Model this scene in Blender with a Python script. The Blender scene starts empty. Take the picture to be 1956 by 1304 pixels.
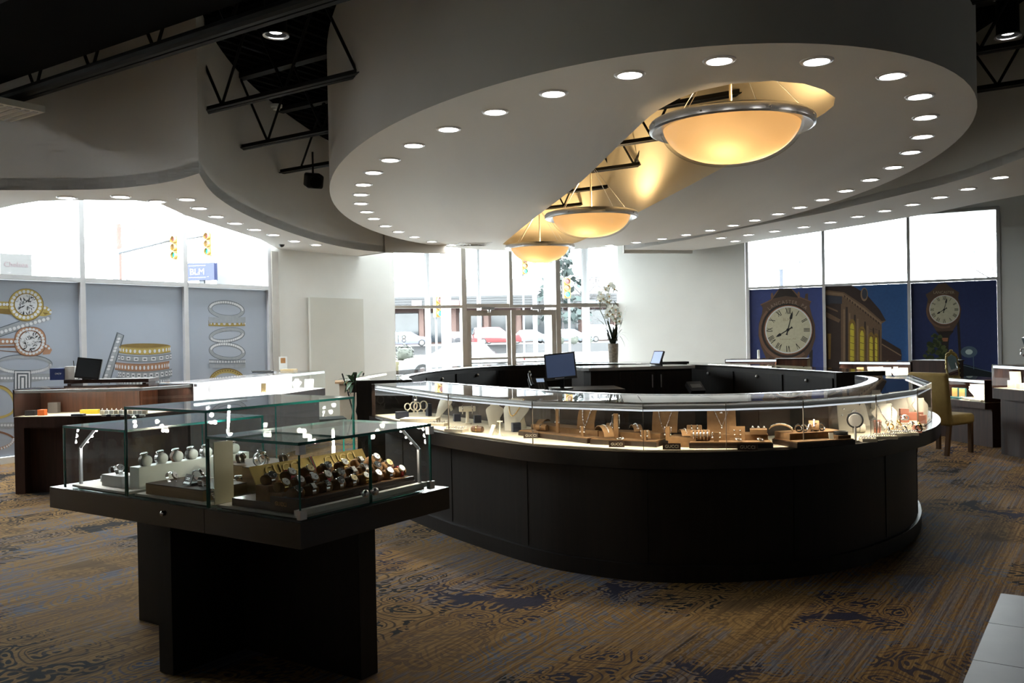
import bpy, math, random
from mathutils import Vector, Matrix, noise
from mathutils.geometry import tessellate_polygon
random.seed(7)
SC = bpy.context.scene
COL = SC.collection
# ---------------------------------------------------------------- camera
F, CX, CY, EYE = 1707.0, 978.0, 652.0, 1.5
ROLL, PITCH = 0.019, 10 / 1707.0
cr, sr, cp, sp = math.cos(ROLL), math.sin(ROLL), math.cos(PITCH), math.sin(PITCH)
R_, U_, F_ = Vector((1, 0, 0)), Vector((0, sp, cp)), Vector((0, cp, -sp))
ex, ey = R_ * cr - U_ * sr, R_ * sr + U_ * cr
cam_d = bpy.data.cameras.new('camera')
cam = bpy.data.objects.new('camera', cam_d)
COL.objects.link(cam)
cam.matrix_world = Matrix(((ex.x, ey.x, -F_.x, 0), (ex.y, ey.y, -F_.y, 0), (ex.z, ey.z, -F_.z, EYE), (0, 0, 0, 1)))
cam_d.sensor_width = 36
cam_d.lens = 36 * F / 1956
cam_d.clip_end = 600
SC.camera = cam
# ---------------------------------------------------------------- sky, exposure
W = bpy.data.worlds.new('sky')
SC.world = W
W.use_nodes = True
bg = W.node_tree.nodes['Background']
bg.inputs[0].default_value = (0.91, 0.965, 1.0, 1)
bg.inputs[1].default_value = 25.0
SC.view_settings.view_transform = 'Standard'
SC.view_settings.look = 'None'
SC.view_settings.gamma = 1
SC.view_settings.exposure = 0.0
SC.view_settings.use_curve_mapping = False
SC.cycles.use_denoising = True
SC.cycles.max_bounces = 6
SC.cycles.diffuse_bounces = 3
SC.cycles.adaptive_threshold = .14
SC.cycles.adaptive_min_samples = 26
SC.cycles.time_limit = 1150
SC.cycles.transparent_max_bounces = 24
SC.cycles.sample_clamp_indirect = 6
SC.cycles.caustics_reflective = False
SC.cycles.caustics_refractive = False

# ---------------------------------------------------------------- layout helpers
def ray(px, py):
    x, y = px - CX, CY - py
    a, b = x * cr + y * sr, -x * sr + y * cr
    return Vector((a, F * cp + b * sp, -F * sp + b * cp))
def onz(px, py, z):                       # picture point -> point of the horizontal plane z
    d = ray(px, py)
    t = (z - EYE) / d.z
    return Vector((d.x * t, d.y * t, z))
def aty(px, py, Y):                       # picture point -> point at distance Y
    d = ray(px, py)
    t = Y / d.y
    return Vector((d.x * t, Y, EYE + d.z * t))
class Plane:                              # a vertical wall plane: s metres along, z metres up, d metres out into the room
    def __init__(s, p0, dr, side):
        s.p0 = Vector((p0[0], p0[1])); s.d = Vector((dr[0], dr[1])).normalized()
        s.n = Vector((s.d.y, -s.d.x)) * side
    def w(s, a, z, d=0):
        q = s.p0 + s.d * a + s.n * d
        return Vector((q.x, q.y, z))
    def hit(s, px, py):
        r = ray(px, py)
        den = r.x * s.d.y - r.y * s.d.x
        t = (s.p0.x * s.d.y - s.p0.y * s.d.x) / den
        q = Vector((r.x * t, r.y * t)) - s.p0
        return q.dot(s.d), EYE + r.z * t
G34 = math.radians(34)
D1 = Vector((math.sin(G34), math.cos(G34)))
D2 = Vector((math.cos(G34), -math.sin(G34)))
LW = Plane((-6.51, 11.3), D1, 1)
RW = Plane((4.76, 17.99), (3.97, -1.995), 1)
EN = Plane((-2.43, 17.57), (4.85, 1.73), 1)

# ---------------------------------------------------------------- materials
MATS = {}
def mat(name, col, rough=.5, metal=0., var=0., scale=8., bump=0., emit=0., ecol=None, spec=.5, stretch=(1, 1, 1), coat=0., trans=0., alpha=1.):
    if name in MATS: return MATS[name]
    m = bpy.data.materials.new(name); m.use_nodes = True
    nt = m.node_tree; b = nt.nodes['Principled BSDF']
    c = (*col, 1) if len(col) == 3 else col
    b.inputs['Base Color'].default_value = c
    b.inputs['Roughness'].default_value = rough
    b.inputs['Metallic'].default_value = metal
    b.inputs['Specular IOR Level'].default_value = spec
    if coat: b.inputs['Coat Weight'].default_value = coat; b.inputs['Coat Roughness'].default_value = .08
    if trans: b.inputs['Transmission Weight'].default_value = trans
    if emit:
        b.inputs['Emission Color'].default_value = (*(ecol or col), 1)
        b.inputs['Emission Strength'].default_value = emit
    if var or bump:
        tc = nt.nodes.new('ShaderNodeTexCoord'); mp = nt.nodes.new('ShaderNodeMapping')
        mp.inputs['Scale'].default_value = stretch
        nz = nt.nodes.new('ShaderNodeTexNoise'); nz.inputs['Scale'].default_value = scale
        nz.inputs['Detail'].default_value = 5
        nt.links.new(tc.outputs['Object'], mp.inputs[0]); nt.links.new(mp.outputs[0], nz.inputs[0])
        if var:
            rp = nt.nodes.new('ShaderNodeValToRGB')
            rp.color_ramp.elements[0].position = .3; rp.color_ramp.elements[1].position = .7
            rp.color_ramp.elements[0].color = (*[x * (1 - var) for x in c[:3]], 1)
            rp.color_ramp.elements[1].color = (*[min(1, x * (1 + var)) for x in c[:3]], 1)
            nt.links.new(nz.outputs[0], rp.inputs[0]); nt.links.new(rp.outputs[0], b.inputs['Base Color'])
        if bump:
            bp = nt.nodes.new('ShaderNodeBump'); bp.inputs['Strength'].default_value = bump; bp.inputs['Distance'].default_value = .01
            nt.links.new(nz.outputs[0], bp.inputs['Height']); nt.links.new(bp.outputs[0], b.inputs['Normal'])
    MATS[name] = m
    return m
def glassmat(name, tint=(1, 1, 1), ior=1.45, rough=0.):
    if name in MATS: return MATS[name]
    m = bpy.data.materials.new(name); m.use_nodes = True
    nt = m.node_tree; nt.nodes.clear()
    o = nt.nodes.new('ShaderNodeOutputMaterial'); mx = nt.nodes.new('ShaderNodeMixShader')
    t = nt.nodes.new('ShaderNodeBsdfTransparent'); g = nt.nodes.new('ShaderNodeBsdfGlossy'); f = nt.nodes.new('ShaderNodeFresnel')
    t.inputs[0].default_value = (*tint, 1); g.inputs['Roughness'].default_value = rough; f.inputs[0].default_value = ior
    geo = nt.nodes.new('ShaderNodeNewGeometry'); inv = nt.nodes.new('ShaderNodeMath'); inv.operation = 'SUBTRACT'; inv.inputs[0].default_value = 1
    mu = nt.nodes.new('ShaderNodeMath'); mu.operation = 'MULTIPLY'      # reflect on the outer faces only, so a pane mirrors once
    nt.links.new(geo.outputs['Backfacing'], inv.inputs[1]); nt.links.new(f.outputs[0], mu.inputs[0]); nt.links.new(inv.outputs[0], mu.inputs[1])
    nt.links.new(mu.outputs[0], mx.inputs[0]); nt.links.new(t.outputs[0], mx.inputs[1]); nt.links.new(g.outputs[0], mx.inputs[2])
    nt.links.new(mx.outputs[0], o.inputs[0])
    MATS[name] = m
    return m
def woodmat(name, dark, light, rough=.35, along='z', coat=0., sc=1.):
    if name in MATS: return MATS[name]
    m = bpy.data.materials.new(name); m.use_nodes = True
    nt = m.node_tree; b = nt.nodes['Principled BSDF']
    tc = nt.nodes.new('ShaderNodeTexCoord'); mp = nt.nodes.new('ShaderNodeMapping'); nz = nt.nodes.new('ShaderNodeTexNoise'); rp = nt.nodes.new('ShaderNodeValToRGB')
    mp.inputs['Scale'].default_value = {'z': (28, 28, 1.6), 'x': (1.6, 28, 28), 'y': (28, 1.6, 28)}[along]
    nz.inputs['Scale'].default_value = sc; nz.inputs['Detail'].default_value = 6; nz.inputs['Distortion'].default_value = .6
    rp.color_ramp.elements[0].color = (*dark, 1); rp.color_ramp.elements[1].color = (*light, 1)
    rp.color_ramp.elements[0].position = .32; rp.color_ramp.elements[1].position = .72
    nt.links.new(tc.outputs['Object'], mp.inputs[0]); nt.links.new(mp.outputs[0], nz.inputs[0]); nt.links.new(nz.outputs[0], rp.inputs[0]); nt.links.new(rp.outputs[0], b.inputs['Base Color'])
    b.inputs['Roughness'].default_value = rough
    if rough >= .5: b.inputs['Specular IOR Level'].default_value = .22
    if coat: b.inputs['Coat Weight'].default_value = coat; b.inputs['Coat Roughness'].default_value = .12
    MATS[name] = m
    return m
def translucent(name, col, gloss=.05):
    if name in MATS: return MATS[name]
    m = bpy.data.materials.new(name); m.use_nodes = True
    nt = m.node_tree; nt.nodes.clear()
    o = nt.nodes.new('ShaderNodeOutputMaterial'); a = nt.nodes.new('ShaderNodeBsdfTranslucent'); d = nt.nodes.new('ShaderNodeBsdfDiffuse')
    g = nt.nodes.new('ShaderNodeBsdfGlossy'); m1 = nt.nodes.new('ShaderNodeMixShader'); m2 = nt.nodes.new('ShaderNodeMixShader')
    a.inputs[0].default_value = (*col, 1); d.inputs[0].default_value = (*col, 1); g.inputs['Roughness'].default_value = .06
    m1.inputs[0].default_value = .35; m2.inputs[0].default_value = gloss
    nt.links.new(a.outputs[0], m1.inputs[1]); nt.links.new(d.outputs[0], m1.inputs[2]); nt.links.new(m1.outputs[0], m2.inputs[1]); nt.links.new(g.outputs[0], m2.inputs[2]); nt.links.new(m2.outputs[0], o.inputs[0])
    MATS[name] = m
    return m

# ---------------------------------------------------------------- mesh builder
class MB:
    def __init__(s): s.v = []; s.f = []; s.m = []
    def add(s, vs, fs, mi=0, M=None):
        o = len(s.v)
        s.v += [tuple(M @ Vector(v)) if M else tuple(v) for v in vs]
        s.f += [tuple(o + i for i in f) for f in fs]; s.m += [mi] * len(fs)
        return s
    def box(s, c, d, mi=0, rz=0., M=None, side=None):
        x, y, z = (k / 2 for k in d)
        vs = [(a, b, e) for e in (-z, z) for a, b in ((-x, -y), (x, -y), (x, y), (-x, y))]
        T = Matrix.Translation(Vector(c)) @ Matrix.Rotation(rz, 4, 'Z')
        if M: T = M @ T
        fs = [(3, 2, 1, 0), (4, 5, 6, 7), (0, 1, 5, 4), (1, 2, 6, 5), (2, 3, 7, 6), (3, 0, 4, 7)]
        o = len(s.f)
        s.add(vs, fs, mi, T)
        if side is not None:                      # edge material on the four thin faces of a pane
            ax = min(range(3), key=lambda k: d[k])
            keep = {2: (0, 1), 1: (2, 4), 0: (3, 5)}[ax]
            for k in range(6):
                if k not in keep: s.m[o + k] = side
        return s
    def bar(s, a, b, w, h, mi=0, up=(0, 0, 1)):    # a box-section bar from a to b
        a, b = Vector(a), Vector(b); t = (b - a); L = t.length; t.normalize()
        u = Vector(up); x = t.cross(u)
        if x.length < 1e-4: x = t.cross(Vector((1, 0, 0)))
        x.normalize(); u = x.cross(t)
        vs = []
        for p in (a, b):
            for i, j in ((-1, -1), (1, -1), (1, 1), (-1, 1)): vs.append(p + x * (w / 2 * i) + u * (h / 2 * j))
        return s.add(vs, [(0, 1, 2, 3), (7, 6, 5, 4), (0, 4, 5, 1), (1, 5, 6, 2), (2, 6, 7, 3), (3, 7, 4, 0)], mi)
    def prism(s, poly, z0, z1, mi=0, M=None, top=None):
        n = len(poly)
        if sum(poly[i][0] * poly[(i + 1) % n][1] - poly[(i + 1) % n][0] * poly[i][1] for i in range(n)) < 0: poly = poly[::-1]
        vs = [(p[0], p[1], z0) for p in poly] + [(p[0], p[1], z1) for p in poly]
        o = len(s.f)
        tri = tessellate_polygon([[Vector((p[0], p[1], 0)) for p in poly]])
        fs = []
        for t in tri:
            a, b, c = t
            if (poly[b][0] - poly[a][0]) * (poly[c][1] - poly[a][1]) - (poly[b][1] - poly[a][1]) * (poly[c][0] - poly[a][0]) < 0: b, c = c, b
            fs += [(a + n, b + n, c + n), (c, b, a)]
        k = len(fs)
        fs += [(i, (i + 1) % n, (i + 1) % n + n, i + n) for i in range(n)]
        s.add(vs, fs, mi, M)
        if top is not None:
            for j in range(0, k, 2): s.m[o + j] = top
        return s
    def lathe(s, prof, n=20, mi=0, M=None, close=False):
        vs = []; fs = []
        for r, z in prof:
            for i in range(n):
                a = 2 * math.pi * i / n
                vs.append((r * math.cos(a), r * math.sin(a), z))
        k = len(prof)
        for j in range(k - 1):
            for i in range(n):
                i2 = (i + 1) % n
                fs.append((j * n + i, j * n + i2, (j + 1) * n + i2, (j + 1) * n + i))
        if not close:
            if prof[0][0] > 1e-5: fs.append(tuple(range(n))[::-1])
            if prof[-1][0] > 1e-5: fs.append(tuple(range((k - 1) * n, k * n)))
        return s.add(vs, fs, mi, M)
    def cyl(s, a, b, r, n=10, mi=0, r2=None):
        return s.tube([a, b], [r, r if r2 is None else r2], n, mi)
    def tube(s, pts, r, n=8, mi=0, closed=False):
        pts = [Vector(p) for p in pts]; k = len(pts)
        rs = r if isinstance(r, (list, tuple)) else [r] * k
        vs = []; fs = []; prev = None
        for i, p in enumerate(pts):
            if closed: t = pts[(i + 1) % k] - pts[i - 1]
            else: t = pts[min(i + 1, k - 1)] - pts[max(i - 1, 0)]
            t.normalize()
            if prev is None:
                x = t.cross(Vector((0, 0, 1)))
                if x.length < 1e-3: x = t.cross(Vector((1, 0, 0)))
            else:
                x = prev - t * prev.dot(t)
            x.normalize(); prev = x; y = t.cross(x)
            for j in range(n):
                a = 2 * math.pi * j / n
                vs.append(p + (x * math.cos(a) + y * math.sin(a)) * rs[i])
        for i in range(k if closed else k - 1):
            i2 = (i + 1) % k
            for j in range(n):
                j2 = (j + 1) % n
                fs.append((i * n + j, i * n + j2, i2 * n + j2, i2 * n + j))
        if not closed: fs += [tuple(range(n))[::-1], tuple(range((k - 1) * n, k * n))]
        return s.add(vs, fs, mi)
    def ball(s, c, r, n=10, mi=0, M=None, rings=6):
        rr = r if isinstance(r, (list, tuple)) else (r, r, r)
        prof = [(math.sin(math.pi * j / rings), -math.cos(math.pi * j / rings)) for j in range(rings + 1)]
        prof[0] = (1e-6, -1); prof[-1] = (1e-6, 1)
        T = Matrix.Translation(Vector(c)) @ Matrix.Diagonal((*rr, 1))
        return s.lathe(prof, n, mi, M @ T if M else T)
    def build(s, name, mats, parent=None, smooth=None, loc=(0, 0, 0), rz=0., world=False, kind=None):
        me = bpy.data.meshes.new(name)
        off = Vector(parent.location) if (world and parent) else Vector((0, 0, 0))
        me.from_pydata([tuple(Vector(v) - off) for v in s.v] if world and parent else s.v, [], s.f)
        for m in (mats if isinstance(mats, (list, tuple)) else [mats]): me.materials.append(m)
        me.polygons.foreach_set('material_index', s.m)
        if smooth:
            me.polygons.foreach_set('use_smooth', [True] * len(me.polygons))
            me.set_sharp_from_angle(angle=math.radians(smooth))
        me.update()
        o = bpy.data.objects.new(name, me); COL.objects.link(o)
        o.location = loc; o.rotation_euler = (0, 0, rz)
        if parent: o.parent = parent
        if kind: o['kind'] = kind
        return o
def tag(o, label, cat, group=None):
    o['label'] = label; o['category'] = cat
    if group: o['group'] = group
    return o
def thing(name, label, cat, loc=(0, 0, 0), rz=0., group=None):
    o = bpy.data.objects.new(name, None); COL.objects.link(o); o.empty_display_size = .05
    o.location = loc; o.rotation_euler = (0, 0, rz)
    return tag(o, label, cat, group)
def struct(o, label=None):
    o['kind'] = 'structure'
    if label: o['label'] = label
    return o
def sempty(name, label, loc=(0, 0, 0)):
    o = bpy.data.objects.new(name, None); COL.objects.link(o); o.location = loc
    return struct(o, label)
def copy_tree(o, parent=None):
    c = o.copy(); COL.objects.link(c); c.parent = parent
    for ch in list(o.children): copy_tree(ch, c)
    return c
def catmull(pts, n):
    pts = [Vector(p) for p in pts]; L = [0.]
    for a, b in zip(pts, pts[1:]): L.append(L[-1] + (b - a).length)
    out = []
    for i in range(n):
        t = L[-1] * i / (n - 1); k = 0
        while k < len(pts) - 2 and L[k + 1] < t: k += 1
        u = (t - L[k]) / (L[k + 1] - L[k])
        p1, p2 = pts[k], pts[k + 1]; p0 = pts[k - 1] if k else p1 * 2 - p2; p3 = pts[k + 2] if k + 2 < len(pts) else p2 * 2 - p1
        out.append(.5 * ((2 * p1) + (p2 - p0) * u + (2 * p0 - 5 * p1 + 4 * p2 - p3) * u * u + (3 * p1 - p0 - 3 * p2 + p3) * u ** 3))
    return out
def offset(pts, d):                        # offset an open 2-D curve to its right by d
    out = []
    for i, p in enumerate(pts):
        t = pts[min(i + 1, len(pts) - 1)] - pts[max(i - 1, 0)]
        t.normalize(); out.append(Vector((p.x + t.y * d, p.y - t.x * d)))
    return out
TXT = {}
def text2d(body):                          # flat outline of a word: (points, faces, width), cap height about .7
    if body not in TXT:
        c = bpy.data.curves.new('t', 'FONT'); c.body = body; c.size = 1; c.resolution_u = 2
        o = bpy.data.objects.new('t', c); m = bpy.data.meshes.new_from_object(o)
        vs = [(v.co.x, v.co.y) for v in m.vertices]; fs = [tuple(p.vertices) for p in m.polygons]
        x0 = min(v[0] for v in vs); x1 = max(v[0] for v in vs)
        TXT[body] = ([(x - x0, y) for x, y in vs], fs, x1 - x0)
        bpy.data.objects.remove(o); bpy.data.curves.remove(c); bpy.data.meshes.remove(m)
    return TXT[body]
def put_text(mb, body, M, width, mi=0, raise_=.002, sx=1.):   # centred raised lettering, M maps (x right, y up, z out)
    vs, fs, w = text2d(body); k = width / w; n = len(vs)
    pts = [((x - w / 2) * k * sx, (y - .35) * k, raise_) for x, y in vs]
    mb.add(pts, fs, mi, M)
    edges = {}
    for f in fs:
        for a, b in zip(f, f[1:] + f[:1]):
            if (b, a) in edges: del edges[(b, a)]
            else: edges[(a, b)] = 1
    side = pts + [(x, y, 0) for x, y, z in pts]
    mb.add(side, [(a + n, b + n, b, a) for a, b in edges], mi, M)
def frame(o, x, y):                        # matrix from origin and two in-plane axes
    x = Vector(x).normalized(); z = x.cross(Vector(y)).normalized(); y = z.cross(x); o = Vector(o)
    return Matrix(((x.x, y.x, z.x, o.x), (x.y, y.y, z.y, o.y), (x.z, y.z, z.z, o.z), (0, 0, 0, 1)))
def area_light(name, loc, direction, sx, sy, power, col, parent=None):
    l = bpy.data.lights.new(name, 'AREA'); l.shape = 'RECTANGLE'; l.size = sx; l.size_y = sy; l.energy = power; l.color = col
    o = bpy.data.objects.new(name, l); COL.objects.link(o)
    o.location = loc; o.rotation_mode = 'QUATERNION'; o.rotation_quaternion = direction
    if parent: o.parent = parent
    return o
def point_light(name, loc, power, col, r=.03, parent=None):
    l = bpy.data.lights.new(name, 'POINT'); l.energy = power; l.color = col; l.shadow_soft_size = r
    o = bpy.data.objects.new(name, l); COL.objects.link(o); o.location = loc
    if parent: o.parent = parent
    return o
# ================================================================= shared materials
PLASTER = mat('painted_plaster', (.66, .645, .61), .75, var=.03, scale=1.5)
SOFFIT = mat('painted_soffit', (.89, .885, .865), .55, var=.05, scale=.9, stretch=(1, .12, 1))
WHITEW = mat('white_wall_paint', (.84, .86, .83), .6, var=.02, scale=2)
BACKW = mat('beige_wall_paint', (.36, .34, .31), .7, var=.05, scale=1)
ALU = mat('anodised_frame', (.58, .59, .60), .45, .2, var=.04, scale=6)
ALUG = mat('bronze_grey_frame', (.46, .44, .40), .45, .2, var=.05, scale=6)  # grey lightened: veiling glare round the entrance glass is put into the colour
STEEL = mat('brushed_steel', (.62, .62, .62), .28, 1., var=.06, scale=30, stretch=(1, 1, 8))
CHROME = mat('chrome', (.8, .8, .82), .08, 1., var=.01, scale=5)
BLACK = mat('black_steel_paint', (.0055, .0055, .0055), .65, var=.2, scale=5, spec=.25)
DECK = mat('black_roof_deck', (.0035, .0035, .0035), .9, var=.25, scale=3, spec=.05)
CLEAR = glassmat('clear_glass', (.985, .995, .99))
WINGLASS = glassmat('window_glass', (.97, .99, .985), 1.5)
TOPG = glassmat('table_top_glass', (.90, .97, .955), 1.75)
EDGE = mat('glass_edge_green', (.008, .13, .115), .15, var=.2, scale=4, spec=.8)
ESPR = woodmat('espresso_wood', (.0050, .0036, .0028), (.011, .0075, .0055), .50, 'z', .04)
ESPR_H = woodmat('espresso_wood_top', (.006, .0046, .0036), (.014, .010, .007), .25, 'x', .4)
WALNUT = woodmat('walnut_wood', (.055, .020, .011), (.12, .045, .022), .35, 'z', .3)
WALNUT_D = woodmat('dark_walnut_wood', (.020, .0085, .006), (.042, .017, .011), .55, 'z')
CREAM = mat('cream_fabric', (.80, .73, .58), .85, var=.04, scale=60, bump=.1)
CREAM2 = mat('ivory_leather', (.86, .80, .66), .6, var=.03, scale=25)
TAN = mat('tan_suede', (.215, .118, .048), .9, var=.12, scale=35, bump=.15)
GOLD = mat('gold', (.85, .58, .22), .18, 1., var=.05, scale=20)
SILVER = mat('polished_silver', (.86, .86, .88), .12, 1., var=.03, scale=20)

# ================================================================= carpet floor
GOLD_LO, GOLD_HI = (.165, .092, .033), (.30, .182, .070)
def carpet_mat():
    m = bpy.data.materials.new('paisley_carpet'); m.use_nodes = True
    nt = m.node_tree; N = nt.nodes; Lk = nt.links; b = N['Principled BSDF']
    def node(t, **k):
        n = N.new(t)
        for a, v in k.items():
            if a == 'op': n.operation = v
            else: n.inputs[a].default_value = v
        return n
    def math_(op, a, b_=None, c=None):
        n = N.new('ShaderNodeMath'); n.operation = op
        for i, v in enumerate((a, b_, c)):
            if v is None: continue
            if isinstance(v, (int, float)): n.inputs[i].default_value = v
            else: Lk.new(v, n.inputs[i])
        return n.outputs[0]
    def smooth(v, lo, hi):
        n = N.new('ShaderNodeMapRange'); n.interpolation_type = 'SMOOTHSTEP'
        n.inputs[1].default_value = lo; n.inputs[2].default_value = hi
        Lk.new(v, n.inputs[0]); return n.outputs[0]
    def mix(f, a, b_):
        n = N.new('ShaderNodeMix'); n.data_type = 'RGBA'
        if isinstance(f, float): n.inputs[0].default_value = f
        else: Lk.new(f, n.inputs[0])
        for i, v in ((6, a), (7, b_)):
            if isinstance(v, tuple): n.inputs[i].default_value = (*v, 1)
            else: Lk.new(v, n.inputs[i])
        return n.outputs[2]
    tc = node('ShaderNodeTexCoord'); mp = node('ShaderNodeMapping', Rotation=(0, 0, G34))   # x across, y along the weave
    Lk.new(tc.outputs['Object'], mp.inputs[0]); P = mp.outputs[0]
    def noise_(sc, vec=None, scale=(1, 1, 1), det=2.):
        q = node('ShaderNodeMapping', Scale=scale); Lk.new(vec or P, q.inputs[0])
        n = node('ShaderNodeTexNoise', Scale=sc, Detail=det); Lk.new(q.outputs[0], n.inputs[0]); return n
    # wobble the coordinates so that the motifs curl
    def warp(vec, sc, amp):
        wob = noise_(sc, vec, det=1.)
        sub = node('ShaderNodeVectorMath'); sub.operation = 'SUBTRACT'; sub.inputs[1].default_value = (.5, .5, .5); Lk.new(wob.outputs['Color'], sub.inputs[0])
        scl = node('ShaderNodeVectorMath'); scl.operation = 'SCALE'; scl.inputs['Scale'].default_value = amp; Lk.new(sub.outputs[0], scl.inputs[0])
        ad = node('ShaderNodeVectorMath'); ad.operation = 'ADD'; Lk.new(vec, ad.inputs[0]); Lk.new(scl.outputs[0], ad.inputs[1]); return ad.outputs[0]
    PW = warp(warp(P, 1.9, .42), 8., .045)
    weave = noise_(1., scale=(85, 1.0, 1), det=3.).outputs[0]       # long fine threads
    weave2 = noise_(1., scale=(30, .8, 1), det=2.).outputs[0]
    fine = noise_(1., scale=(240, 16, 1), det=2.).outputs[0]
    def vor(scale, vec, rnd_=.9):
        v = node('ShaderNodeTexVoronoi', Scale=scale, Randomness=rnd_); v.voronoi_dimensions = '2D'; Lk.new(vec, v.inputs['Vector']); return v
    vA = vor(2.9, PW); dA = vA.outputs['Distance']
    vB = vor(11.5, PW); dB = vB.outputs['Distance']
    # threads shift each colour block a little along the weave, so its ends fray
    sh = node('ShaderNodeCombineXYZ'); Lk.new(math_('MULTIPLY', math_('SUBTRACT', weave, .5), .7), sh.inputs[1])
    adp = node('ShaderNodeVectorMath'); adp.operation = 'ADD'; Lk.new(P, adp.inputs[0]); Lk.new(sh.outputs[0], adp.inputs[1])
    sm = node('ShaderNodeMapping', Scale=(2.4, 1.5, 1)); Lk.new(adp.outputs[0], sm.inputs[0])
    vC = node('ShaderNodeTexVoronoi', Scale=1., Randomness=.55); vC.voronoi_dimensions = '2D'; vC.distance = 'CHEBYCHEV'; Lk.new(sm.outputs[0], vC.inputs['Vector'])
    sepc = node('ShaderNodeSeparateColor'); Lk.new(vC.outputs['Color'], sepc.inputs[0]); r1, r2, r3 = sepc.outputs[0], sepc.outputs[1], sepc.outputs[2]
    scroll = smooth(math_('SINE', math_('MULTIPLY', dB, 15.)), -.25, .15)
    def band(lo, hi, e=.012): return math_('MULTIPLY', smooth(dA, lo - e, lo + e), math_('SUBTRACT', 1., smooth(dA, hi - e, hi + e)))
    core = math_('MULTIPLY', math_('SUBTRACT', 1., smooth(dA, .225, .24)), scroll)
    line1 = band(.265, .285); outl = band(.365, .395)
    ground = math_('MULTIPLY', smooth(dA, .46, .48), math_('MAXIMUM', scroll, smooth(dA, .66, .72)))
    motif = math_('MAXIMUM', math_('MAXIMUM', core, math_('MULTIPLY', line1, 1.)), math_('MAXIMUM', math_('MULTIPLY', outl, .85), ground))
    motif = math_('MULTIPLY', motif, smooth(weave2, .26, .38))
    gold = mix(smooth(weave, .36, .64), GOLD_LO, GOLD_HI)
    greyc = mix(smooth(weave, .4, .6), (.085, .085, .105), (.165, .165, .195))
    # the colour of the figure changes from block to block: navy, black or pale grey
    ink = mix(smooth(r1, .30, .34), (.013, .013, .014), (.020, .020, .042))
    ink = mix(smooth(r1, .52, .56), ink, greyc)
    fade = math_('ADD', .42, math_('MULTIPLY', smooth(r2, .10, .50), .58))
    c = mix(math_('MULTIPLY', motif, fade), gold, ink)
    wash = math_('MULTIPLY', math_('MULTIPLY', smooth(r3, .74, .78), smooth(weave2, .46, .58)), math_('SUBTRACT', 1., motif))
    c = mix(math_('MULTIPLY', wash, .75), c, greyc)
    lines = math_('MULTIPLY', smooth(weave2, .67, .72), smooth(noise_(1.6, det=1.).outputs[0], .46, .58))
    c = mix(math_('MULTIPLY', lines, .7), c, (.014, .013, .016))
    lines2 = math_('MULTIPLY', math_('SUBTRACT', 1., smooth(weave2, .27, .31)), smooth(noise_(1.2, scale=(1, .6, 1), det=1.).outputs[0], .47, .6))
    c = mix(math_('MULTIPLY', lines2, .5), c, (.21, .20, .20))
    sp_ = N.new('ShaderNodeMix'); sp_.data_type = 'RGBA'; sp_.blend_type = 'MULTIPLY'; sp_.inputs[0].default_value = .55
    rp = N.new('ShaderNodeValToRGB'); rp.color_ramp.elements[0].position = .3; rp.color_ramp.elements[1].position = .7
    rp.color_ramp.elements[0].color = (.45, .45, .45, 1); rp.color_ramp.elements[1].color = (1.35, 1.35, 1.35, 1)
    Lk.new(fine, rp.inputs[0]); Lk.new(c, sp_.inputs[6]); Lk.new(rp.outputs[0], sp_.inputs[7])
    Lk.new(sp_.outputs[2], b.inputs['Base Color'])
    b.inputs['Roughness'].default_value = .95; b.inputs['Specular IOR Level'].default_value = .15
    bp = N.new('ShaderNodeBump'); bp.inputs['Strength'].default_value = .25; bp.inputs['Distance'].default_value = .006
    Lk.new(fine, bp.inputs['Height']); Lk.new(bp.outputs[0], b.inputs['Normal'])
    return m
CARPET = carpet_mat()
ROOM = [LW.w(7.35, 0).xy, EN.w(0, 0).xy, EN.w(5.15, 0).xy, RW.w(9.2, 0).xy, Vector((11.5, -4.5)), Vector((-6.5, -4.5)), LW.w(-7.2, 0).xy]
ROOM = [EN.w(0, 0).xy, EN.w(5.15, 0).xy, RW.w(9.2, 0).xy, Vector((11.5, -4.5)), Vector((-6.5, -4.5)), LW.w(-7.2, 0).xy]
fl = MB().prism(ROOM, -.12, 0).build('floor', CARPET)
struct(fl, 'gold, grey and navy paisley carpet')
# grey stone tiles let into the carpet at the near right
TILE = mat('grey_stone_tile', (.15, .155, .19), .42, var=.10, scale=3.2, bump=.02, spec=.3)
tf = sempty('floor_tiling', 'grey glossy stone tiles at the edge of the carpet', (2.71, 5.0, 0))
base = Vector((2.71, 5.0))
tile_me = None
for i in range(5):
    for j in range(4):
        p = base - D1 * (.30 + i * .60) + D2 * (.46 + j * .92)
        if tile_me is None:
            tb = MB().box((0, 0, .004), (.914, .594, .012), 0).build('tile', TILE, tf); tile_me = tb.data
        else:
            tb = bpy.data.objects.new('tile', tile_me); COL.objects.link(tb); tb.parent = tf
        tb.location = (p.x - base.x, p.y - base.y, 0); tb.rotation_euler = (0, 0, -G34)

# ================================================================= roof deck with joists
ZT = 4.74
zd = []
mb = MB()
n = 150
for i in range(n):
    a = -11 + i * .18
    prof = [(a, ZT), (a + .05, ZT), (a + .07, ZT + .06), (a + .16, ZT + .06), (a + .18, ZT)]
    vs = []
    for s_, z in prof:
        for t in (-7, 21):
            q = D2 * s_ + D1 * t
            vs.append((q.x, q.y, z))
    mb.add(vs, [(2 * k, 2 * k + 1, 2 * k + 3, 2 * k + 2) for k in range(4)])
ro = MB(); c4 = [D2 * a + D1 * b for a, b in ((-11, -7), (16, -7), (16, 21), (-11, 21))]
mb.prism(c4, ZT + .07, ZT + .15)
struct(mb.build('ceiling', DECK), 'black corrugated steel roof deck')

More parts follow.
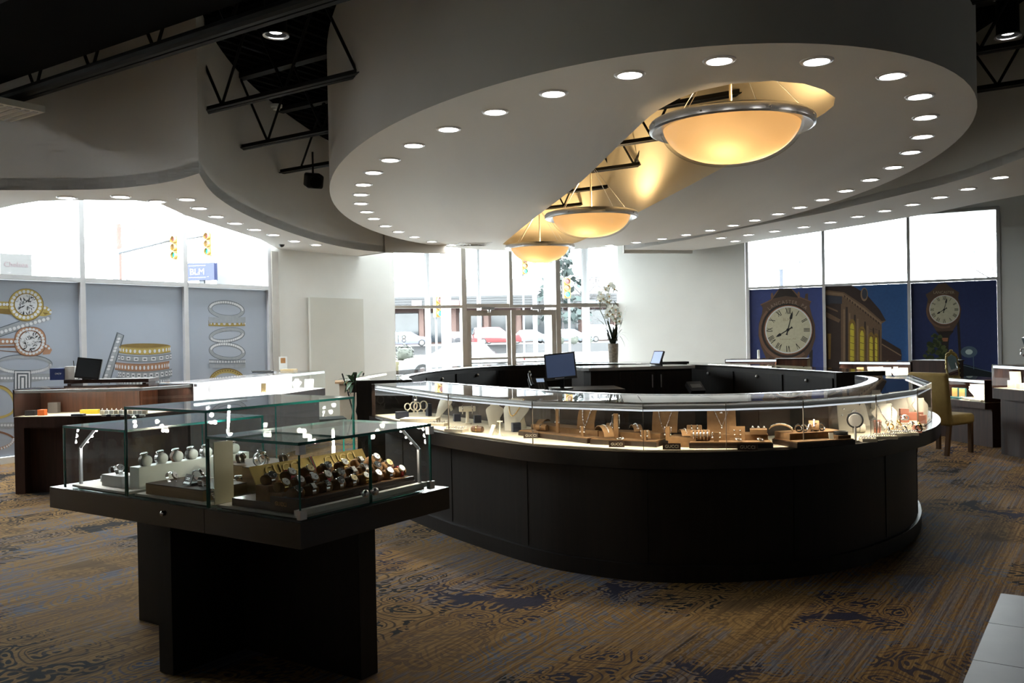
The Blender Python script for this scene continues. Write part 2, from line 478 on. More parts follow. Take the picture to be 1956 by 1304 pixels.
CH_L = 3.80
web_me = {}
def joist(k, t, a0, a1, label):
    o = D1 * t
    j = thing('bar_joist', label, 'joist', (o.x, o.y, CH_L), -G34, 'open web roof joists')      # local x runs along the joist
    MB().box(((a0 + a1) / 2, -.035, .03), (a1 - a0, .05, .008)).box(((a0 + a1) / 2, -.012, .055), (a1 - a0, .008, .05)).box(((a0 + a1) / 2, .035, .03), (a1 - a0, .05, .008)).box(((a0 + a1) / 2, .012, .055), (a1 - a0, .008, .05)).build('bottom_chord', BLACK, j)
    MB().box(((a0 + a1) / 2, 0, .90), (a1 - a0, .12, .06)).build('top_chord', BLACK, j)
    st = .46; x = math.ceil(a0 / st) * st; up = int(round(x / st)) % 2 == 0
    while x + st <= a1:
        key = up
        if key not in web_me:
            q = MB().cyl((0, 0, .06 if up else .88), (st, 0, .88 if up else .06), .015, 6).build('web', BLACK, j); web_me[key] = q.data
        else:
            q = bpy.data.objects.new('web', web_me[key]); COL.objects.link(q); q.parent = j
        q.location = (x, 0, 0)
        x += st; up = not up
JT = [3.07 + 1.372 * k for k in range(9)]
jl = ['nearest open web steel joist under the black roof deck', 'black roof joist crossing the top left corner above the dark curved soffit', 'black roof joist whose lower chord runs from the soffit crease to the drum', 'second black roof joist between left soffit and drum, below the smoke detector', 'third black roof joist between left soffit and drum, beside the speaker', 'black roof joist in the lit slot behind the nearest pendant', 'black roof joist in the lit slot between first and second pendant', 'black roof joist in the lit slot above the second pendant', 'farthest black roof joist seen in the lit slot']
for k, t in enumerate(JT):
    joist(k, t, -9.0 if k < 2 else (-8.9 if k < 3 else -9.6), 4.0, jl[k])
dk = MB().box((-3.15, 3.78, 4.27), (12.3, 1.0, .66)); du = dk.build('air_duct', DECK, None, None, (0, 0, 0), -G34); tag(du, 'large black rectangular duct along the roof at the upper left', 'duct')
pipe = MB().tube([(D1 * 4.40 + D2 * a).to_3d() + Vector((0, 0, 3.87)) for a in (-9.3, 6)], .05, 10).build('sprinkler_pipe', BLACK)
tag(pipe, 'black pipe run along the roof joist at the upper left', 'pipe')

# ================================================================= the elliptical drum
ZD = 3.2
EC, EA, EB, ET = Vector((1.06, 11.58)), 6.32, 3.28, math.radians(-6)
ax_a, ax_b = Vector((math.sin(ET), math.cos(ET))), Vector((math.cos(ET), -math.sin(ET)))
def ell(t, k=0.): return EC + ax_a * ((EA + k) * math.cos(t)) + ax_b * ((EB + k) * math.sin(t))
ND = 120
outer = [ell(2 * math.pi * i / ND) for i in range(ND)]
slot_pts = [(-.14, 16.47), (.30, 13.3), (.76, 10.24), (1.01, 7.9), (1.14, 6.84), (1.33, 6.32), (1.55, 6.13), (1.83, 6.08), (2.07, 6.18), (2.28, 6.38), (2.43, 6.62), (2.48, 6.9), (2.45, 7.4), (2.25, 8.97), (1.8, 12.5), (1.28, 16.18), (1.12, 16.6), (.86, 16.92), (.5, 17.02), (.15, 16.92), (-.05, 16.72)]
slot = catmull([Vector(p) for p in slot_pts] + [Vector(slot_pts[0])], 90)[:-1]
def wall_strip(mb, loop, z0, z1, mi=0, closed=True, flip=False):
    n = len(loop); vs = [(p.x, p.y, z0) for p in loop] + [(p.x, p.y, z1) for p in loop]
    fs = [(i, (i + 1) % n, (i + 1) % n + n, i + n) for i in range(n if closed else n - 1)]
    if flip: fs = [f[::-1] for f in fs]
    mb.add(vs, fs, mi)
dr = sempty('ceiling_drum', 'large oval plaster drum hung under the roof', (EC.x, EC.y, ZD))
mb = MB(); wall_strip(mb, outer, ZD, ZT); wall_strip(mb, [ell(2 * math.pi * i / ND, -.1) for i in range(ND)], ZD + .06, ZT, 0, True, True)
mb.build('side', PLASTER, dr, 40, world=True)
mb = MB()
tri = tessellate_polygon([[Vector((p.x, p.y, 0)) for p in outer], [Vector((p.x, p.y, 0)) for p in slot]])
al = outer + slot
for z in (ZD, ZD + .06):
    fs = []
    for a, b, c in tri:
        cr_ = (al[b] - al[a]).cross(al[c] - al[a])
        dn = (a, b, c) if cr_ < 0 else (a, c, b)
        fs.append(dn if z == ZD else dn[::-1])
    mb.add([(p.x, p.y, z) for p in al], fs)
mb.build('underside', SOFFIT, dr, world=True)
mb = MB(); wall_strip(mb, slot, ZD, ZT); wall_strip(mb, offset(slot, .05), ZD + .06, ZT, 0, True, True)
mb.build('slot_wall', mat('painted_slot_wall', (.74, .66, .50), .6, var=.03, scale=1.2), dr, 40, world=True)

# ================================================================= ring soffits round the room
ZR = 3.05
kk = (ZR - EYE) / (3.2 - EYE)
def scr(ps): return [Vector((x * (3.19 - EYE) / 1.7, y * (3.19 - EYE) / 1.7)) for x, y in ps]
def sc(ps): return [Vector((x * kk, y * kk)) for x, y in ps]
Lin1 = catmull(sc([(-7.6, 9.3), (-6.4, 9.62), (-5.56, 9.76), (-5.23, 9.81), (-4.62, 9.84), (-4.18, 9.75), (-3.76, 9.56), (-3.42, 9.31), (-3.12, 9.01)]), 30)
Lin2 = catmull(sc([(-3.12, 9.01), (-3.33, 9.91), (-3.45, 10.66), (-3.53, 11.62), (-3.54, 12.74), (-3.45, 14.24), (-3.26, 15.72), (-2.92, 16.92), (-2.48, 17.64)]), 36)
Lout = sc([(-7.9, 10.9), (-7.0, 11.5), (-6.29, 11.06), (-5.96, 10.8), (-5.55, 10.56), (-5.07, 10.54), (-4.42, 10.66), (-4.27, 10.89), (-4.34, 12.01), (-4.27, 13.42), (-4.18, 15.0)])
wend = [LW.w(4.62, 0, .01).xy, LW.w(6.55, 0, .01).xy]
sl = sempty('ceiling_soffit_left', 'curved plaster soffit band with downlights along the left windows', (-4, 11, ZR))
mb = MB().prism(Lin1 + Lin2[1:] + [wend[1], wend[0]] + Lout[::-1], ZR, ZR + .12)
mb.build('underside', SOFFIT, sl, world=True)
mb = MB(); wall_strip(mb, Lin1, ZR, ZT, 0, False); wall_strip(mb, offset(Lin1, -.1)[:-4], ZR + .1, ZT, 0, False, True)
mb.build('near_face', PLASTER, sl, 40, world=True)
mb = MB(); wall_strip(mb, Lin2, ZR, ZT, 0, False); wall_strip(mb, offset(Lin2, -.1)[5:], ZR + .1, ZT, 0, False, True)
mb.build('inner_face', PLASTER, sl, 40, world=True)
a, b = Lin2[-1], Lin2[-1] + Vector((1.06, .40))
mb = MB().bar((a.x, a.y, (ZR + ZT) / 2), (b.x, b.y, (ZR + ZT) / 2), .1, ZT - ZR)
a2 = wend[1]
mb.bar((a.x, a.y, (ZR + ZT) / 2), (a2.x, a2.y, (ZR + ZT) / 2), .1, ZT - ZR)
mb.build('end_bulkhead', PLASTER, sl, world=True)
ZRR = 3.19
Rin = catmull(scr([(5.05, 7.4), (5.17, 8.3), (5.19, 9.01), (5.2, 9.95), (5.13, 10.68), (4.97, 11.35), (4.68, 12.47), (4.51, 13.03), (3.91, 14.5), (3.46, 15.71), (2.9, 17.0), (2.29, 18.15)]), 40)
Rout = catmull(scr([(7.2, 9.4), (6.9, 10.5), (6.65, 11.55), (6.43, 12.25), (6.29, 13.0), (6.09, 13.66), (5.38, 15.31), (4.49, 17.03), (4.33, 17.5), (3.75, 18.5)]), 40)
sr_ = sempty('ceiling_soffit_right', 'curved plaster soffit band with downlights along the right windows', (4.5, 12, ZRR))
MB().prism(Rin + Rout[::-1], ZRR, ZRR + .10).build('underside', SOFFIT, sr_, world=True)
mb = MB(); wall_strip(mb, Rin, ZRR, ZT, 0, False); wall_strip(mb, offset(Rin, .06), ZRR + .08, ZT, 0, False, True)
mb.build('inner_face', PLASTER, sr_, 40, world=True)
a, b = Rin[-1], Rout[-1]
MB().bar((a.x, a.y, (3.13 + ZT) / 2), (b.x, b.y, (3.13 + ZT) / 2), .1, ZT - 3.13).build('end_bulkhead', PLASTER, sr_, world=True)

# ================================================================= walls
def wbox(mb, P, a0, a1, z0, z1, d0, d1, mi=0, side=None):     # a block on a wall plane
    c = P.w((a0 + a1) / 2, (z0 + z1) / 2, (d0 + d1) / 2)
    rz = math.atan2(P.d.y, P.d.x)
    mb.box(c, (a1 - a0, abs(d1 - d0), z1 - z0), mi, rz, None, side)
    return mb
ZW, ZH = 2.395, 3.66
def wall(name, P, spans, mt, label):
    mb = MB()
    for a0, a1, z0, z1 in spans: wbox(mb, P, a0, a1, z0, z1, -.22, 0)
    return struct(mb.build(name, mt), label)
wall('wall_left', LW, [(-7.2, -2.19, 0, ZT), (-2.19, 4.47, 0, .08), (-2.19, 4.47, ZH, ZT), (4.47, 7.55, 0, ZT)], WHITEW, 'white painted wall on the left')
wall('wall_entry', EN, [(-.3, 0, 0, ZT), (0, 5.15, ZH, ZT), (5.15, 5.4, 0, ZT)], WHITEW, 'white wall above the entrance glazing')
wall('wall_right', RW, [(-2.75, -.05, 0, ZT), (-.05, 4.47, 0, .08), (-.05, 4.47, ZH, ZT), (4.47, 9.2, 0, ZT)], WHITEW, 'white painted wall on the right')
BK = [ROOM[2], ROOM[3], ROOM[4], ROOM[5]]
for nm, p, q, lb in (('wall_side_right', BK[0], BK[1], 'wall to the right of the camera'), ('wall_back', BK[1], BK[2], 'wall behind the camera'), ('wall_side_left', BK[2], BK[3], 'wall to the left of the camera')):
    struct(MB().bar((p.x, p.y, ZT / 2), (q.x, q.y, ZT / 2), .2, ZT).build(nm, WHITEW if nm == 'wall_side_right' else BACKW), lb)

# window units: each opening has its frame members and its pane
wn = 0
def window(P, a0, a1, z0, z1, frame_mat, fw=.05, dep=.10, sides='lrtb', label=None, pane=WINGLASS):
    global wn
    wn += 1
    loc = P.w((a0 + a1) / 2, z0, -.1)
    w = sempty('window_%d' % wn, label, loc)
    if 'l' in sides: wbox(MB(), P, a0 - fw / 2, a0 + fw / 2, z0, z1, -dep - .02, .02).build('mullion', frame_mat, w, world=True)
    if 'r' in sides: wbox(MB(), P, a1 - fw / 2, a1 + fw / 2, z0, z1, -dep - .02, .02).build('mullion', frame_mat, w, world=True)
    if 't' in sides: wbox(MB(), P, a0 + fw / 2, a1 - fw / 2, z1 - fw, z1, -dep - .02, .015).build('head_rail', frame_mat, w, world=True)
    if 'b' in sides: wbox(MB(), P, a0 + fw / 2, a1 - fw / 2, z0, z0 + fw * .8, -dep - .02, .03).build('sill_rail', frame_mat, w, world=True)
    wbox(MB(), P, a0 + fw / 2, a1 - fw / 2, z0 + fw * .4, z1 - fw * .4, -dep / 2 - .004, -dep / 2 + .004).build('pane', pane, w, world=True)
    return w
LM = [-2.135, -.5, 1.14, 2.78, 4.41]
lab = ['high window left of the picture', 'high window over the solitaire ring poster', 'high window over the stacked bands poster', 'high window over the third ring poster']
for k in range(4):
    window(LW, LM[k], LM[k + 1], 2.35, ZH, ALU, .075, .10, 'lrtb' if k == 3 else 'ltb', lab[k])
RM = [0, 1.46, 2.97, 4.44]
lab = ['high window over the large street clock mural', 'high window over the station building mural', 'high window over the small street clock mural']
for k in range(3):
    window(RW, RM[k], RM[k + 1], 2.35, ZH, ALU, .055, .10, 'lrtb' if k == 2 else 'ltb', lab[k])
# lower mullions between the poster panels
tr = sempty('trim_1', 'mullions between the ring posters', LW.w(2, 0))
for m_ in LM: wbox(MB(), LW, m_ - .0375, m_ + .0375, .08, 2.35, -.12, .02).build('mullion', [ALU], tr, world=True)
wbox(MB(), LW, 4.44, 4.58, .0, 3.0, -.1, .045).build('pilaster', ALUG, tr, world=True)
tr = sempty('trim_2', 'mullions between the mural panels', RW.w(2, 0))
for m_ in RM: wbox(MB(), RW, m_ - .028, m_ + .028, .08, 2.35, -.12, .02).build('mullion', [ALU], tr, world=True)
# entrance glazing
ZTr = 2.09
window(EN, .03, 1.565, ZTr, ZH, ALUG, .07, .12, 'ltb', 'upper pane left of the entrance doors')
window(EN, 1.565, 2.575, ZTr, ZH, ALUG, .10, .12, 'ltb', 'transom pane over the left entrance door')
window(EN, 2.575, 3.625, ZTr, ZH, ALUG, .07, .12, 'ltb', 'transom pane over the right entrance door')
window(EN, 3.625, 5.12, ZTr, ZH, ALUG, .10, .12, 'lrtb', 'upper pane right of the entrance doors')
w5 = window(EN, .03, 1.565, 0.0, ZTr, ALUG, .07, .12, 'lb', 'lower pane left of the entrance doors')
window(EN, 3.625, 5.12, 0.0, ZTr, ALUG, .10, .12, 'lrb', 'lower pane right of the entrance doors')
wbox(MB(), EN, 1.515, 1.615, 0, ZTr, -.14, .02).build('door_jamb', ALUG, w5, world=True)
s_, z_ = EN.hit(762, 647)
mb = MB(); Mx = frame(EN.w(s_, z_, -.050), -EN.d.to_3d(), (0, 0, 1)); put_text(mb, '810', Mx, .32, 0, .002)
mb.build('house_number', mat('white_vinyl', (.75, .8, .78), .5, var=.02), w5, world=True)
for k, (a0, a1, lb) in enumerate(((1.63, 2.57, 'left glazed entrance door'), (2.59, 3.57, 'right glazed entrance door'))):
    d = sempty('door_%d' % (k + 1), lb, EN.w((a0 + a1) / 2, 0, -.05))
    for s0, s1 in ((a0, a0 + .085), (a1 - .085, a1)): wbox(MB(), EN, s0, s1, 0.01, 2.04, -.08, -.03).build('stile', ALUG, d, world=True)
    wbox(MB(), EN, a0 + .085, a1 - .085, 1.93, 2.04, -.08, -.03).build('top_rail', ALUG, d, world=True)
    wbox(MB(), EN, a0 + .085, a1 - .085, .01, .24, -.08, -.03).build('bottom_rail', ALUG, d, world=True)
    wbox(MB(), EN, a0 + .08, a1 - .08, .2, 1.96, -.058, -.05).build('pane', WINGLASS, d, world=True)
    wbox(MB(), EN, a0 + .06, a1 - .06, 1.035, 1.075, .01, .05).build('push_bar', ALUG, d, world=True)
    wbox(MB(), EN, a0 + .06, a1 - .06, .955, .975, -.02, .0).build('push_rail', STEEL, d, world=True)
    c0 = a0 + .28 if k == 0 else a0 + .42
    cl = wbox(MB(), EN, c0, c0 + .28, 2.05, 2.10, .0, .07).build('door_closer', STEEL, d, world=True)
    wbox(MB(), EN, c0 + .16, c0 + .21, 1.98, 2.05, .01, .07).build('closer_arm', STEEL, cl, world=False) if False else None
    mb = MB(); p = EN.w(c0 + .17, 2.01, .04); mb.cyl((p.x, p.y, 2.05), (p.x, p.y, 1.985), .035, 10); mb.build('closer_arm', STEEL, d, 40, world=True)
# sky portals in the glazed openings: they give off no light, they only tell the sampler where daylight comes in
def portal(P, a0, a1, z0, z1):
    l = bpy.data.lights.new('sky_portal', 'AREA'); l.shape = 'RECTANGLE'; l.size = a1 - a0; l.size_y = z1 - z0; l.cycles.is_portal = True
    o = bpy.data.objects.new('sky_portal', l); COL.objects.link(o)
    n = P.n.to_3d(); x = P.d.to_3d(); y = n.cross(x) * -1
    z_ax = -n; y_ax = Vector((0, 0, 1)); x_ax = y_ax.cross(z_ax); c = P.w((a0 + a1) / 2, (z0 + z1) / 2, -.20)
    o.matrix_world = Matrix(((x_ax.x, y_ax.x, z_ax.x, c.x), (x_ax.y, y_ax.y, z_ax.y, c.y), (x_ax.z, y_ax.z, z_ax.z, c.z), (0, 0, 0, 1)))
portal(EN, 0, 5.15, 0, ZH); portal(LW, LM[0], LM[4], 2.35, ZH); portal(RW, RM[0], RM[3], 2.35, ZH)
# blank panel on the white wall, left of the entrance
s0, z1 = LW.hit(588, 567); s1, _ = LW.hit(690, 571)
pn = wbox(MB(), LW, s0, s1, .05, 2.25, .002, .05).build('wall_panel', mat('off_white_panel', (.66, .67, .61), .55, var=.03, scale=1.5))
tag(pn, 'tall blank off-white panel standing against the wall left of the entrance', 'panel')

# ================================================================= downlights
TRIM = mat('white_downlight_trim', (.8, .8, .82), .3, .3, var=.02)
LAMP = mat('downlight_lamp', (1, .97, .92), .5, emit=26., ecol=(1, .96, .90), var=.01)
dl_src = None
def downlight(x, y, z, label, group, r=.105):
    global dl_src
    if dl_src is None:
        dl_src = thing('downlight', label, 'downlight', (x, y, z), 0, group)
        MB().lathe([(.078, -.002), (.080, -.010), (.098, -.008), (.105, -.001), (.105, .0)], 24, close=True).build('trim_ring', TRIM, dl_src, 50)
        MB().lathe([(1e-5, -.0035), (.079, -.0015)], 12, close=True).build('lens', LAMP, dl_src, 50)
        o = dl_src
    else:
        o = copy_tree(dl_src); o.location = (x, y, z)
        o['label'] = label; o['group'] = group
    return o
dl_px = [(1057, 178), (946, 213), (857, 246), (790, 277), (745, 305), (713, 329), (694, 352), (689, 371), (689, 388), (700, 404), (714, 417), (736, 431), (761, 442), (792, 452), (825, 461), (862, 467), (1203, 142), (1374, 115), (1560, 116), (1704, 144), (1757, 183), (1768, 223), (1762, 260), (1740, 290), (1713, 318), (1682, 341), (1648, 362), (1609, 380), (1566, 396), (1522, 410), (1471, 423), (1422, 433), (1373, 443), (1320, 451), (1272, 459), (1219, 465), (1166, 471)]
dpos = [onz(px, py, ZD) for px, py in dl_px]
for p in dpos:                              # keep every lamp a hand's breadth inside the drum edge
    u, v = (p.xy - EC).dot(ax_a), (p.xy - EC).dot(ax_b); k = math.hypot(u / (EA - .28), v / (EB - .28))
    if k > 1: q = EC + ax_a * (u / k) + ax_b * (v / k); p.x, p.y = q.x, q.y
dpos.sort(key=lambda p: math.atan2((p.xy - EC).dot(ax_b), (p.xy - EC).dot(ax_a)))
ordn = ['first', 'second', 'third', 'fourth', 'fifth', 'sixth', 'seventh', 'eighth', 'ninth', 'tenth', 'eleventh', 'twelfth', 'thirteenth', 'fourteenth', 'fifteenth', 'sixteenth', 'seventeenth', 'eighteenth', 'nineteenth', 'twentieth']
left_ = [p for p in dpos if (p.xy - EC).dot(ax_b) < 0]; right_ = [p for p in dpos if (p.xy - EC).dot(ax_b) >= 0]
left_.sort(key=lambda p: p.y); right_.sort(key=lambda p: p.y)
for nm, L in (('left', left_), ('right', right_)):
    for i, p in enumerate(L):
        downlight(p.x, p.y, ZD, 'round recessed downlight in the drum, %s from the camera along its %s side' % (ordn[i] if i < 20 else 'farthest', nm), 'drum downlights')
Ldl = [(128, 377), (231, 375), (357, 380), (381, 397), (414, 413), (450, 426), (487, 438), (523, 448), (563, 460), (604, 467), (300, 384)]
Rdl = [(1911, 338), (1849, 360), (1796, 376), (1743, 390), (1690, 402), (1638, 413), (1586, 424), (1535, 433), (1480, 441), (1429, 448), (1377, 454), (1404, 460)]
for nm, L in (('left', sorted(Ldl)), ('right', sorted(Rdl))):
    for i, q in enumerate(L):
        zz = ZR if nm == 'left' else ZRR
        p = onz(q[0], q[1], zz)
        downlight(p.x, p.y, zz, 'round recessed downlight in the %s soffit band, %s counted from the left' % (nm, ordn[i]), nm + ' soffit downlights')

# ================================================================= pendants
AMBER = translucent('amber_frosted_glass', (.97, .74, .48), .07)
RIMM = mat('brushed_nickel_rim', (.62, .63, .66), .30, .85, var=.05, scale=12)
def bowl(name, x, y, label):
    z = 3.10; r = .62
    t = thing(name, label, 'pendant lamp', (x, y, z), 0, 'bowl pendants in the drum slot')
    MB().lathe([(r - .11, -.03), (r - .02, -.055), (r, -.045), (r + .003, .0), (r - .01, .018), (r - .05, .03), (r - .1, .03), (r - .12, .0), (r - .11, -.03)], 56, close=True).build('rim', RIMM, t, 40)
    prof = []
    R0, dep = r - .105, .275
    for j in range(15):
        a = math.pi / 2 * j / 14
        prof.append((max(1e-5, R0 * math.cos(a) ** .85), -.02 - dep * math.sin(a) ** 1.15))
    MB().lathe(prof, 56, close=True).build('shade', AMBER, t, 60)
    MB().lathe([(q + .02 if q > .01 else q, w - .018) for q, w in prof], 56, close=True).build('outer_bowl', CLEAR, t, 60)
    MB().cyl((0, 0, -.05), (0, 0, ZT - z), .011, 10).build('rod', mat('cream_rod', (.75, .68, .5), .4, var=.02), t, 40)
    MB().lathe([(.001, .62), (.055, .62), (.06, .635), (.05, .65), (.011, .66)], 20).build('canopy_ring', SILVER, t, 40)
    for k in range(4):
        a = math.pi / 4 + k * math.pi / 2
        MB().cyl((.05 * math.cos(a), .05 * math.sin(a), .63), ((r - .05) * math.cos(a), (r - .05) * math.sin(a), .03), .0028, 5).build('cable', STEEL, t)
    for k in range(8):
        a = k * math.pi / 4 + .2
        MB().ball(((r + .002) * math.cos(a), (r + .002) * math.sin(a), -.025), .010, 8).build('rivet', STEEL, t, 60)
    for k in range(3):
        a = 2.2 + k * 2 * math.pi / 3
        b_ = MB().ball((0, 0, 0), (.035, .035, .05), 10).build('bulb', mat('bulb_glass', (1, .85, .6), .4, emit=6., ecol=(1, .62, .25), var=.01), t, 60)
        b_.location = (.20 * math.cos(a), .20 * math.sin(a), -.05)
        if k == 0:
            sl_ = bpy.data.lights.new('uplight', 'SPOT'); sl_.energy = 115; sl_.color = (1, .72, .38); sl_.spot_size = 2.7; sl_.spot_blend = .4; sl_.shadow_soft_size = .06
            so_ = bpy.data.objects.new('uplight', sl_); COL.objects.link(so_); so_.location = (0.10, 0, .02); so_.rotation_euler = (math.pi, 0, 0); so_.parent = t
        point_light('bulb_light', (.20 * math.cos(a), .20 * math.sin(a), -.12), PEND_W, (1, .72, .40), .04, t)
PEND_W = 3.3
bowl('bowl_pendant', 1.71, 6.86, 'nearest and largest amber glass bowl pendant in the drum slot')
bowl('bowl_pendant', 1.09, 11.93, 'middle amber glass bowl pendant of the three in the slot')
bowl('bowl_pendant', .53, 15.99, 'farthest amber glass bowl pendant, in front of the entrance glazing')
# ================================================================= printed panels
class Print:
    def __init__(s, P, d): s.P = P; s.d = d; s.mb = MB(); s.k = 0
    def poly(s, pts, mi, lift=None):
        s.k += 1
        d = s.d + .0006 * (lift if lift is not None else min(s.k, 14))
        sz = [s.P.hit(*p) for p in pts]
        tri = tessellate_polygon([[Vector((a, b, 0)) for a, b in sz]])
        fs = []
        for a, b, c in tri:
            q = (sz[b][0] - sz[a][0]) * (sz[c][1] - sz[a][1]) - (sz[b][1] - sz[a][1]) * (sz[c][0] - sz[a][0])
            fs.append((a, b, c) if q > 0 else (a, c, b))
        s.mb.add([s.P.w(a, z, d) for a, z in sz], fs, mi)
    def ell(s, cx, cy, rx, ry, mi, n=24, rot=0., lift=None, sq=1.):
        pts = []
        for i in range(n):
            a = 2 * math.pi * i / n; c_, s_ = math.cos(a), math.sin(a)
            u = rx * math.copysign(abs(c_) ** sq, c_); v = ry * math.copysign(abs(s_) ** sq, s_)
            pts.append((cx + u * math.cos(rot) - v * math.sin(rot), cy + u * math.sin(rot) + v * math.cos(rot)))
        s.poly(pts, mi, lift)
    def ring(s, cx, cy, rx, ry, w, h, mi, a0=0., a1=2 * math.pi, n=36, rot=0., lift=None):     # flat annulus, w/h = band width at sides/top
        o = []; i_ = []
        for k in range(n + 1):
            a = a0 + (a1 - a0) * k / n; c_, s_ = math.cos(a), math.sin(a)
            for L, x, y in ((o, rx, ry), (i_, rx - w, ry - h)):
                L.append((cx + x * c_ * math.cos(rot) - y * s_ * math.sin(rot), cy + x * c_ * math.sin(rot) + y * s_ * math.cos(rot)))
        for k in range(n): s.poly([o[k], o[k + 1], i_[k + 1], i_[k]], mi, lift if lift is not None else 4)
    def gems(s, pts, r, mi, lift=9, ry=None):
        for x, y in pts: s.ell(x, y, r, ry or r, mi, 8, 0., lift)
    def line(s, a, b, w, mi, lift=None):
        dx, dy = b[0] - a[0], b[1] - a[1]; L = math.hypot(dx, dy) or 1; nx, ny = -dy / L * w / 2, dx / L * w / 2
        s.poly([(a[0] + nx, a[1] + ny), (b[0] + nx, b[1] + ny), (b[0] - nx, b[1] - ny), (a[0] - nx, a[1] - ny)], mi, lift)
    def band(s, x0, x1, yt, yb, sag, mi, dark, gem, ng, tilt=0., kind='round', inner=None):
        def Y(y, u): return y + sag * (1 - u * u) + tilt * u
        us = [-1 + 2 * i / 20 for i in range(21)]; cx, hw = (x0 + x1) / 2, (x1 - x0) / 2
        if inner is not None:
            s.ell(cx, yt + sag * .1 + tilt * 0, hw, max(sag, 2.) * 1.1, dark, 28); s.ell(cx, yt + sag * .3, hw * .86, max(sag, 2.) * .75, inner, 28)
        s.poly([(cx + hw * u, Y(yt, u)) for u in us] + [(cx + hw * u, Y(yb, u)) for u in us[::-1]], mi)
        h = yb - yt
        for f in (.08, .95): 
            for k in range(20): s.line((cx + hw * us[k], Y(yt + h * f, us[k])), (cx + hw * us[k + 1], Y(yt + h * f, us[k + 1])), .7, dark, 7)
        for k in range(ng):
            u = math.sin(math.pi / 2 * (-.95 + 1.9 * (k + .5) / ng)); x = cx + hw * u; y = Y(yt + h * .52, u); r = hw * 1.9 / ng * .42 * max(.35, math.sqrt(1 - u * u))
            if kind == 'round': s.ell(x, y, r, h * .27, gem, 8, 0, 9)
            else:
                s.poly([(x - r, y - h * .28), (x + r, y - h * .28), (x + r, y + h * .28), (x - r, y + h * .28)], gem, 9)
                s.poly([(x - r * .6, y - h * .1), (x + r * .6, y - h * .1), (x + r * .6, y + h * .1), (x - r * .6, y + h * .1)], dark, 10)
    def text(s, body, cx, cy, wpx, mi, rot=0., lift=12, sy=1.):
        vs, fs, w = text2d(body); k = wpx / w
        pts = []
        for x, y in vs:
            u, v = (x - w / 2) * k, -(y - .35) * k * sy
            a, z = s.P.hit(cx + u * math.cos(rot) - v * math.sin(rot), cy + u * math.sin(rot) + v * math.cos(rot))
            pts.append(s.P.w(a, z, s.d + .0006 * lift))
        s.mb.add(pts, fs, mi)
    def done(s, name, mats, parent, label=None):
        o = s.mb.build(name, mats, parent, world=True)
        if label: o['label'] = label
        return o
pm = lambda n, c: mat('print_' + n, c, .55, var=.06, scale=20, spec=.3)
BOARD_L = mat('poster_grey_white', (.40, .465, .56), .45, var=.05, scale=.7, spec=.4)
PR = [pm('yellow_gold', (.48, .38, .12)), pm('yellow_gold_dark', (.22, .15, .04)), pm('silver', (.34, .38, .42)), pm('silver_dark', (.10, .125, .15)),
      pm('rose_gold', (.42, .24, .15)), pm('rose_dark', (.20, .10, .06)), pm('gem_white', (.72, .76, .80)), pm('gem_grey', (.40, .45, .50)), pm('ink', (.012, .014, .02)), pm('paper', (.40, .465, .56))]
YG, YD, SV, SD, RG, RD, GW, GG, INK, PAP = range(10)
def diamond(p, cx, cy, r, ry):
    p.ell(cx, cy, r, ry, GW, 28, 0, 12)
    rnd = random.Random(int(cx * 7))
    for k in range(64):
        a = rnd.random() * 6.283; q = r * (.25 + .7 * rnd.random()); L = r * (.10 + .16 * rnd.random()); w = .16 + .1 * rnd.random()
        c = INK if rnd.random() < .55 else GG
        x, y = cx + q * math.cos(a), cy + q * math.sin(a) * ry / r
        b = a + rnd.choice((0, .5, -.5, 1.57))
        p.poly([(x + L * math.cos(b), y + L * math.sin(b)), (x + L * w * math.cos(b + 1.57), y + L * w * math.sin(b + 1.57)), (x - L * math.cos(b), y - L * math.sin(b)), (x + L * w * math.cos(b - 1.57), y + L * w * math.sin(b - 1.57))], c, 14)
def poster(P, a0, a1, label, boardmat, d=-.035, z0=.085, z1=2.345):
    t = thing('wall_poster', label, 'poster', P.w((a0 + a1) / 2, z0, d))
    wbox(MB(), P, a0 + .03, a1 - .03, z0, z1, d - .03, d).build('board', boardmat, t, world=True)
    return t
DP = -.035
# ---- left poster: solitaire rings
t1 = poster(LW, LM[1], LM[2], 'grey-white wall poster of two halo solitaire rings over stacked bands, at the left edge', BOARD_L)
def ringpos(cx, cy, rx, ry, n, a0=0, a1=6.283): return [(cx + rx * math.cos(a0 + (a1 - a0) * k / n), cy + ry * math.sin(a0 + (a1 - a0) * k / n)) for k in range(n)]
p = Print(LW, DP)
p.poly([(-22, 574), (20, 576), (24, 590), (-22, 588)], YG, 2); p.poly([(-22, 589), (20, 588), (28, 601), (-22, 596)], YD, 1)
p.gems([(x, 581) for x in (-12, -4, 3, 10, 16)], 3, GW)
p.poly([(80, 584), (92, 585), (101, 592), (100, 600), (88, 604), (76, 603)], YG, 2); p.poly([(84, 596), (96, 598), (88, 601)], YD, 5); p.gems([(88, 588), (95, 591), (99, 596)], 2.6, GW)
p.ell(52, 582, 34, 31.5, YD, 32, 0, 6); p.ell(52, 581.5, 32.5, 30, YG, 32, 0, 7); p.gems(ringpos(52, 581.5, 27.3, 25, 22), 3.3, GW, 9); p.ell(52, 581, 22.8, 21.2, YD, 28, 0, 10)
p.k = 20; diamond(p, 52, 581, 21.5, 20)
p.done('solitaire_print', PR, t1, 'yellow gold halo solitaire ring')
p = Print(LW, DP)
p.poly([(-22, 634), (40, 612), (100, 603), (101, 610), (60, 622), (-22, 650)], SV, 2); p.gems([(x, 642 - (x + 22) * .29) for x in range(-18, 100, 8)], 3.4, GW, 5); p.line((-22, 634), (40, 613), 1.6, SD, 6); p.line((-22, 651), (60, 623), 1.4, SD, 6)
p.done('band_print', PR, t1, 'slanting silver pave band')
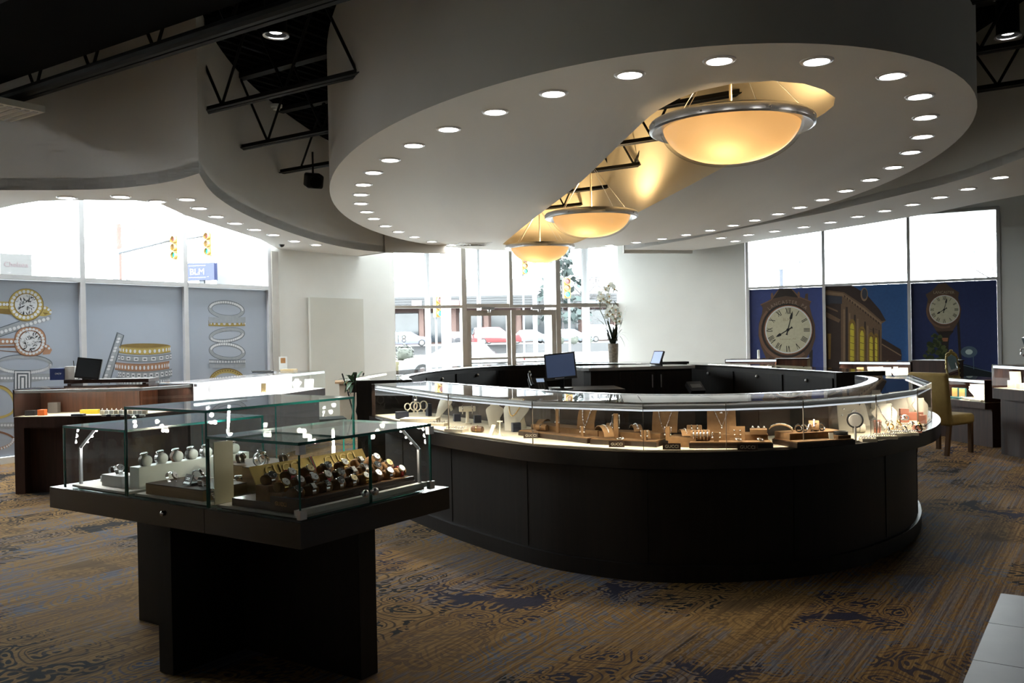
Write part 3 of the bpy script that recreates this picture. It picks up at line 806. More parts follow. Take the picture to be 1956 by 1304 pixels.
p = Print(LW, DP)
p.poly([(-22, 646), (34, 646), (36, 657), (-22, 659)], RG, 2); p.gems([(x, 652) for x in range(-16, 34, 8)], 2.9, GW); p.poly([(-22, 661), (34, 660), (38, 673), (-22, 668)], RD, 2); p.poly([(-22, 664), (34, 664), (36, 671), (-22, 667)], PAP, 3)
p.poly([(86, 656), (96, 659), (102, 668), (98, 676), (84, 677)], RG, 2); p.gems([(90, 661), (96, 665)], 2.5, GW)
p.ell(60, 652, 30.5, 28.5, RD, 36, 0, 6, .8); p.ell(60, 651.7, 29, 27, RG, 36, 0, 7, .8); p.gems(ringpos(60, 651.7, 25, 23.2, 24), 3.1, GW, 9); p.ell(60, 651.5, 21.8, 21, RD, 32, 0, 10, .85)
p.k = 20; diamond(p, 60, 651.5, 20.5, 19.5)
p.done('solitaire_print', PR, t1, 'rose gold cushion halo ring')
p = Print(LW, DP)
p.ring(48, 695, 55, 18.5, 7, 6, SD, lift=2); p.ring(48, 695.5, 54, 17.5, 6, 6, SV, lift=3); p.gems(ringpos(48, 696, 51, 15.5, 30, .1, 3.05), 2.6, GW, 6)
p.poly([(-22, 716), (100, 713), (101, 724), (60, 730), (-22, 729)], SV, 2); p.gems([(x, 722) for x in range(-18, 100, 6)], 2.4, GW, 5)
p.poly([(29, 707), (62, 707), (62, 745), (29, 745)], SD, 6)
for k in range(5): p.poly([(31 + k * 3, 709 + k * 3), (60 - k * 3, 709 + k * 3), (60 - k * 3, 745), (31 + k * 3, 745)], GW if k % 2 == 0 else SD, 7 + k)
p.ring(-2, 775, 36, 40, 6, 6, YD, 3.3, 6.28, lift=2); p.ring(-2, 776, 35, 39, 5, 5, YG, 3.3, 6.28, lift=3)
p.ring(-20, 780, 52, 22, 5, 5, YG, 0, 3.14, lift=3); p.poly([(-22, 808), (34, 806), (34, 817), (-22, 819)], SV, 3); p.gems([(x, 812) for x in range(-18, 34, 6)], 2.5, GW, 6)
p.ring(-20, 836, 52, 26, 5, 5, RG, 0, 3.14, lift=3); p.gems(ringpos(-20, 836, 49, 24, 22, .1, 3.0), 2.2, GW, 6); p.ring(-20, 845, 54, 24, 4, 4, RD, 3.3, 6.2, lift=2)
p.done('band_print', PR, t1, 'stacked bands below the solitaires')
# ---- middle poster
t2 = poster(LW, LM[2], LM[3], 'grey-white wall poster of a stack of wedding bands with one band leaning on it', BOARD_L)
p = Print(LW, DP)
p.poly([(226, 634), (240, 640), (212, 733), (194, 733)], SD, 1); p.poly([(227, 636), (238, 640), (210, 733), (196, 733)], SV, 2)
for k in range(16):
    x, y = 231.5 - k * 2.0, 641 + k * 5.8
    p.ell(x, y, 3.4, 2.5, GW if k % 3 else GG, 8, -.3, 5)
p.line((227, 637), (196, 732), 1.2, SD, 6); p.line((239, 641), (211, 732), 1.2, SD, 6)
p.done('band_print', PR, t2, 'silver band leaning against the stack')
for i, (x0, x1, yt, yb, m0, m1, ng, kd, inn, ti) in enumerate(((224, 327, 719, 734, SV, SD, 22, 'round', None, 0), (228, 331, 705, 720, SV, SD, 13, 'rect', None, -1.5), (222, 326, 690, 705, RG, RD, 20, 'round', None, -1), (228, 330, 675, 687, SV, SD, 9, 'rect', None, -1), (230, 328, 660, 673, YG, YD, 15, 'round', YD, -.6))):
    p = Print(LW, DP); p.band(x0, x1, yt, yb, 4.5, m0, m1, GW, ng, ti, kd, inn)
    p.done('band_print', PR, t2, ['lowest silver band', 'silver band with baguettes', 'rose gold band', 'silver baguette band', 'yellow gold band on top'][i])
# ---- right poster of the left wall
t3 = poster(LW, LM[3], LM[4], 'grey-white wall poster of a tall column of diamond bands, beside the pilaster', BOARD_L)
def oval(p, cx, cy, rx, ry, m0, m1, rot=0., w=6.5, h=6, gtop=True):
    p.ring(cx, cy, rx + .8, ry + .8, w + 1.5, h + 1.5, m1, rot=rot, lift=2); p.ring(cx, cy, rx, ry, w, h, m0, rot=rot, lift=3)
    a0, a1 = (3.3, 6.1) if gtop else (.2, 2.9)
    for k in range(20):
        a = a0 + (a1 - a0) * k / 19; x, y = (rx - w * .5) * math.cos(a), (ry - h * .5) * math.sin(a)
        p.ell(cx + x * math.cos(rot) - y * math.sin(rot), cy + x * math.sin(rot) + y * math.cos(rot), 1.9, 2.2, GW, 8, 0, 6)
for i, args in enumerate(((435, 591, 34.5, 17, SV, SD, .10), (436, 640, 34, 14, SV, SD, -.13), (436.5, 671, 34.5, 17, SV, SD, .10))):
    p = Print(LW, DP); oval(p, *args, gtop=(i != 1)); p.done('band_print', PR, t3, ['top silver band', 'tilted silver band', 'open silver pave band'][i])
p = Print(LW, DP); p.band(401, 471, 611, 622, 1.2, YG, YD, GW, 10); p.band(401, 471, 605, 616, .8, SV, SD, GW, 11); p.done('band_print', PR, t3, 'two-tone band with yellow gold edge')
p = Print(LW, DP); p.band(402, 471, 686, 694, .6, SV, SD, GW, 18); p.band(402, 471, 694, 702, 1.2, SV, SD, GW, 18); p.done('band_print', PR, t3, 'double row pave band')
p = Print(LW, DP); p.ring(436.5, 728, 34, 25, 8, 9, YG, 3.14, 6.283, lift=3); p.ring(436.5, 729, 35, 26, 2, 2, YD, 3.14, 6.283, lift=4); p.gems(ringpos(436.5, 728, 30, 20.5, 16, 3.4, 6.1), 1.5, YD, 6); p.done('band_print', PR, t3, 'yellow gold band at the bottom')
poster(LW, LM[0], LM[1], 'grey-white wall panel beyond the left edge of the picture', BOARD_L)  # unseen board in the next bay, kept to block light

# ---- right wall murals
NIGHT = pm('night_blue', (.045, .066, .21)); DUSK = pm('dusk_blue', (.032, .10, .27)); NIGHT2 = pm('deep_night_blue', (.026, .040, .125))
MC = [pm('clock_bronze', (.095, .060, .042)), pm('clock_bronze_light', (.17, .10, .065)), pm('clock_dark', (.028, .022, .020)), pm('clock_face', (.52, .50, .36)), pm('clock_face_rim', (.62, .66, .68)), pm('clock_hand', (.010, .010, .012)), pm('letter_tan', (.26, .20, .15)), pm('faint_tan', (.36, .30, .20)), pm('copper_edge', (.28, .12, .06))]
BZ, BL, BD, FC, FR, HN, LT, FT, CE = range(9)
def numeral(p, n, x, y, ang, h, w):
    sym = ['XII', 'I', 'II', 'III', 'IIII', 'V', 'VI', 'VII', 'VIII', 'IX', 'X', 'XI'][n]
    wid = {'I': .34, 'V': .8, 'X': .8}
    tot = sum(wid[c] for c in sym) * h * .62; q = -tot / 2
    def T(u, v): return (x + u * math.cos(ang) - v * math.sin(ang), y + u * math.sin(ang) + v * math.cos(ang))
    for c in sym:
        ww = wid[c] * h * .62; m_ = q + ww / 2
        if c == 'I': p.line(T(m_, -h / 2), T(m_, h / 2), w, HN, 9)
        elif c == 'V': p.line(T(m_ - ww * .38, -h / 2), T(m_, h / 2), w, HN, 9); p.line(T(m_ + ww * .38, -h / 2), T(m_, h / 2), w * .6, HN, 10)
        else: p.line(T(m_ - ww * .4, -h / 2), T(m_ + ww * .4, h / 2), w, HN, 9); p.line(T(m_ + ww * .4, -h / 2), T(m_ - ww * .4, h / 2), w * .6, HN, 10)
        q += ww
def clockface(p, cx, cy, rx, ry, k):
    p.ell(cx, cy, rx + 1.6 * k, ry + 1.6 * k, CE, 48, 0, 5); p.ell(cx, cy, rx, ry, FR, 48, 0, 6); p.ell(cx, cy, rx * .955, ry * .955, FC, 48, 0, 7)
    for n in range(12):
        a = n * math.pi / 6 - math.pi / 2; numeral(p, n, cx - .5 * k + rx * .80 * math.cos(a), cy + ry * .80 * math.sin(a), a + math.pi / 2, 11.5 * k, 1.25 * k)
    hx, hy = cx - 1 * k, cy
    def hand(ang, L, tail, w):
        c_, s_ = math.cos(ang), math.sin(ang); T = lambda u, v: (hx + u * c_ - v * s_, hy + u * s_ + v * c_)
        p.poly([T(-tail, -w), T(-tail * .7, -w * .5), T(L * .55, -w * .35), T(L * .62, -w * 1.2), T(L * .80, -w * .9), T(L, 0), T(L * .80, w * .9), T(L * .62, w * 1.2), T(L * .55, w * .35), T(-tail * .7, w * .5), T(-tail, w)], HN, 12)
    hand(math.radians(-76), 37 * k, 10 * k, 2.2 * k); hand(math.radians(149), 27 * k, 10 * k, 2.4 * k); p.ell(hx, hy, 3 * k, 3 * k, HN, 12, 0, 13)
m1 = poster(RW, RM[0], RM[1], 'night-blue mural of a large bronze street clock, beside the white wall', NIGHT)
p = Print(RW, DP)
p.poly([(1545, 668), (1552, 668), (1551, 705), (1545, 705)], BD, 1)
p.poly([(1452, 581), (1462, 577), (1470, 572), (1478, 564), (1484, 556), (1487, 551), (1511, 551), (1516, 557), (1527, 566), (1538, 573), (1549, 575), (1546, 584), (1550, 601), (1556, 620), (1557, 645), (1550, 668), (1540, 683), (1536, 690), (1530, 699), (1527, 708), (1474, 708), (1472, 699), (1462, 683), (1453, 662), (1448, 640), (1449, 618), (1455, 598), (1456, 588)], BZ, 2)
p.poly([(1485, 556), (1488, 551), (1510, 551), (1515, 557), (1524, 568), (1500, 565), (1476, 570)], BD, 3)
p.line((1452, 582), (1472, 573), 2, BL, 4); p.line((1472, 573), (1486, 554), 2, BL, 4); p.line((1513, 553), (1526, 567), 2, BL, 4); p.line((1526, 567), (1549, 576), 2, BL, 4)
for x, y in ((1474, 565), (1525, 563)): p.ell(x, y, 2.4, 6.5, BL, 12, 0, 5)
p.ring(1503.5, 632, 55, 57, 8, 8, BL, .9, 3.9, lift=3); p.ring(1503.5, 631, 50, 52, 4, 4, BD, lift=4); p.poly([(1538, 561), (1543, 560), (1543, 574), (1536, 572)], BZ, 3)
p.done('clock_body_print', MC, m1, 'bronze clock case')
p = Print(RW, DP); clockface(p, 1505.5, 629.8, 44.5, 45.4, 1.); p.text('BLM', 1502, 610, 13, FT, 0, 9); p.text('Lancaster, PA', 1505, 647, 30, FT, 0, 9)
p.done('clock_face_print', MC, m1, 'cream clock face with roman numerals')
p = Print(RW, DP)
ltr = 'LANCASTER, PA'; wd = [text2d(c)[2] if c != ' ' else .3 for c in ltr]; tot = sum(wd) + .16 * len(ltr); q = 0
for c, w_ in zip(ltr, wd):
    f = (q + w_ / 2) / tot; q += w_ + .16
    if c == ' ': continue
    a = math.radians(-41 + 82 * f)
    p.text(c, 1504.5 + 57 * math.sin(a), 631 - 56 * math.cos(a) + 1, w_ * 8.6, LT, a, 8, 1.15)
p.done('lettering_print', MC, m1, 'LANCASTER, PA in tan letters')
# station building at dusk
BM = [pm('stone', (.16, .105, .066)), pm('stone_dark', (.05, .035, .03)), pm('stone_light', (.25, .17, .105)), pm('window_glow', (.62, .52, .06)), pm('roof_brown', (.045, .030, .026)), pm('brick_brown', (.060, .036, .028)), pm('slate', (.05, .055, .075)), pm('arch_gold', (.24, .15, .04))]
m2 = poster(RW, RM[1], RM[2], 'dusk-blue mural of a classical station building with lit arched windows', DUSK)
p = Print(RW, DP)
p.poly([(1575, 547), (1627, 545), (1652, 560), (1662, 576), (1680, 592), (1692, 612), (1684, 618), (1684, 720), (1575, 720)], 0, 1)
p.poly([(1575, 547), (1627, 545), (1655, 562), (1680, 591), (1692, 612), (1684, 613), (1650, 583), (1612, 558), (1575, 553)], 4, 2)
p.poly([(1575, 556), (1610, 560), (1650, 588), (1684, 616), (1683, 619), (1648, 592), (1608, 565), (1575, 562)], 2, 3)
for k in range(14): x = 1612 + k * 5; p.poly([(x, 563 + k * 3.9), (x + 2.4, 565 + k * 3.9), (x + 2.4, 569 + k * 3.9), (x, 567 + k * 3.9)], 5, 5)
p.ell(1650.5, 562, 7, 13, 2, 20, 0, 5); p.ell(1651, 561, 5, 10, 6, 20, 0, 6)
p.poly([(1575, 563), (1608, 566), (1608, 580), (1575, 582)], 6, 3)
p.done('facade_print', BM, m2, 'stone facade and cornice')
p = Print(RW, DP)
p.poly([(1575, 578), (1606, 580), (1606, 720), (1575, 720)], 1, 3); p.poly([(1575, 582), (1600, 593), (1600, 596), (1575, 586)], 0, 5); p.poly([(1575, 594), (1605, 610), (1602, 616), (1575, 604)], 0, 5); p.poly([(1580, 637), (1587, 637), (1586, 686), (1582, 686)], 7, 5)
p.poly([(1684, 646), (1690, 649), (1720, 667), (1722, 678), (1720, 720), (1684, 720)], 5, 3); p.poly([(1684, 646), (1720, 667), (1722, 679), (1684, 656)], 4, 4); p.line((1684, 657), (1721, 679), 2, 2, 5)
for x, y0, w_ in ((1617, 586, 4), (1632.5, 601, 3.6), (1652, 614, 3), (1668, 626, 2.4), (1679, 630, 1.8)): p.poly([(x - w_ / 2, y0), (x + w_ / 2, y0), (x + w_ / 2, 720), (x - w_ / 2, 720)], 1, 4)
for x in (1612, 1622.5, 1638, 1657): p.poly([(x - 1.5, 590 + (x - 1612) * .7), (x + 1.5, 591 + (x - 1612) * .7), (x + 1.5, 720), (x - 1.5, 720)], 2, 4)
p.done('wing_print', BM, m2, 'dark side wings and pilasters')
for x0, x1, y0 in ((1623.5, 1631, 613), (1642.5, 1650, 627), (1660.5, 1667, 638), (1671, 1675.5, 640)):
    p = Print(RW, DP); cx, r = (x0 + x1) / 2, (x1 - x0) / 2
    arch = lambda r_, g: [(cx - r_, 720)] + [(cx - r_ * math.cos(math.pi * k / 10), y0 + 12 - g - (12 + g) * math.sin(math.pi * k / 10)) for k in range(11)] + [(cx + r_, 720)]
    p.poly(arch(r + 3, 2), 7, 6); p.poly(arch(r, -2), 3, 8)
    for k in range(6): p.line((x0, 628 + k * 13), (x1, 630 + k * 13), .8, 1, 10)
    p.done('lit_window_print', BM, m2)
m3 = poster(RW, RM[2], RM[3], 'night-blue mural of a small street clock beside a tree, at the right end', NIGHT2)
TC = MC + [pm('leaf_green', (.030, .045, .018)), pm('leaf_light', (.075, .095, .035)), pm('hill', (.012, .018, .022)), pm('lamp_glow', (.50, .62, .60)), pm('halo', (.09, .14, .19)), pm('post', (.10, .045, .03))]
p = Print(RW, DP)
p.poly([(1836, 694), (1860, 700), (1885, 708), (1909, 714), (1909, 735), (1836, 735)], 11, 1); p.line((1834, 696), (1908, 714), 1.4, 13, 2); p.line((1830, 612), (1836, 716), 5, 2, 2)
p.done('hill_print', TC, m3, 'dark hill and pole')
p = Print(RW, DP)
for k in range(3): p.ell(1851, 672, 16 - k * 4.5, 11 - k * 3, (13, 13, 12)[k], 20, 0, 3 + k)
p.line((1859, 673), (1860, 705), 1.5, 13, 2); p.done('street_lamp_print', TC, m3, 'pale glowing street lamp')
p = Print(RW, DP)
p.poly([(1768, 562), (1778, 556), (1786, 549), (1792, 542), (1806, 540), (1814, 547), (1822, 552), (1832, 558), (1830, 568), (1836, 590), (1834, 608), (1826, 622), (1818, 634), (1790, 634), (1782, 622), (1772, 606), (1769, 590), (1772, 572)], 0, 3)
p.ring(1803, 593, 34, 34, 4, 4, 1, 1.2, 3.6, lift=4); p.text('LANCASTER', 1803, 558, 40, 7, 0, 5)
p.poly([(1788, 632), (1822, 632), (1814, 641), (1812, 655), (1798, 655), (1795, 641)], 2, 3); p.poly([(1798, 650), (1812, 650), (1810, 720), (1800, 720)], 2, 2); p.poly([(1799, 645), (1811, 645), (1810, 652), (1800, 652)], 8, 5)
p.done('clock_body_print', TC, m3, 'small bronze clock case on its post')
p = Print(RW, DP); clockface(p, 1804, 591, 29, 27.6, .62); p.done('clock_face_print', TC, m3, 'small cream clock face')
p = Print(RW, DP); rnd = random.Random(4)
for k in range(150):
    f = rnd.random(); y = 640 + 80 * f ** .8; hw = 8 + 34 * f; x = 1788 + rnd.uniform(-1, 1) * hw
    r = rnd.uniform(3, 6.5); n_ = 7; a0 = rnd.random() * 6
    p.poly([(x + r * rnd.uniform(.6, 1.1) * math.cos(a0 + j * 6.283 / n_), y + r * .8 * rnd.uniform(.6, 1.1) * math.sin(a0 + j * 6.283 / n_)) for j in range(n_)], 9 if rnd.random() < .6 + .3 * f else 10, 6 + k % 5)
p.done('tree_print', TC, m3, 'leafy green tree')
# ================================================================= island display table (local x = u, y = v)
IC = Vector((-1.34, 4.42)); IRZ = -G34
IX = Matrix.Translation((IC.x, IC.y, 0)) @ Matrix.Rotation(IRZ, 4, 'Z')
def iw(u, v, z=0.): return IX @ Vector((u, v, z))
def iloc(px, py, z):                       # picture point on the level z -> table coordinates
    q = IX.inverted() @ onz(px, py, z); return q.x, q.y
tb = thing('display_table', 'espresso brown island display table with crossed board legs under three glass cases', 'table', (IC.x, IC.y, 0), IRZ)
for a0, a1 in ((-.915, .317), (.321, .915)):
    MB().box(((a0 + a1) / 2, 0, .728), (a1 - a0, .95, .104)).build('top_slab', ESPR_H, tb)
MB().box((0, .0, .34), (1.64, .105, .676)).build('leg_board', ESPR, tb)
MB().box((.0, -.255, .34), (.10, .40, .676)).build('leg_board', ESPR, tb)
MB().box((.0, .255, .34), (.10, .40, .676)).build('leg_board', ESPR, tb)
mb = MB(); mb.lathe([(.001, 0), (.011, .001), (.012, .008), (.008, .012), (.001, .013)], 14, 0, frame((.03, -.476, .735), (1, 0, 0), (0, 0, 1))); mb.build('lock', CHROME, tb, 40)
GT = .010
def pane(name, parent, c, d, label=None):
    o = MB().box(c, d, 0, 0, None, 1).build(name, [TOPG if name == 'top_pane' else CLEAR, EDGE], parent)
    if label: o['label'] = label
    return o
def glass_case(name, u0, u1, v0, v1, zt, label, door=None):
    zb = .785
    t = thing(name, label, 'glass case', iw((u0 + u1) / 2, (v0 + v1) / 2, zb), IRZ, 'glass cases on the island table')
    w, d, h = u1 - u0, v1 - v0, zt - zb
    pane('top_pane', t, (0, 0, h - .006), (w, d, .012))
    pane('front_pane', t, (0, -d / 2 + GT / 2, (h - .01) / 2), (w - .002, GT, h - .011))
    pane('back_pane', t, (0, d / 2 - GT / 2, (h - .01) / 2), (w - .002, GT, h - .011))
    pane('side_pane', t, (-w / 2 + GT / 2, 0, (h - .01) / 2), (GT, d - .017, h - .011))
    if door:
        for s in (-1, 1):
            q = pane('door_pane', t, (w / 2 - GT / 2, s * (d / 4 - .003), (h - .01) / 2), (GT, d / 2 - .014, h - .013))
            kn = MB(); kn.lathe([(.001, 0), (.008, 0), (.008, .012), (.016, .014), (.017, .026), (.010, .034), (.001, .035)], 16, 0, frame((w / 2, s * .03 - .03, .055), (0, 1, 0), (0, 0, 1))); kn.build('knob', STEEL, q, 40)
        for s in (-1, 1):
            for zz in (.022, h - .03):
                MB().box((w / 2 + .001, s * (d / 2 - .012), zz), (.022, .034, .036)).build('hinge_clip', STEEL, t)
    else:
        pane('side_pane', t, (w / 2 - GT / 2, 0, (h - .01) / 2), (GT, d - .017, h - .011))
    MB().box((0, 0, .006), (w - .05, d - .06, .010)).build('deck_pad', mat('white_deck_pad', (.62, .61, .56), .7, var=.04, scale=20), t)
    return t, w, d, h
gl_, gw, gd, gh = glass_case('glass_case', -.80, -.275, -.465, .365, 1.095, 'left glass case of the island table, holding white watch stands')
gc_, *_ = glass_case('glass_case', -.27, .325, -.465, .45, 1.205, 'tall middle glass case of the island table')
gr_, rw_, rd_, rh_ = glass_case('glass_case', .33, .90, -.465, .365, 1.095, 'right glass case of the island table with steel door knobs', True)
# lamp posts inside the cases
POST = mat('satin_grey_post', (.45, .47, .49), .35, .6, var=.03)
SPOT = mat('led_spot_lens', (1, .97, .93), .4, emit=14., ecol=(1, .95, .88), var=.01)
def lamp_post(u, v, z0, h, lean, label, power, col, leds=3, width=.013):
    p = iw(u, v, z0)
    t = thing('case_lamp', label, 'lamp', p, IRZ)
    L = Vector(lean); a = Vector((0, 0, h * .66)); b = Vector((L.x, L.y, h))
    MB().bar((0, 0, 0), a, width, width).bar(a, b, width, width).build('post', POST, t)
    for k in range(leds):
        q = a.lerp(b, .3 + .3 * k)
        MB().ball((0, 0, 0), (.0055, .0055, .0045), 8).build('led', SPOT, t, 60).location = q + L.normalized() * .012
        point_light('led_light', q + L.normalized() * .024 + Vector((0, 0, -.006)), power / leds, col, .012, t)
lamp_post(-.755, -.40, .797, .275, (.055, .05, 0), 'slim grey light post with three bright spots in the left glass case', 3.2, (1, .96, .92))
lamp_post(-.24, .10, .797, .38, (.05, -.03, 0), 'slim light post at the left of the tall middle case', 2.6, (1, .96, .92))
lamp_post(.86, .32, .797, .275, (-.06, -.05, 0), 'slim grey light post beside the hinge of the right glass case', 2.6, (1, .90, .75))
lamp_post(.37, .25, .797, .27, (.06, -.06, 0), 'slim light post at the back of the right glass case', 9.0, (1, .86, .66))

# ---- watches: local x = along the strap, y = across, z up; a loop of strap round a cushion with the case on top
LEATHER_B = mat('black_leather', (.012, .012, .013), .5, var=.2, scale=40)
LEATHER_BR = mat('brown_leather', (.16, .06, .025), .5, var=.2, scale=40)
NAVYRED = mat('red_web_strap', (.45, .02, .03), .6, var=.1, scale=60)
DIALS = {'white': mat('white_dial', (.8, .8, .78), .3, var=.03), 'black': mat('black_dial', (.015, .015, .017), .25, var=.1), 'silver': mat('silver_dial', (.55, .56, .58), .25, .4, var=.05), 'gold': mat('champagne_dial', (.62, .48, .25), .3, .3, var=.05), 'brown': mat('brown_dial', (.22, .09, .04), .3, var=.05)}
WH = {}
def watch(loc, rz, tilt, strap, dial, label, group, r=.019, loop=(.026, .021), metal=None, square=False, rx=0.):
    metal = metal or SILVER
    t = thing('wrist_watch', label, 'watch', loc, rz, group)
    t.rotation_euler = (rx, tilt, rz)
    key = (strap.name, loop, metal.name, square, r, dial)
    if key not in WH:
        mb = MB(); n = 24; w = r * .52
        for k in range(n):
            a0, a1 = 2 * math.pi * k / n, 2 * math.pi * (k + 1) / n - (.06 if strap in (SILVER, GOLD, STEEL) else 0)
            vs = []
            for a in (a0, a1):
                for q, y in ((1., -w), (1., w), (1.09, w), (1.09, -w)): vs.append((loop[0] * q * math.cos(a), y, loop[1] * q * math.sin(a)))
            mb.add(vs, [(0, 1, 2, 3), (7, 6, 5, 4), (0, 4, 5, 1), (1, 5, 6, 2), (2, 6, 7, 3), (3, 7, 4, 0)])
        z = loop[1] + .001
        c = MB()
        if square: c.box((0, 0, z + .0035), (r * 1.5, r * 1.35, .008)).box((0, 0, z + .008), (r * 1.3, r * 1.15, .003))
        else: c.lathe([(r * .9, 0), (r, .002), (r, .006), (r * .92, .0085), (r * .86, .0085)], 20, 0, Matrix.Translation((0, 0, z)))
        c.cyl((0, r, z + .004), (0, r * 1.15, z + .004), .0028, 8)
        d = MB()
        if square: d.box((0, 0, z + .0098), (r * 1.1, r * .95, .0008))
        else: d.lathe([(.0001, 0), (r * .86, 0), (r * .86, .0006)], 18, 0, Matrix.Translation((0, 0, z + .0085)))
        h = MB().box((r * .25, 0, z + .0098), (r * .5, r * .07, .0008)).box((0, r * .3, z + .0098), (r * .07, r * .6, .0008))
        WH[key] = (mb, c, d, h, {})
        q = mb.build('strap', strap, t); q2 = c.build('watch_case', metal, t, 30); q3 = d.build('dial', DIALS[dial], q2); q4 = h.build('hands', DIALS['black' if dial != 'black' else 'white'], q2)
        WH[key] = (q.data, q2.data, q3.data, q4.data)
    else:
        for nm, k in (('strap', 0), ('watch_case', 1)):
            o = bpy.data.objects.new(nm, WH[key][k]); COL.objects.link(o); o.parent = t
            if k == 1: par = o
        for nm, k in (('dial', 2), ('hands', 3)):
            o = bpy.data.objects.new(nm, WH[key][k]); COL.objects.link(o); o.parent = par
    return t
CU = {}
def cushion(loc, rz, L, r, mt, label, group, rx=0., flat=.86):
    key = (L, r, mt.name, flat)
    if key not in CU:
        prof = [(1e-5, -L / 2), (r * .72, -L / 2), (r * .95, -L / 2 + r * .18), (r, -L / 2 + r * .5), (r, L / 2 - r * .5), (r * .95, L / 2 - r * .18), (r * .72, L / 2), (1e-5, L / 2)]
        M = frame((0, 0, 0), (1, 0, 0), (0, 0, flat))
        o = MB().lathe(prof, 18, 0, Matrix.Diagonal((1, 1, flat, 1)) @ Matrix.Rotation(math.pi / 2, 4, 'X')).build('watch_cushion', mt, None, 50); CU[key] = o.data
    else:
        o = bpy.data.objects.new('watch_cushion', CU[key]); COL.objects.link(o)
    o.location = loc; o.rotation_euler = (rx, 0, rz)
    return tag(o, label, 'watch cushion', group)

# ---- right case: stepped tan tray with gold backdrops
BROWN = woodmat('dark_brown_lacquer', (.020, .011, .007), (.040, .022, .013), .3, 'y')
GOLDP = mat('brushed_gold_plate', (.50, .36, .12), .38, .85, var=.06, scale=8, stretch=(1, 14, 1))
# tray axis: long side along v, steps rise toward -u (away from the doors); tray centre
tu, tv = .63, -.045
tt = thing('watch_tray', 'stepped tan watch tray with two gold GUCCI backplates in the right glass case', 'tray', iw(tu, tv, .797), IRZ)
TL = .74
MB().box((.0, 0, .016), (.40, TL, .032)).build('base', BROWN, tt)
MB().box((.186, 0, .040), (.014, TL, .02)).build('front_lip', BROWN, tt)
steps = [(.140, .076, .034), (.062, .078, .056), (-.018, .080, .080)]
for u, w, z in steps: MB().box((u, 0, z / 2 + .016), (w, TL - .02, z - .03 + .032)).build('step', TAN, tt)
for s, y in ((-1, -.175), (1, .175)):
    M = frame((-.085, y, .112), (0, 1, 0), (-.60, 0, 1))
    bk = MB().box((0, 0, 0), (.338, .125, .006), 0, 0, M).build('backplate', GOLDP, tt)
    mb = MB(); put_text(mb, 'GUCCI', M @ Matrix.Translation((0, .030, .003)), .20, 0, .004); mb.build('lettering', mat('bright_gold_letters', (.80, .60, .24), .3, .45, var=.05), bk)
mb = MB(); M = frame((-.083, 0, .113), (0, 1, 0), (-.60, 0, 1))
for k, c in enumerate((0, 1, 0)): mb.box(((k - 1) * .006, 0, .006), (.005, .125, .002), c, 0, M)
mb.build('striped_ribbon', [mat('green_web', (.02, .08, .03), .6, var=.05), NAVYRED], tt)
rows = [(steps[0], 9, 'front'), (steps[1], 9, 'middle'), (steps[2], 7, 'back')]
variants = [(SILVER, 'black', True, 'square steel'), (SILVER, 'silver', False, 'steel'), (SILVER, 'black', False, 'steel chronograph'), (NAVYRED, 'white', False, 'red-strapped white'), (SILVER, 'gold', False, 'steel champagne-dial'), (LEATHER_B, 'black', False, 'black'), (GOLD, 'white', False, 'gold'), (SILVER, 'white', True, 'small square steel'), (LEATHER_BR, 'white', False, 'brown-strapped')]
rnd = random.Random(3)
for (u, w, z), n, rn in rows:
    for k in range(n):
        y = -TL / 2 + .05 + (TL - .10) * k / (n - 1)
        st, dl, sq, nm = variants[(k * 2 + len(rn)) % 9] if rn != 'back' else variants[(k + 2) % 9]
        p = iw(tu + u, tv + y, .797 + z + .024 + .014)
        cushion(p, IRZ, .068, .0255, TAN, '%s cushion from the near end, %s row of the tan watch tray' % (ordn[k], rn), 'tan watch cushions')
        watch(p, IRZ, .80, st, dl, '%s watch, %s from near end in %s row of the tan tray' % (nm, ordn[k], rn), 'watches on the tan tray', .0205 if rn != 'front' else .0185, (.0270, .0235), GOLD if st is GOLD else SILVER, sq)
pb_ = MB().box((0, 0, .135), (.006, .10, .27)).build('reflection_board', mat('cream_reflection_board', (.60, .60, .42), .5, var=.04, scale=8), None, None, iw(.352, -.395, .797), IRZ); tag(pb_, 'cream board imitating a reflection at the near left of the right glass case', 'panel')  # cream board imitates a reflection in the side glass
mb = MB(); bx_ = thing('brand_block', 'dark brown GUCCI name block leaning at the near corner of the watch tray', 'sign', iw(.76, -.40, .797), IRZ)
MB().box((0, 0, .030), (.17, .035, .06)).build('block', BROWN, bx_)
mb = MB(); put_text(mb, 'GUCCI', frame((-.02, -.0176, .034), (1, 0, 0), (0, 0, 1)), .07, 0, .001); mb.build('lettering', GOLD, bx_)
rl = tag(MB().box((0, 0, 0), (.03, .80, .022)).build('white_rail', mat('white_plastic', (.78, .78, .74), .4, var=.02), None, None, iw(.862, -.045, .808), IRZ), 'white strip along the foot of the right glass case doors', 'strip')

# ---- left case: white stands
WST = mat('white_stand', (.78, .80, .78), .45, var=.03, scale=12)
GREYST = mat('pale_grey_stand', (.50, .52, .51), .5, var=.04, scale=12)
for k in range(7):
    v = -.30 + k * .088
    cushion(iw(-.36, v, .797 + .105 + .024), IRZ + math.pi / 2, .05, .027, WST, '%s white watch cylinder from the near end of the raised white ledge' % ordn[k], 'white watch cylinders', 0, 1.)
    watch(iw(-.36, v, .797 + .105 + .024), IRZ + math.pi / 2, -.2, (LEATHER_B, SILVER, LEATHER_BR)[k % 3], ('white', 'black', 'silver')[k % 3], 'watch wrapped on the %s white cylinder from the near end' % ordn[k], 'watches on white cylinders', .019, (.029, .029))
lg = tag(MB().box((0, 0, .052), (.075, .66, .104)).build('white_riser', WST, None, None, iw(-.36, -.03, .797), IRZ), 'long white raised ledge under the white watch cylinders', 'riser')
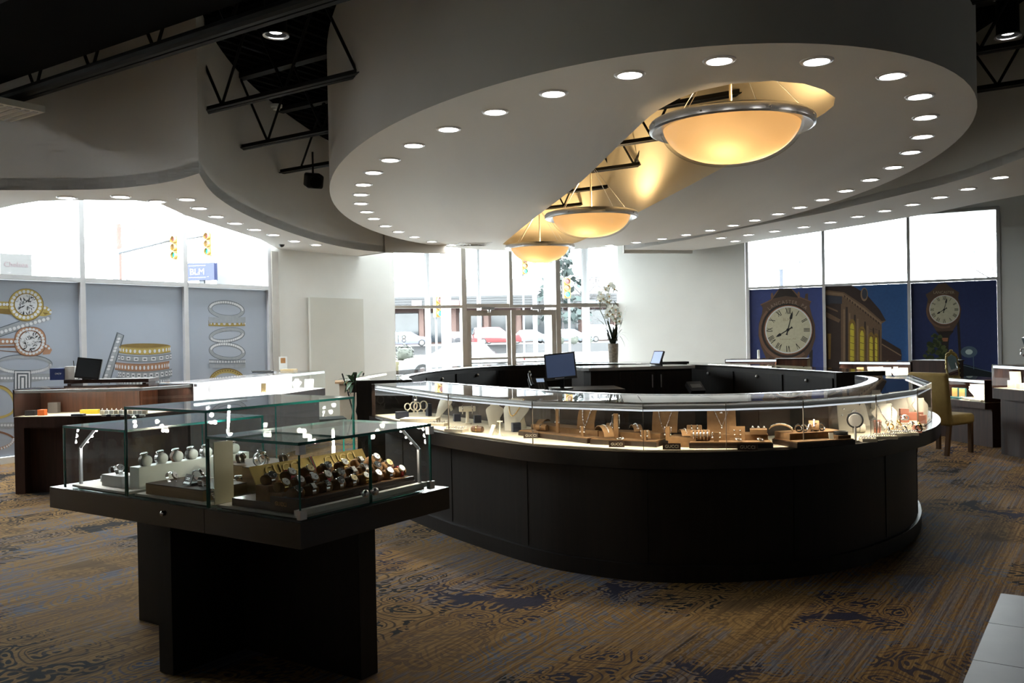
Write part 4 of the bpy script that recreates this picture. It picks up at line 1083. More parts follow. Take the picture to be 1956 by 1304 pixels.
for k, (u, v, sx, sy, sz, lb) in enumerate(((-.52, -.33, .17, .10, .055, 'low pale grey block nearest the front of the left glass case'), (-.66, -.27, .13, .09, .03, 'flat pale grey block beside the left light post'), (-.50, -.10, .15, .12, .045, 'pale grey block in the middle of the left glass case'), (-.62, .10, .15, .14, .04, 'pale grey block at the back of the left glass case'))):
    tag(MB().box((0, 0, sz / 2), (sx, sy, sz)).build('display_block', GREYST, None, None, iw(u, v, .797), IRZ), lb, 'display block', 'pale grey display blocks')
    watch(iw(u - .02, v, .797 + sz + .0195), IRZ + .5 * k, .9, (SILVER, LEATHER_B, SILVER, LEATHER_BR)[k], ('silver', 'white', 'black', 'white')[k], ('steel watch lying on the low grey block at the front of the left case', 'dark-strapped watch on the flat block beside the left light post', 'steel watch on the middle grey block of the left case', 'brown-strapped watch on the rear grey block of the left case')[k], None, .019, (.026, .018))
# ---- middle case: oak plinth with watches and a black tag
OAK = woodmat('oak_plinth', (.19, .115, .05), (.29, .185, .09), .5, 'x')
OAKT = woodmat('brown_plinth_top', (.07, .045, .03), (.11, .072, .05), .6, 'x')
for (u, v, sx, sy, sz, lb) in ((.03, -.30, .42, .24, .05, 'broad oak plinth at the front of the tall middle glass case'), (.26, -.12, .10, .12, .12, 'small upright oak block behind the broad plinth'), (.02, .12, .40, .26, .09, 'oak plinth at the back of the tall middle glass case')):
    t = thing('oak_plinth', lb, 'plinth', iw(u, v, .797), IRZ, 'oak plinths')
    MB().box((0, 0, sz / 2 - .002), (sx, sy, sz - .004)).build('body', OAK, t); MB().box((0, 0, sz - .002), (sx, sy, .004)).build('top_veneer', OAKT, t)
tg = thing('price_tag', 'small tilted black name tag on the oak plinth', 'tag', iw(.07, -.37, .847), IRZ - .1)
M = frame((0, 0, .026), (1, 0, 0), (0, .45, 1)); MB().box((0, 0, 0), (.062, .052, .003), 0, 0, M).build('plate', mat('black_acrylic', (.02, .02, .022), .2, var=.05), tg)
MB().box((0, -.014, .002), (.052, .009, .001), 0, 0, M).box((0, .008, .002), (.028, .004, .001), 0, 0, M).box((0, .001, .002), (.028, .003, .001), 0, 0, M).build('silver_print', SILVER, tg); MB().box((0, .028, .006), (.05, .05, .012)).build('foot', LEATHER_B, tg)
mw = [(-.10, -.34, .05, SILVER, 'silver', 'large steel watch at the left end of the oak plinth'), (-.04, -.24, .05, LEATHER_B, 'black', 'black-strapped watch behind the name tag'), (.16, -.36, .05, SILVER, 'black', 'steel watch to the right of the name tag'), (.20, -.28, .05, LEATHER_B, 'silver', 'dark-strapped watch at the right of the oak plinth'), (.26, -.12, .12, LEATHER_B, 'silver', 'watch standing on the small upright oak block'), (-.10, .06, .09, LEATHER_B, 'black', 'first watch from the left on the rear oak plinth'), (-.03, .12, .09, SILVER, 'brown', 'brown-dial watch on the rear oak plinth'), (.05, .08, .09, LEATHER_B, 'silver', 'third watch from the left on the rear oak plinth'), (.13, .14, .09, LEATHER_B, 'black', 'watch at the right end of the rear oak plinth'), (.27, -.37, 0.01, SILVER, 'silver', 'small steel watch at the right front corner of the middle case')]
for k, (u, v, z, st, dl, lb) in enumerate(mw):
    watch(iw(u, v, .797 + z + (.019 if z < .1 else .031)), IRZ + .4 + .7 * (k % 3), 1.0 if z < .1 else .3, st, dl, lb, None, .021, (.027, .018) if z < .1 else (.026, .030))
wc = tag(MB().lathe([(1e-5, 0), (.028, 0), (.028, .05), (1e-5, .05)], 20, 0, Matrix.Rotation(math.pi / 2, 4, 'X')).build('watch_cylinder', GREYST, None, 40, iw(.14, -.17, .797 + .028), IRZ), 'grey watch cylinder with a black strap beside the small oak block', 'watch cylinder')
watch(iw(.14, -.145, .797 + .030), IRZ + 1.57, 0, LEATHER_B, 'white', 'black-strapped watch on the grey cylinder', None, .019, (.031, .030))
# ================================================================= the oval counter: near showcase arc
ZC0, ZC1 = .80, 1.09
no_pts = [(-1.28, 8.14), (-1.0, 7.45), (-.54, 6.64), (.03, 5.83), (.38, 5.52), (.72, 5.33), (1.15, 5.26), (1.68, 5.33), (2.19, 5.57), (2.74, 6.08), (3.10, 6.62), (3.38, 7.28), (3.53, 7.9)]
ni_pts = [(-.79, 8.43), (-.45, 7.85), (-.08, 7.24), (.42, 6.5), (.79, 6.13), (1.12, 5.98), (1.46, 5.93), (2.03, 6.09), (2.43, 6.47), (2.78, 7.05), (2.98, 7.5), (3.05, 7.97)]
NS = 49
NO = catmull([Vector(p) for p in no_pts], NS); NI = catmull([Vector(p) for p in ni_pts], NS)
OFFR = lambda k: .035 + .045 * max(0, (k - 34) / 14)          # the ledge widens toward the right end
nc = thing('oval_showcase_counter', 'near half of the oval espresso counter with faceted glass showcase on top', 'counter', (1.1, 6.3, 0))
def arc_band(mb, A, B, z0, z1, mi=0): mb.prism(list(A) + list(B)[::-1], z0, z1, mi)
inset = offset(NO, -.11)
mb = MB(); arc_band(mb, inset, NI, .10, .70); mb.build('body', ESPR, nc, 30, world=True)
mb = MB(); arc_band(mb, offset(NO, -.085), offset(NI, .0), 0, .10); mb.build('plinth', ESPR, nc, 30, world=True)
led = [p + (offset(NO, 1.)[k] - p) * OFFR(k) for k, p in enumerate(NO)]
mb = MB(); arc_band(mb, led, NI, .70, ZC0); mb.build('ledge', ESPR_H, nc, 30, world=True)
# vertical seams in the curved front
for k in range(4, NS - 3, 6):
    p = inset[k]; q = offset(inset, .0015)[k]
    MB().box((q.x, q.y, .40), (.004, .004, .58)).build('seam', BLACK, nc, world=True)
mb = MB(); arc_band(mb, offset(NO, -.075), offset(NI, .05), ZC0, ZC0 + .008); mb.build('deck_pad', mat('cream_deck_liner', (.82, .74, .56), .7, var=.03, scale=30), nc, world=True)
# facets of the glass
fk = [0]
for px in (843, 988, 1203, 1350, 1515, 1652, 1745, 1784):
    best = min(range(NS), key=lambda i: abs((lambda d: CX + F * d.x / d.y)(NO[i]) - 9 - px) + (0 if i > fk[-1] else 1e4))
    fk.append(best)
fk.append(NS - 1)
WLED = mat('led_tube', (1, .95, .85), .4, emit=10., ecol=(1, .93, .82), var=.01)
LBAR = mat('aluminium_light_bar', (.82, .83, .86), .4, .25, var=.03, scale=6)
WARM = (1, .86, .66)
DIFF = mat('lamp_diffuser', (.8, .82, .86), .4, emit=.75, ecol=(.85, .92, 1.), var=.02)
JOINT = mat('pane_joint', (.16, .13, .10), .4, var=.1)
for i in range(len(fk) - 1):
    a, b = NO[fk[i]], NO[fk[i + 1]]; ia, ib = NI[fk[i]], NI[fk[i + 1]]
    t = (b - a).normalized(); nrm = Vector((t.y, -t.x))
    e = t * .002
    zc = (ZC0 + ZC1) / 2
    p, q = a + e - nrm * .004, b - e - nrm * .004
    mb = MB(); mb.box(((p.x + q.x) / 2, (p.y + q.y) / 2, zc), ((q - p).length, .008, ZC1 - ZC0 - .012), 0, math.atan2(t.y, t.x), None, 1)
    mb.build('front_pane', [CLEAR, JOINT], nc, world=True)
    dq = MB().prism([a - nrm * .012, b - nrm * .012] + [offset(NO, -.074)[k] for k in range(fk[i], fk[i + 1] + 1)][::-1], ZC0, ZC0 + .0078).build('deck_edge', MATS['cream_deck_liner'], nc, world=True)
    # the matching piece of the glass top
    inn = [NI[k] for k in range(fk[i], fk[i + 1] + 1)]
    inn = offset(inn, .07)
    mb = MB().prism([a, b] + inn[::-1], ZC1 - .010, ZC1); mb.build('top_pane', [CLEAR], nc, world=True)
    # light bar behind the top front edge, with its own lamp
    p, q = a - nrm * .03, b - nrm * .03
    MB().cyl((p.x, p.y, ZC1 - .034), (q.x, q.y, ZC1 - .034), .021, 14).build('light_bar', LBAR, nc, 40, world=True)
    p3, q3 = a - nrm * .013, b - nrm * .013
    MB().bar((p3.x, p3.y, ZC1 - .047), (q3.x, q3.y, ZC1 - .047), .004, .012).build('diffuser', DIFF, nc, world=True)
    pi, qi = a - nrm * .052 + t * .03, b - nrm * .052 - t * .03
    lb_ = MB().bar((pi.x, pi.y, ZC1 - .040), (qi.x, qi.y, ZC1 - .040), .012, .008).build('led_strip', WLED, nc, world=True)
    m_ = (p + q) / 2 - nrm * .03
    dirv = Vector((-nrm.x * .55, -nrm.y * .55, -1)).to_track_quat('-Z', 'Y')
    l_ = area_light('showcase_lamp', Vector((m_.x, m_.y, ZC1 - .05)) - Vector(nc.location), dirv, .02, (q - p).length * .9, 4.2 * (q - p).length, WARM, nc)
    ang = math.atan2(t.y, t.x)
    l_.rotation_quaternion = (Matrix.Rotation(ang, 4, 'Z') @ Matrix.Rotation(-.45, 4, 'X')).to_quaternion()
    l_.data.size = (q - p).length * .9; l_.data.size_y = .02
# back of the showcase: dark panels with sliding doors, inner rim
for k in range(0, NS - 4, 4):
    a, b = offset(NI, .055)[k], offset(NI, .055)[min(k + 4, NS - 1)]
    MB().bar((a.x, a.y, (ZC0 + ZC1) / 2), (b.x, b.y, (ZC0 + ZC1) / 2), .014, ZC1 - ZC0 - .01).build('back_door', mat('brown_back_panel', (.045, .030, .024), .25, var=.15, scale=5), nc, world=True)
mb = MB(); arc_band(mb, offset(NI, .075), NI, ZC1 - .03, ZC1 + .002); mb.build('inner_rim', mat('steel_blue_rim', (.30, .32, .36), .14, .7, var=.03, scale=6), nc, 30, world=True)
mb = MB(); arc_band(mb, offset(NI, .035), NI, ZC0, ZC1 - .03); mb.build('inner_face', ESPR, nc, 30, world=True)
for A, B, nm in ((NO[0], NI[0], 'end_panel'), (NO[-1], NI[-1], 'end_panel')):
    t = (B - A).normalized(); mb = MB(); c = (A + B) / 2
    mb.bar(((A + t * .02).x, (A + t * .02).y, .945), ((B).x, (B).y, .945), .012, .28, 0); mb.build(nm, [CLEAR] if A is NO[-1] else [CLEAR], nc, world=True)
mb = MB(); p = NO[0]; mb.box((p.x + .012, p.y - .012, .945), (.03, .03, .29)).build('corner_post', mat('brown_back_panel', (0, 0, 0)), nc, world=True)

# ================================================================= far arc
fi_pts = [(-1.0, 8.87), (-1.12, 9.7), (-.97, 10.8), (-.67, 11.65), (-.27, 12.3), (.16, 12.63), (.7, 12.75), (1.3, 12.6), (1.9, 12.1), (2.47, 11.2), (2.8, 10.1), (3.06, 9.1), (3.13, 8.67)]
fo_pts = [(-1.55, 8.86), (-1.68, 9.9), (-1.54, 11.1), (-1.24, 12.0), (-.75, 12.85), (-.05, 13.4), (.7, 13.55), (1.5, 13.4), (2.3, 12.65), (2.98, 11.5), (3.42, 10.0), (3.68, 8.84)]
FI = catmull([Vector(p) for p in fi_pts], NS); FO = catmull([Vector(p) for p in fo_pts], NS)
fc = thing('oval_back_counter', 'far half of the oval espresso counter with glass top, behind the sales desk', 'counter', (.9, 12.5, 0))
mb = MB(); arc_band(mb, FI, offset(FO, -.0), .0, .80); mb.build('body', ESPR, fc, 30, world=True)
mb = MB(); arc_band(mb, FI, offset(FI, -.05), .80, ZC1 - .02); mb.build('inner_face', ESPR, fc, 30, world=True)
mb = MB(); arc_band(mb, FI, offset(FI, -.09), ZC1 - .02, ZC1); mb.build('inner_rim', ESPR_H, fc, 30, world=True)
fo_ = offset(FO, .0)
for k in range(0, NS - 1, 6):
    k2 = min(k + 6, NS - 1)
    A = [offset(FI, -.09)[j] for j in range(k, k2 + 1)]; B = [FO[j] for j in range(k, k2 + 1)]
    MB().prism(A + B[::-1], ZC1 - .01, ZC1).build('top_pane', CLEAR, fc, world=True)
    a, b = FO[k], FO[k2]; 
    MB().bar((a.x, a.y, .945), (b.x, b.y, .945), .008, .28).build('front_pane', CLEAR, fc, world=True)
mb = MB(); arc_band(mb, offset(FI, -.06), offset(FO, .02), .80, .81); mb.build('deck_pad', CREAM, fc, world=True)
for A, B in ((FI[0], FO[0]), (FI[-1], FO[-1])): MB().bar((A.x, A.y, .945), (B.x, B.y, .945), .03, .288).build('end_panel', ESPR, fc, world=True)
for k in range(3, NS - 5, 5):
    a, b = offset(FI, .008)[k], offset(FI, .008)[k + 5]; t = (b - a).normalized()
    dr_ = MB().bar(((a + t * .03).x, (a + t * .03).y, .80), ((b - t * .03).x, (b - t * .03).y, .80), .014, .46).build('cabinet_door', ESPR, fc, world=True)
    c = (a + b) / 2 + Vector((t.y, -t.x)) * .018
    c = a.lerp(b, .5) + Vector((t.y, -t.x)) * .02
    MB().ball((c.x, c.y, .99), (.016, .016, .022), 8).build('knob', STEEL, fc, 60, world=True)
    MB().bar(((a + t * .02).x, (a + t * .02).y, .545), ((b - t * .02).x, (b - t * .02).y, .545), .03, .012).build('door_rail', STEEL, fc, world=True)
rl_ = []
for k in range(4, 44, 10):      # light strips under the far top, seen through the glass
    a, b = offset(FO, -.03)[k], offset(FO, -.03)[k + 5]
    MB().bar((a.x, a.y, ZC1 - .03), (b.x, b.y, ZC1 - .03), .025, .02).build('light_bar', WLED, fc, world=True)

# ================================================================= sales desk and equipment inside the oval
sd = thing('sales_desk', 'black sales desk with pale top and two slim door handles inside the oval', 'desk', (1.43, 10.7, 0), .17)
pts = [(-.66, -.25), (-.6, -.34), (.62, -.34), (.62, .34), (-.66, .34)]
MB().prism(pts, .0, 1.085).build('body', ESPR, sd); MB().prism([(x * 1.05, y * 1.08) for x, y in pts], 1.085, 1.12).build('top', mat('pale_grey_stone_top', (.35, .35, .35), .08, var=.08, scale=9, coat=.5), sd)
for x0, x1 in ((-.25, .18), (.185, .60)): 
    dd = MB().box(((x0 + x1) / 2, -.348, .60), (x1 - x0, .016, .92)).build('door', ESPR, sd)
    MB().box((x1 - .05 if x0 < 0 else x0 + .05, -.365, .95), (.010, .016, .15)).build('handle', STEEL, dd)
s2 = thing('side_cabinet', 'low black cabinet standing behind the right end of the sales desk', 'cabinet', (2.0, 11.40, 0), .1)
MB().box((0, 0, .555), (.40, .22, 1.11)).build('body', ESPR, s2); MB().box((.0, 0, 1.125), (.44, .26, .03)).build('top', ESPR_H, s2)
wt = thing('worktop', 'black worktop behind the showcase carrying the monitor and telephone', 'desk', (.42, 9.75, 0), .06)
MB().box((0, 0, .905), (1.5, .70, .03)).build('top', mat('matt_black_laminate', (.012, .012, .012), .7, var=.1, scale=8), wt)
for x in (-.7, .7): MB().box((x, 0, .445), (.04, .62, .89)).build('side', ESPR, wt)
SCR = mat('blue_grey_screen', (.035, .050, .10), .18, var=.08, scale=1.5, emit=.12, ecol=(.25, .36, .65))
PLASB = mat('black_plastic', (.012, .012, .013), .4, var=.1, scale=10)
def monitor(name, label, loc, rz, w, h, tilt, base, roll=0., scr=SCR, drop=.16):
    t = thing(name, label, 'monitor', loc, rz)
    M = Matrix.Translation((0, 0, base)) @ Matrix.Rotation(tilt, 4, 'X') @ Matrix.Rotation(roll, 4, 'Y')
    hs = MB().box((0, 0, h / 2), (w, .035, h), 0, 0, M).build('housing', PLASB, t)
    MB().box((0, -.0185, h / 2 + .004), (w - .03, .002, h - .04), 0, 0, M).build('screen', scr, t)
    MB().box((-.02, -.019, .010), (w * .3, .002, .006), 0, 0, M).build('badge', mat('white_badge', (.7, .75, .85), .3, var=.02), t)
    MB().box((0, .05, base / 2 + .03), (.045, .03, base + .08)).build('neck', PLASB, t)
    MB().prism([(.12 * math.cos(a * .524), .09 * math.sin(a * .524) + .03) for a in range(12)], 0, .014).build('foot', PLASB, t)
    return t
q = aty(1073, 724, 9.62)
monitor('monitor', 'blue-grey desktop monitor tilted back on the worktop behind the showcase', (q.x, 9.62, .92), -.10, .335, .285, -.22, q.z - .92, -.09)
# telephone
ph = thing('desk_telephone', 'black desk telephone with keypad left of the monitor', 'telephone', (aty(1028, 735, 9.6).x, 9.6, .92), .2)
M = frame((0, 0, .05), (1, 0, 0), (0, .8, .75))
MB().box((0, 0, 0), (.20, .20, .03), 0, 0, M).box((0, .04, -.035), (.16, .10, .05)).build('body', PLASB, ph)
hd = MB().tube([(-.075, -.07, .05), (-.085, -.03, .085), (-.085, .05, .15), (-.075, .08, .165)], [.022, .016, .016, .022], 8).build('handset', PLASB, ph, 60)
MB().box((.03, .055, .017), (.085, .05, .004), 0, 0, M).build('display', mat('phone_display', (.4, .5, .6), .2, emit=.5, ecol=(.5, .65, .9), var=.02), ph)
mb = MB()
for i in range(4):
    for j in range(3): mb.box((.0 + j * .028, -.065 + i * .025, .017), (.018, .014, .006), 0, 0, M)
mb.build('keypad', mat('grey_keys', (.12, .12, .12), .5, var=.05), ph)
# touch terminal on the desk
q = aty(1252, 692, 10.75)
tt_ = thing('touch_terminal', 'small pale-blue payment screen standing on the sales desk', 'terminal', (q.x, 10.75, 1.12), -1.0)
M = Matrix.Translation((0, 0, .01)) @ Matrix.Rotation(-.42, 4, 'X')
MB().box((0, 0, .085), (.17, .022, .17), 0, 0, M).build('housing', PLASB, tt_); MB().box((0, -.012, .085), (.15, .002, .15), 0, 0, M).build('screen', mat('pale_blue_screen', (.5, .6, .8), .2, emit=.55, ecol=(.55, .68, .95), var=.02), tt_)
MB().box((0, .06, .045), (.10, .02, .09)).build('stand', PLASB, tt_)
# small device under the desk end
dv = thing('card_printer', 'grey angled receipt printer beside the desk end', 'printer', (aty(1328, 735, 10.2).x, 10.2, .0), .3)
MB().box((0, 0, .40), (.24, .22, .80)).build('pedestal', ESPR, dv)
M = frame((0, 0, .87), (1, 0, 0), (0, .75, .6)); MB().box((0, 0, 0), (.18, .16, .06), 0, 0, M).build('body', PLASB, dv); MB().box((.0, .0, .032), (.13, .06, .004), 0, 0, M).build('paper_slot', mat('grey_keys', (0, 0, 0)), dv)

# ================================================================= orchid in its vase
def leaf(mb, base, tip, w, sag=0., n=7, mi=0, bend=None):
    base, tip = Vector(base), Vector(tip); vs = []; fs = []
    side = (tip - base).cross(Vector((0, 0, 1))); 
    if side.length < 1e-4: side = Vector((1, 0, 0))
    side.normalize()
    for k in range(n + 1):
        u = k / n; p = base.lerp(tip, u) + Vector((0, 0, sag * 4 * u * (1 - u)))
        hw = w * math.sin(math.pi * min(1, .12 + u * .88)) ** .8 / 2
        vs += [p - side * hw, p + Vector((0, 0, -.15 * hw)), p + side * hw]
    for k in range(n):
        a = 3 * k; fs += [(a, a + 1, a + 4, a + 3), (a + 1, a + 2, a + 5, a + 4)]
    mb.add(vs, fs, mi)
LEAFM = mat('dark_orchid_leaf', (.018, .026, .014), .4, var=.3, scale=20)
PETAL = translucent('white_orchid_petal', (.72, .74, .68), .02)
STEMM = mat('green_stem', (.06, .09, .04), .5, var=.2, scale=20)
VASEM = mat('mottled_stone_vase', (.23, .20, .17), .6, var=.45, scale=30, bump=.1)
Yo = 13.2
vb = aty(1172, 690, Yo)
ov = thing('orchid_plant', 'white orchid with dark leaves in a tall mottled stone vase', 'plant', (vb.x, Yo, ZC1))
zb = 0.0
MB().lathe([(.001, 0), (.066, 0), (.068, .02), (.074, .15), (.080, .27), (.078, .275), (.070, .27), (.001, .25)], 20).build('vase', VASEM, ov, 40)
s_px = Yo / F
def op(px, py): q = aty(px, py, Yo); return (q.x - vb.x, 0, q.z - ZC1)
stems = [[(1170, 655), (1164, 620), (1158, 590), (1162, 560), (1166, 545)], [(1172, 652), (1176, 620), (1180, 590), (1174, 575)], [(1168, 655), (1155, 610), (1146, 590), (1148, 572)]]
rnd = random.Random(12)
for st in stems:
    pts = [Vector(op(*q)) + Vector((0, rnd.uniform(-.03, .03), 0)) for q in st]
    MB().tube(catmull(pts, 10), .006, 6).build('stem', STEMM, ov, 60)
flowers = [(1163, 546), (1172, 552), (1155, 554), (1148, 561), (1162, 566), (1151, 570), (1158, 576), (1146, 573), (1164, 578), (1168, 588), (1176, 591), (1162, 594), (1170, 600), (1180, 598), (1164, 604), (1174, 608), (1184, 604), (1178, 614), (1184, 612), (1158, 600)]
fl_me = None
for k, f in enumerate(flowers):
    if fl_me is None:
        mb = MB()
        for j in range(5):
            a = j * 2 * math.pi / 5 + .3; L = .055 if j in (0, 2, 3) else .06
            leaf(mb, (0, 0, 0), (L * math.cos(a), -.008, L * math.sin(a)), .050, .0, 4)
        mb.ball((0, -.012, -.006), (.010, .014, .012), 8, 1)
        o = mb.build('flower', [PETAL, mat('orchid_lip', (.45, .30, .12), .5, var=.1)], ov); fl_me = o.data
    else:
        o = bpy.data.objects.new('flower', fl_me); COL.objects.link(o); o.parent = ov
    q = op(*f); o.location = (q[0], rnd.uniform(-.10, .06), q[2]); o.rotation_euler = (rnd.uniform(-.5, .5), rnd.uniform(-1, 1), rnd.uniform(-.7, .7)); s = rnd.uniform(1.05, 1.4); o.scale = (s, s, s)
for tip, w, sag in (((1139, 613), .05, .12), ((1140, 650), .05, .22), ((1158, 610), .06, .03), ((1198, 582), .04, -.05), ((1180, 616), .06, .02), ((1152, 640), .05, .06), ((1190, 628), .07, .05), ((1172, 622), .06, .0), ((1196, 664), .02, .15), ((1201, 640), .018, .1), ((1203, 655), .018, .14), ((1160, 634), .06, .02), ((1184, 640), .07, .04)):
    mb = MB(); q = Vector(op(*tip)); leaf(mb, (rnd.uniform(-.03, .03), rnd.uniform(-.03, .03), .27), (q.x, rnd.uniform(-.1, .1), q.z), w, sag); mb.build('leaf', LEAFM, ov)
mb = MB()
for k in range(26):
    a = rnd.random() * 6.283; leaf(mb, (0, 0, .26), (.11 * math.cos(a), .11 * math.sin(a), .26 + rnd.uniform(.02, .13)), .035, .02, 3)
mb.build('moss', LEAFM, ov)
# ================================================================= jewellery displays
ZP = ZC0 + .009
NAVY = mat('navy_box', (.010, .016, .040), .5, var=.15, scale=15)
PINK = mat('coral_pink_leather', (.62, .25, .17), .6, var=.06, scale=20)
GEM = mat('white_gemstone', (.85, .87, .92), .05, .4, var=.03, scale=50)
PEARL = mat('pearl', (.80, .76, .70), .2, var=.03, scale=20)
def facing(p, da=0.): return -math.atan2(p.x, p.y) + da
def grid_mesh(mb, fn, nu, nv, thick, mi=0):     # a curved sheet with thickness; fn(u,v) -> (point, normal)
    P = [[fn(i / nu, j / nv) for j in range(nv + 1)] for i in range(nu + 1)]
    vs = []; k = (nu + 1) * (nv + 1)
    for s in (0, 1):
        for r in P:
            for p, n in r: vs.append(Vector(p) - Vector(n) * thick * s)
    ix = lambda i, j, s: s * k + i * (nv + 1) + j
    fs = []
    for i in range(nu):
        for j in range(nv):
            fs.append((ix(i, j, 0), ix(i + 1, j, 0), ix(i + 1, j + 1, 0), ix(i, j + 1, 0)))
            fs.append((ix(i, j + 1, 1), ix(i + 1, j + 1, 1), ix(i + 1, j, 1), ix(i, j, 1)))
    for i in range(nu):
        fs += [(ix(i, 0, 0), ix(i, 0, 1), ix(i + 1, 0, 1), ix(i + 1, 0, 0)), (ix(i + 1, nv, 0), ix(i + 1, nv, 1), ix(i, nv, 1), ix(i, nv, 0))]
    for j in range(nv):
        fs += [(ix(0, j + 1, 0), ix(0, j + 1, 1), ix(0, j, 1), ix(0, j, 0)), (ix(nu, j, 0), ix(nu, j, 1), ix(nu, j + 1, 1), ix(nu, j + 1, 0))]
    mb.add(vs, fs, mi)
def bust(loc, rz, h, w, mt, label, group=None, lean=.8, neck=.46):
    w *= 1.15     # leaning neck-and-shoulders necklace form with a strut behind
    t = thing('necklace_bust', label, 'necklace bust', loc, rz, group)
    def half(v):       # half width along the height
        pts = [(0, .34), (.30, .62), (.60, .97), (.68, 1.), (.74, .90), (.82, neck * 1.15), (.90, neck * .9), (1., neck)]
        for (a, x), (b, y) in zip(pts, pts[1:]):
            if v <= b: return x + (y - x) * (v - a) / (b - a)
        return pts[-1][1]
    def fn(u, v):
        x = (u * 2 - 1) * half(v) * w / 2; bul = .16 * w * (1 - (x / (w / 2)) ** 2)
        return (x, -bul + v * h * lean * .6, v * h), (0, -1, .2)
    mb = MB(); grid_mesh(mb, fn, 10, 12, .007); mb.build('form', mt, t, 50)
    MB().bar((0, h * lean * .50, h * .80), (0, h * lean * .6 + .06, .004), w * .25, .006, 0, (0, 1, 0)).build('strut', mt, t)
    return t
def necklace(loc, rz, h, w, mt, label, lean=.55, n=34, r=.0042, drop=.55, pendant=None, neck=.5):
    t = thing('necklace', label, 'necklace', loc, rz)
    mb = MB()
    for k in range(n):
        a = -1 + 2 * k / (n - 1); v = .95 - drop * (1 - abs(a) ** 1.7); x = a * w * neck * .46 * (1 + .25 * (1 - abs(a)))
        bul = .16 * w * (1 - (x / (w / 2)) ** 2)
        mb.ball((x, -bul + v * h * lean * .6 - .004, v * h), r, 6, 0, None, 4)
    mb.build('chain', mt, t, 60)
    if pendant:
        v = .95 - drop - .05; MB().ball((0, -.16 * w + v * h * lean * .6 - .008, v * h), (.010, .006, .012), 8).build('pendant', pendant, t, 60)
    return t
def board(loc, rz, w, h, mt, label, lean=.25, top=1., name='display_board', cat='display board', group=None, thick=.008):
    t = thing(name, label, cat, loc, rz, group)
    M = frame((0, 0, 0), (1, 0, 0), (0, lean, 1))
    MB().prism([(-w / 2, 0), (w / 2, 0), (w / 2 * top, h), (-w / 2 * top, h)], -thick, 0, 0, M).build('board', mt, t)
    MB().bar((0, lean * h * .75, h * .75 * .97), (0, lean * h + .05, .003), w * .3, .004, 0, (0, 1, 0)).build('easel_strut', mt, t)
    return t, M
def curve_stand(loc, rz, w, h, mt, label):      # tall board curling back at the top
    t = thing('necklace_stand', label, 'necklace stand', loc, rz)
    def fn(u, v):
        a = v * 1.9; z = h * (math.sin(min(a, math.pi / 2)) if a < math.pi / 2 else 1 - .25 * (1 - math.cos(a - math.pi / 2)))
        y = h * .45 * (1 - math.cos(min(a, 2.2)))
        return ((u - .5) * w, y, z), (0, -math.cos(a * .8), math.sin(a * .8))
    mb = MB(); grid_mesh(mb, fn, 2, 14, .006); mb.build('form', mt, t, 50)
    return t
def ramp(loc, rz, w, L, h, mt, label, group=None):
    t = thing('bracelet_ramp', label, 'bracelet stand', loc, rz, group)
    def fn(u, v):
        a = math.pi * (.06 + .80 * v); return ((u - .5) * w, -L / 2 * math.cos(a), h * math.sin(a)), (0, -math.cos(a), math.sin(a))
    mb = MB(); grid_mesh(mb, fn, 2, 16, .005); mb.build('form', mt, t, 50)
    return t
def bracelet_on_ramp(loc, rz, L, h, mt, label, n=26, r=.0032):
    t = thing('bracelet', label, 'bracelet', loc, rz); mb = MB()
    for k in range(n):
        a = math.pi * (.16 + .62 * k / (n - 1)); mb.ball((.002 * math.sin(k * 2.1), -L / 2 * math.cos(a) * 1.02, h * math.sin(a) + .003), (r * 1.5 if k % 3 == 0 else r, r, r), 6, 0, None, 4)
    mb.build('links', mt, t, 60)
    return t
def torus(name, loc, R, r, mt, label, cat, group=None, rot=(0, 0, 0), n=24):
    o = MB().tube([(R * math.cos(2 * math.pi * k / n), R * math.sin(2 * math.pi * k / n), 0) for k in range(n)], r, 6, 0, True).build(name, mt, None, 60, loc)
    o.rotation_euler = rot
    return tag(o, label, cat, group)
def roll(loc, rz, L, r, mt, label, bands=0, bmat=SILVER, group=None, z0=True):
    t = thing('bracelet_roll', label, 'bracelet roll', loc, rz, group)
    M = Matrix.Translation((0, 0, r)) @ Matrix.Rotation(math.pi / 2, 4, 'Y')
    MB().lathe([(1e-5, -L / 2), (r * .9, -L / 2), (r, -L / 2 + .006), (r, L / 2 - .006), (r * .9, L / 2), (1e-5, L / 2)], 20, 0, M).build('roll', mt, t, 40)
    for k in range(bands):
        x = -L / 2 + L * (k + .8) / (bands + .6)
        MB().tube([(x, (r + .002) * math.cos(2 * math.pi * j / 22), r + (r + .002) * math.sin(2 * math.pi * j / 22)) for j in range(22)], .0026, 5, 0, True).build('bangle', bmat, t, 60)
    return t
def tbar(loc, rz, L, h, mt, label, bands=2):
    t = thing('bracelet_stand', label, 'bracelet stand', loc, rz)
    MB().lathe([(1e-5, 0), (.035, 0), (.036, .006), (.014, .010), (.012, h), (1e-5, h)], 16).build('post', mt, t, 40)
    M = Matrix.Translation((0, 0, h + .018)) @ Matrix.Rotation(math.pi / 2, 4, 'Y')
    MB().lathe([(1e-5, -L / 2), (.020, -L / 2), (.022, -L / 2 + .004), (.022, L / 2 - .004), (.020, L / 2), (1e-5, L / 2)], 18, 0, M).build('bar', mt, t, 40)
    for k in range(bands):
        x = L * (-.3 + .6 * k)
        MB().tube([(x, .026 * math.cos(2 * math.pi * j / 20), h + .012 + .034 * math.sin(2 * math.pi * j / 20)) for j in range(20)], .0025, 5, 0, True).build('bracelet_band', SILVER, t, 60)
    return t
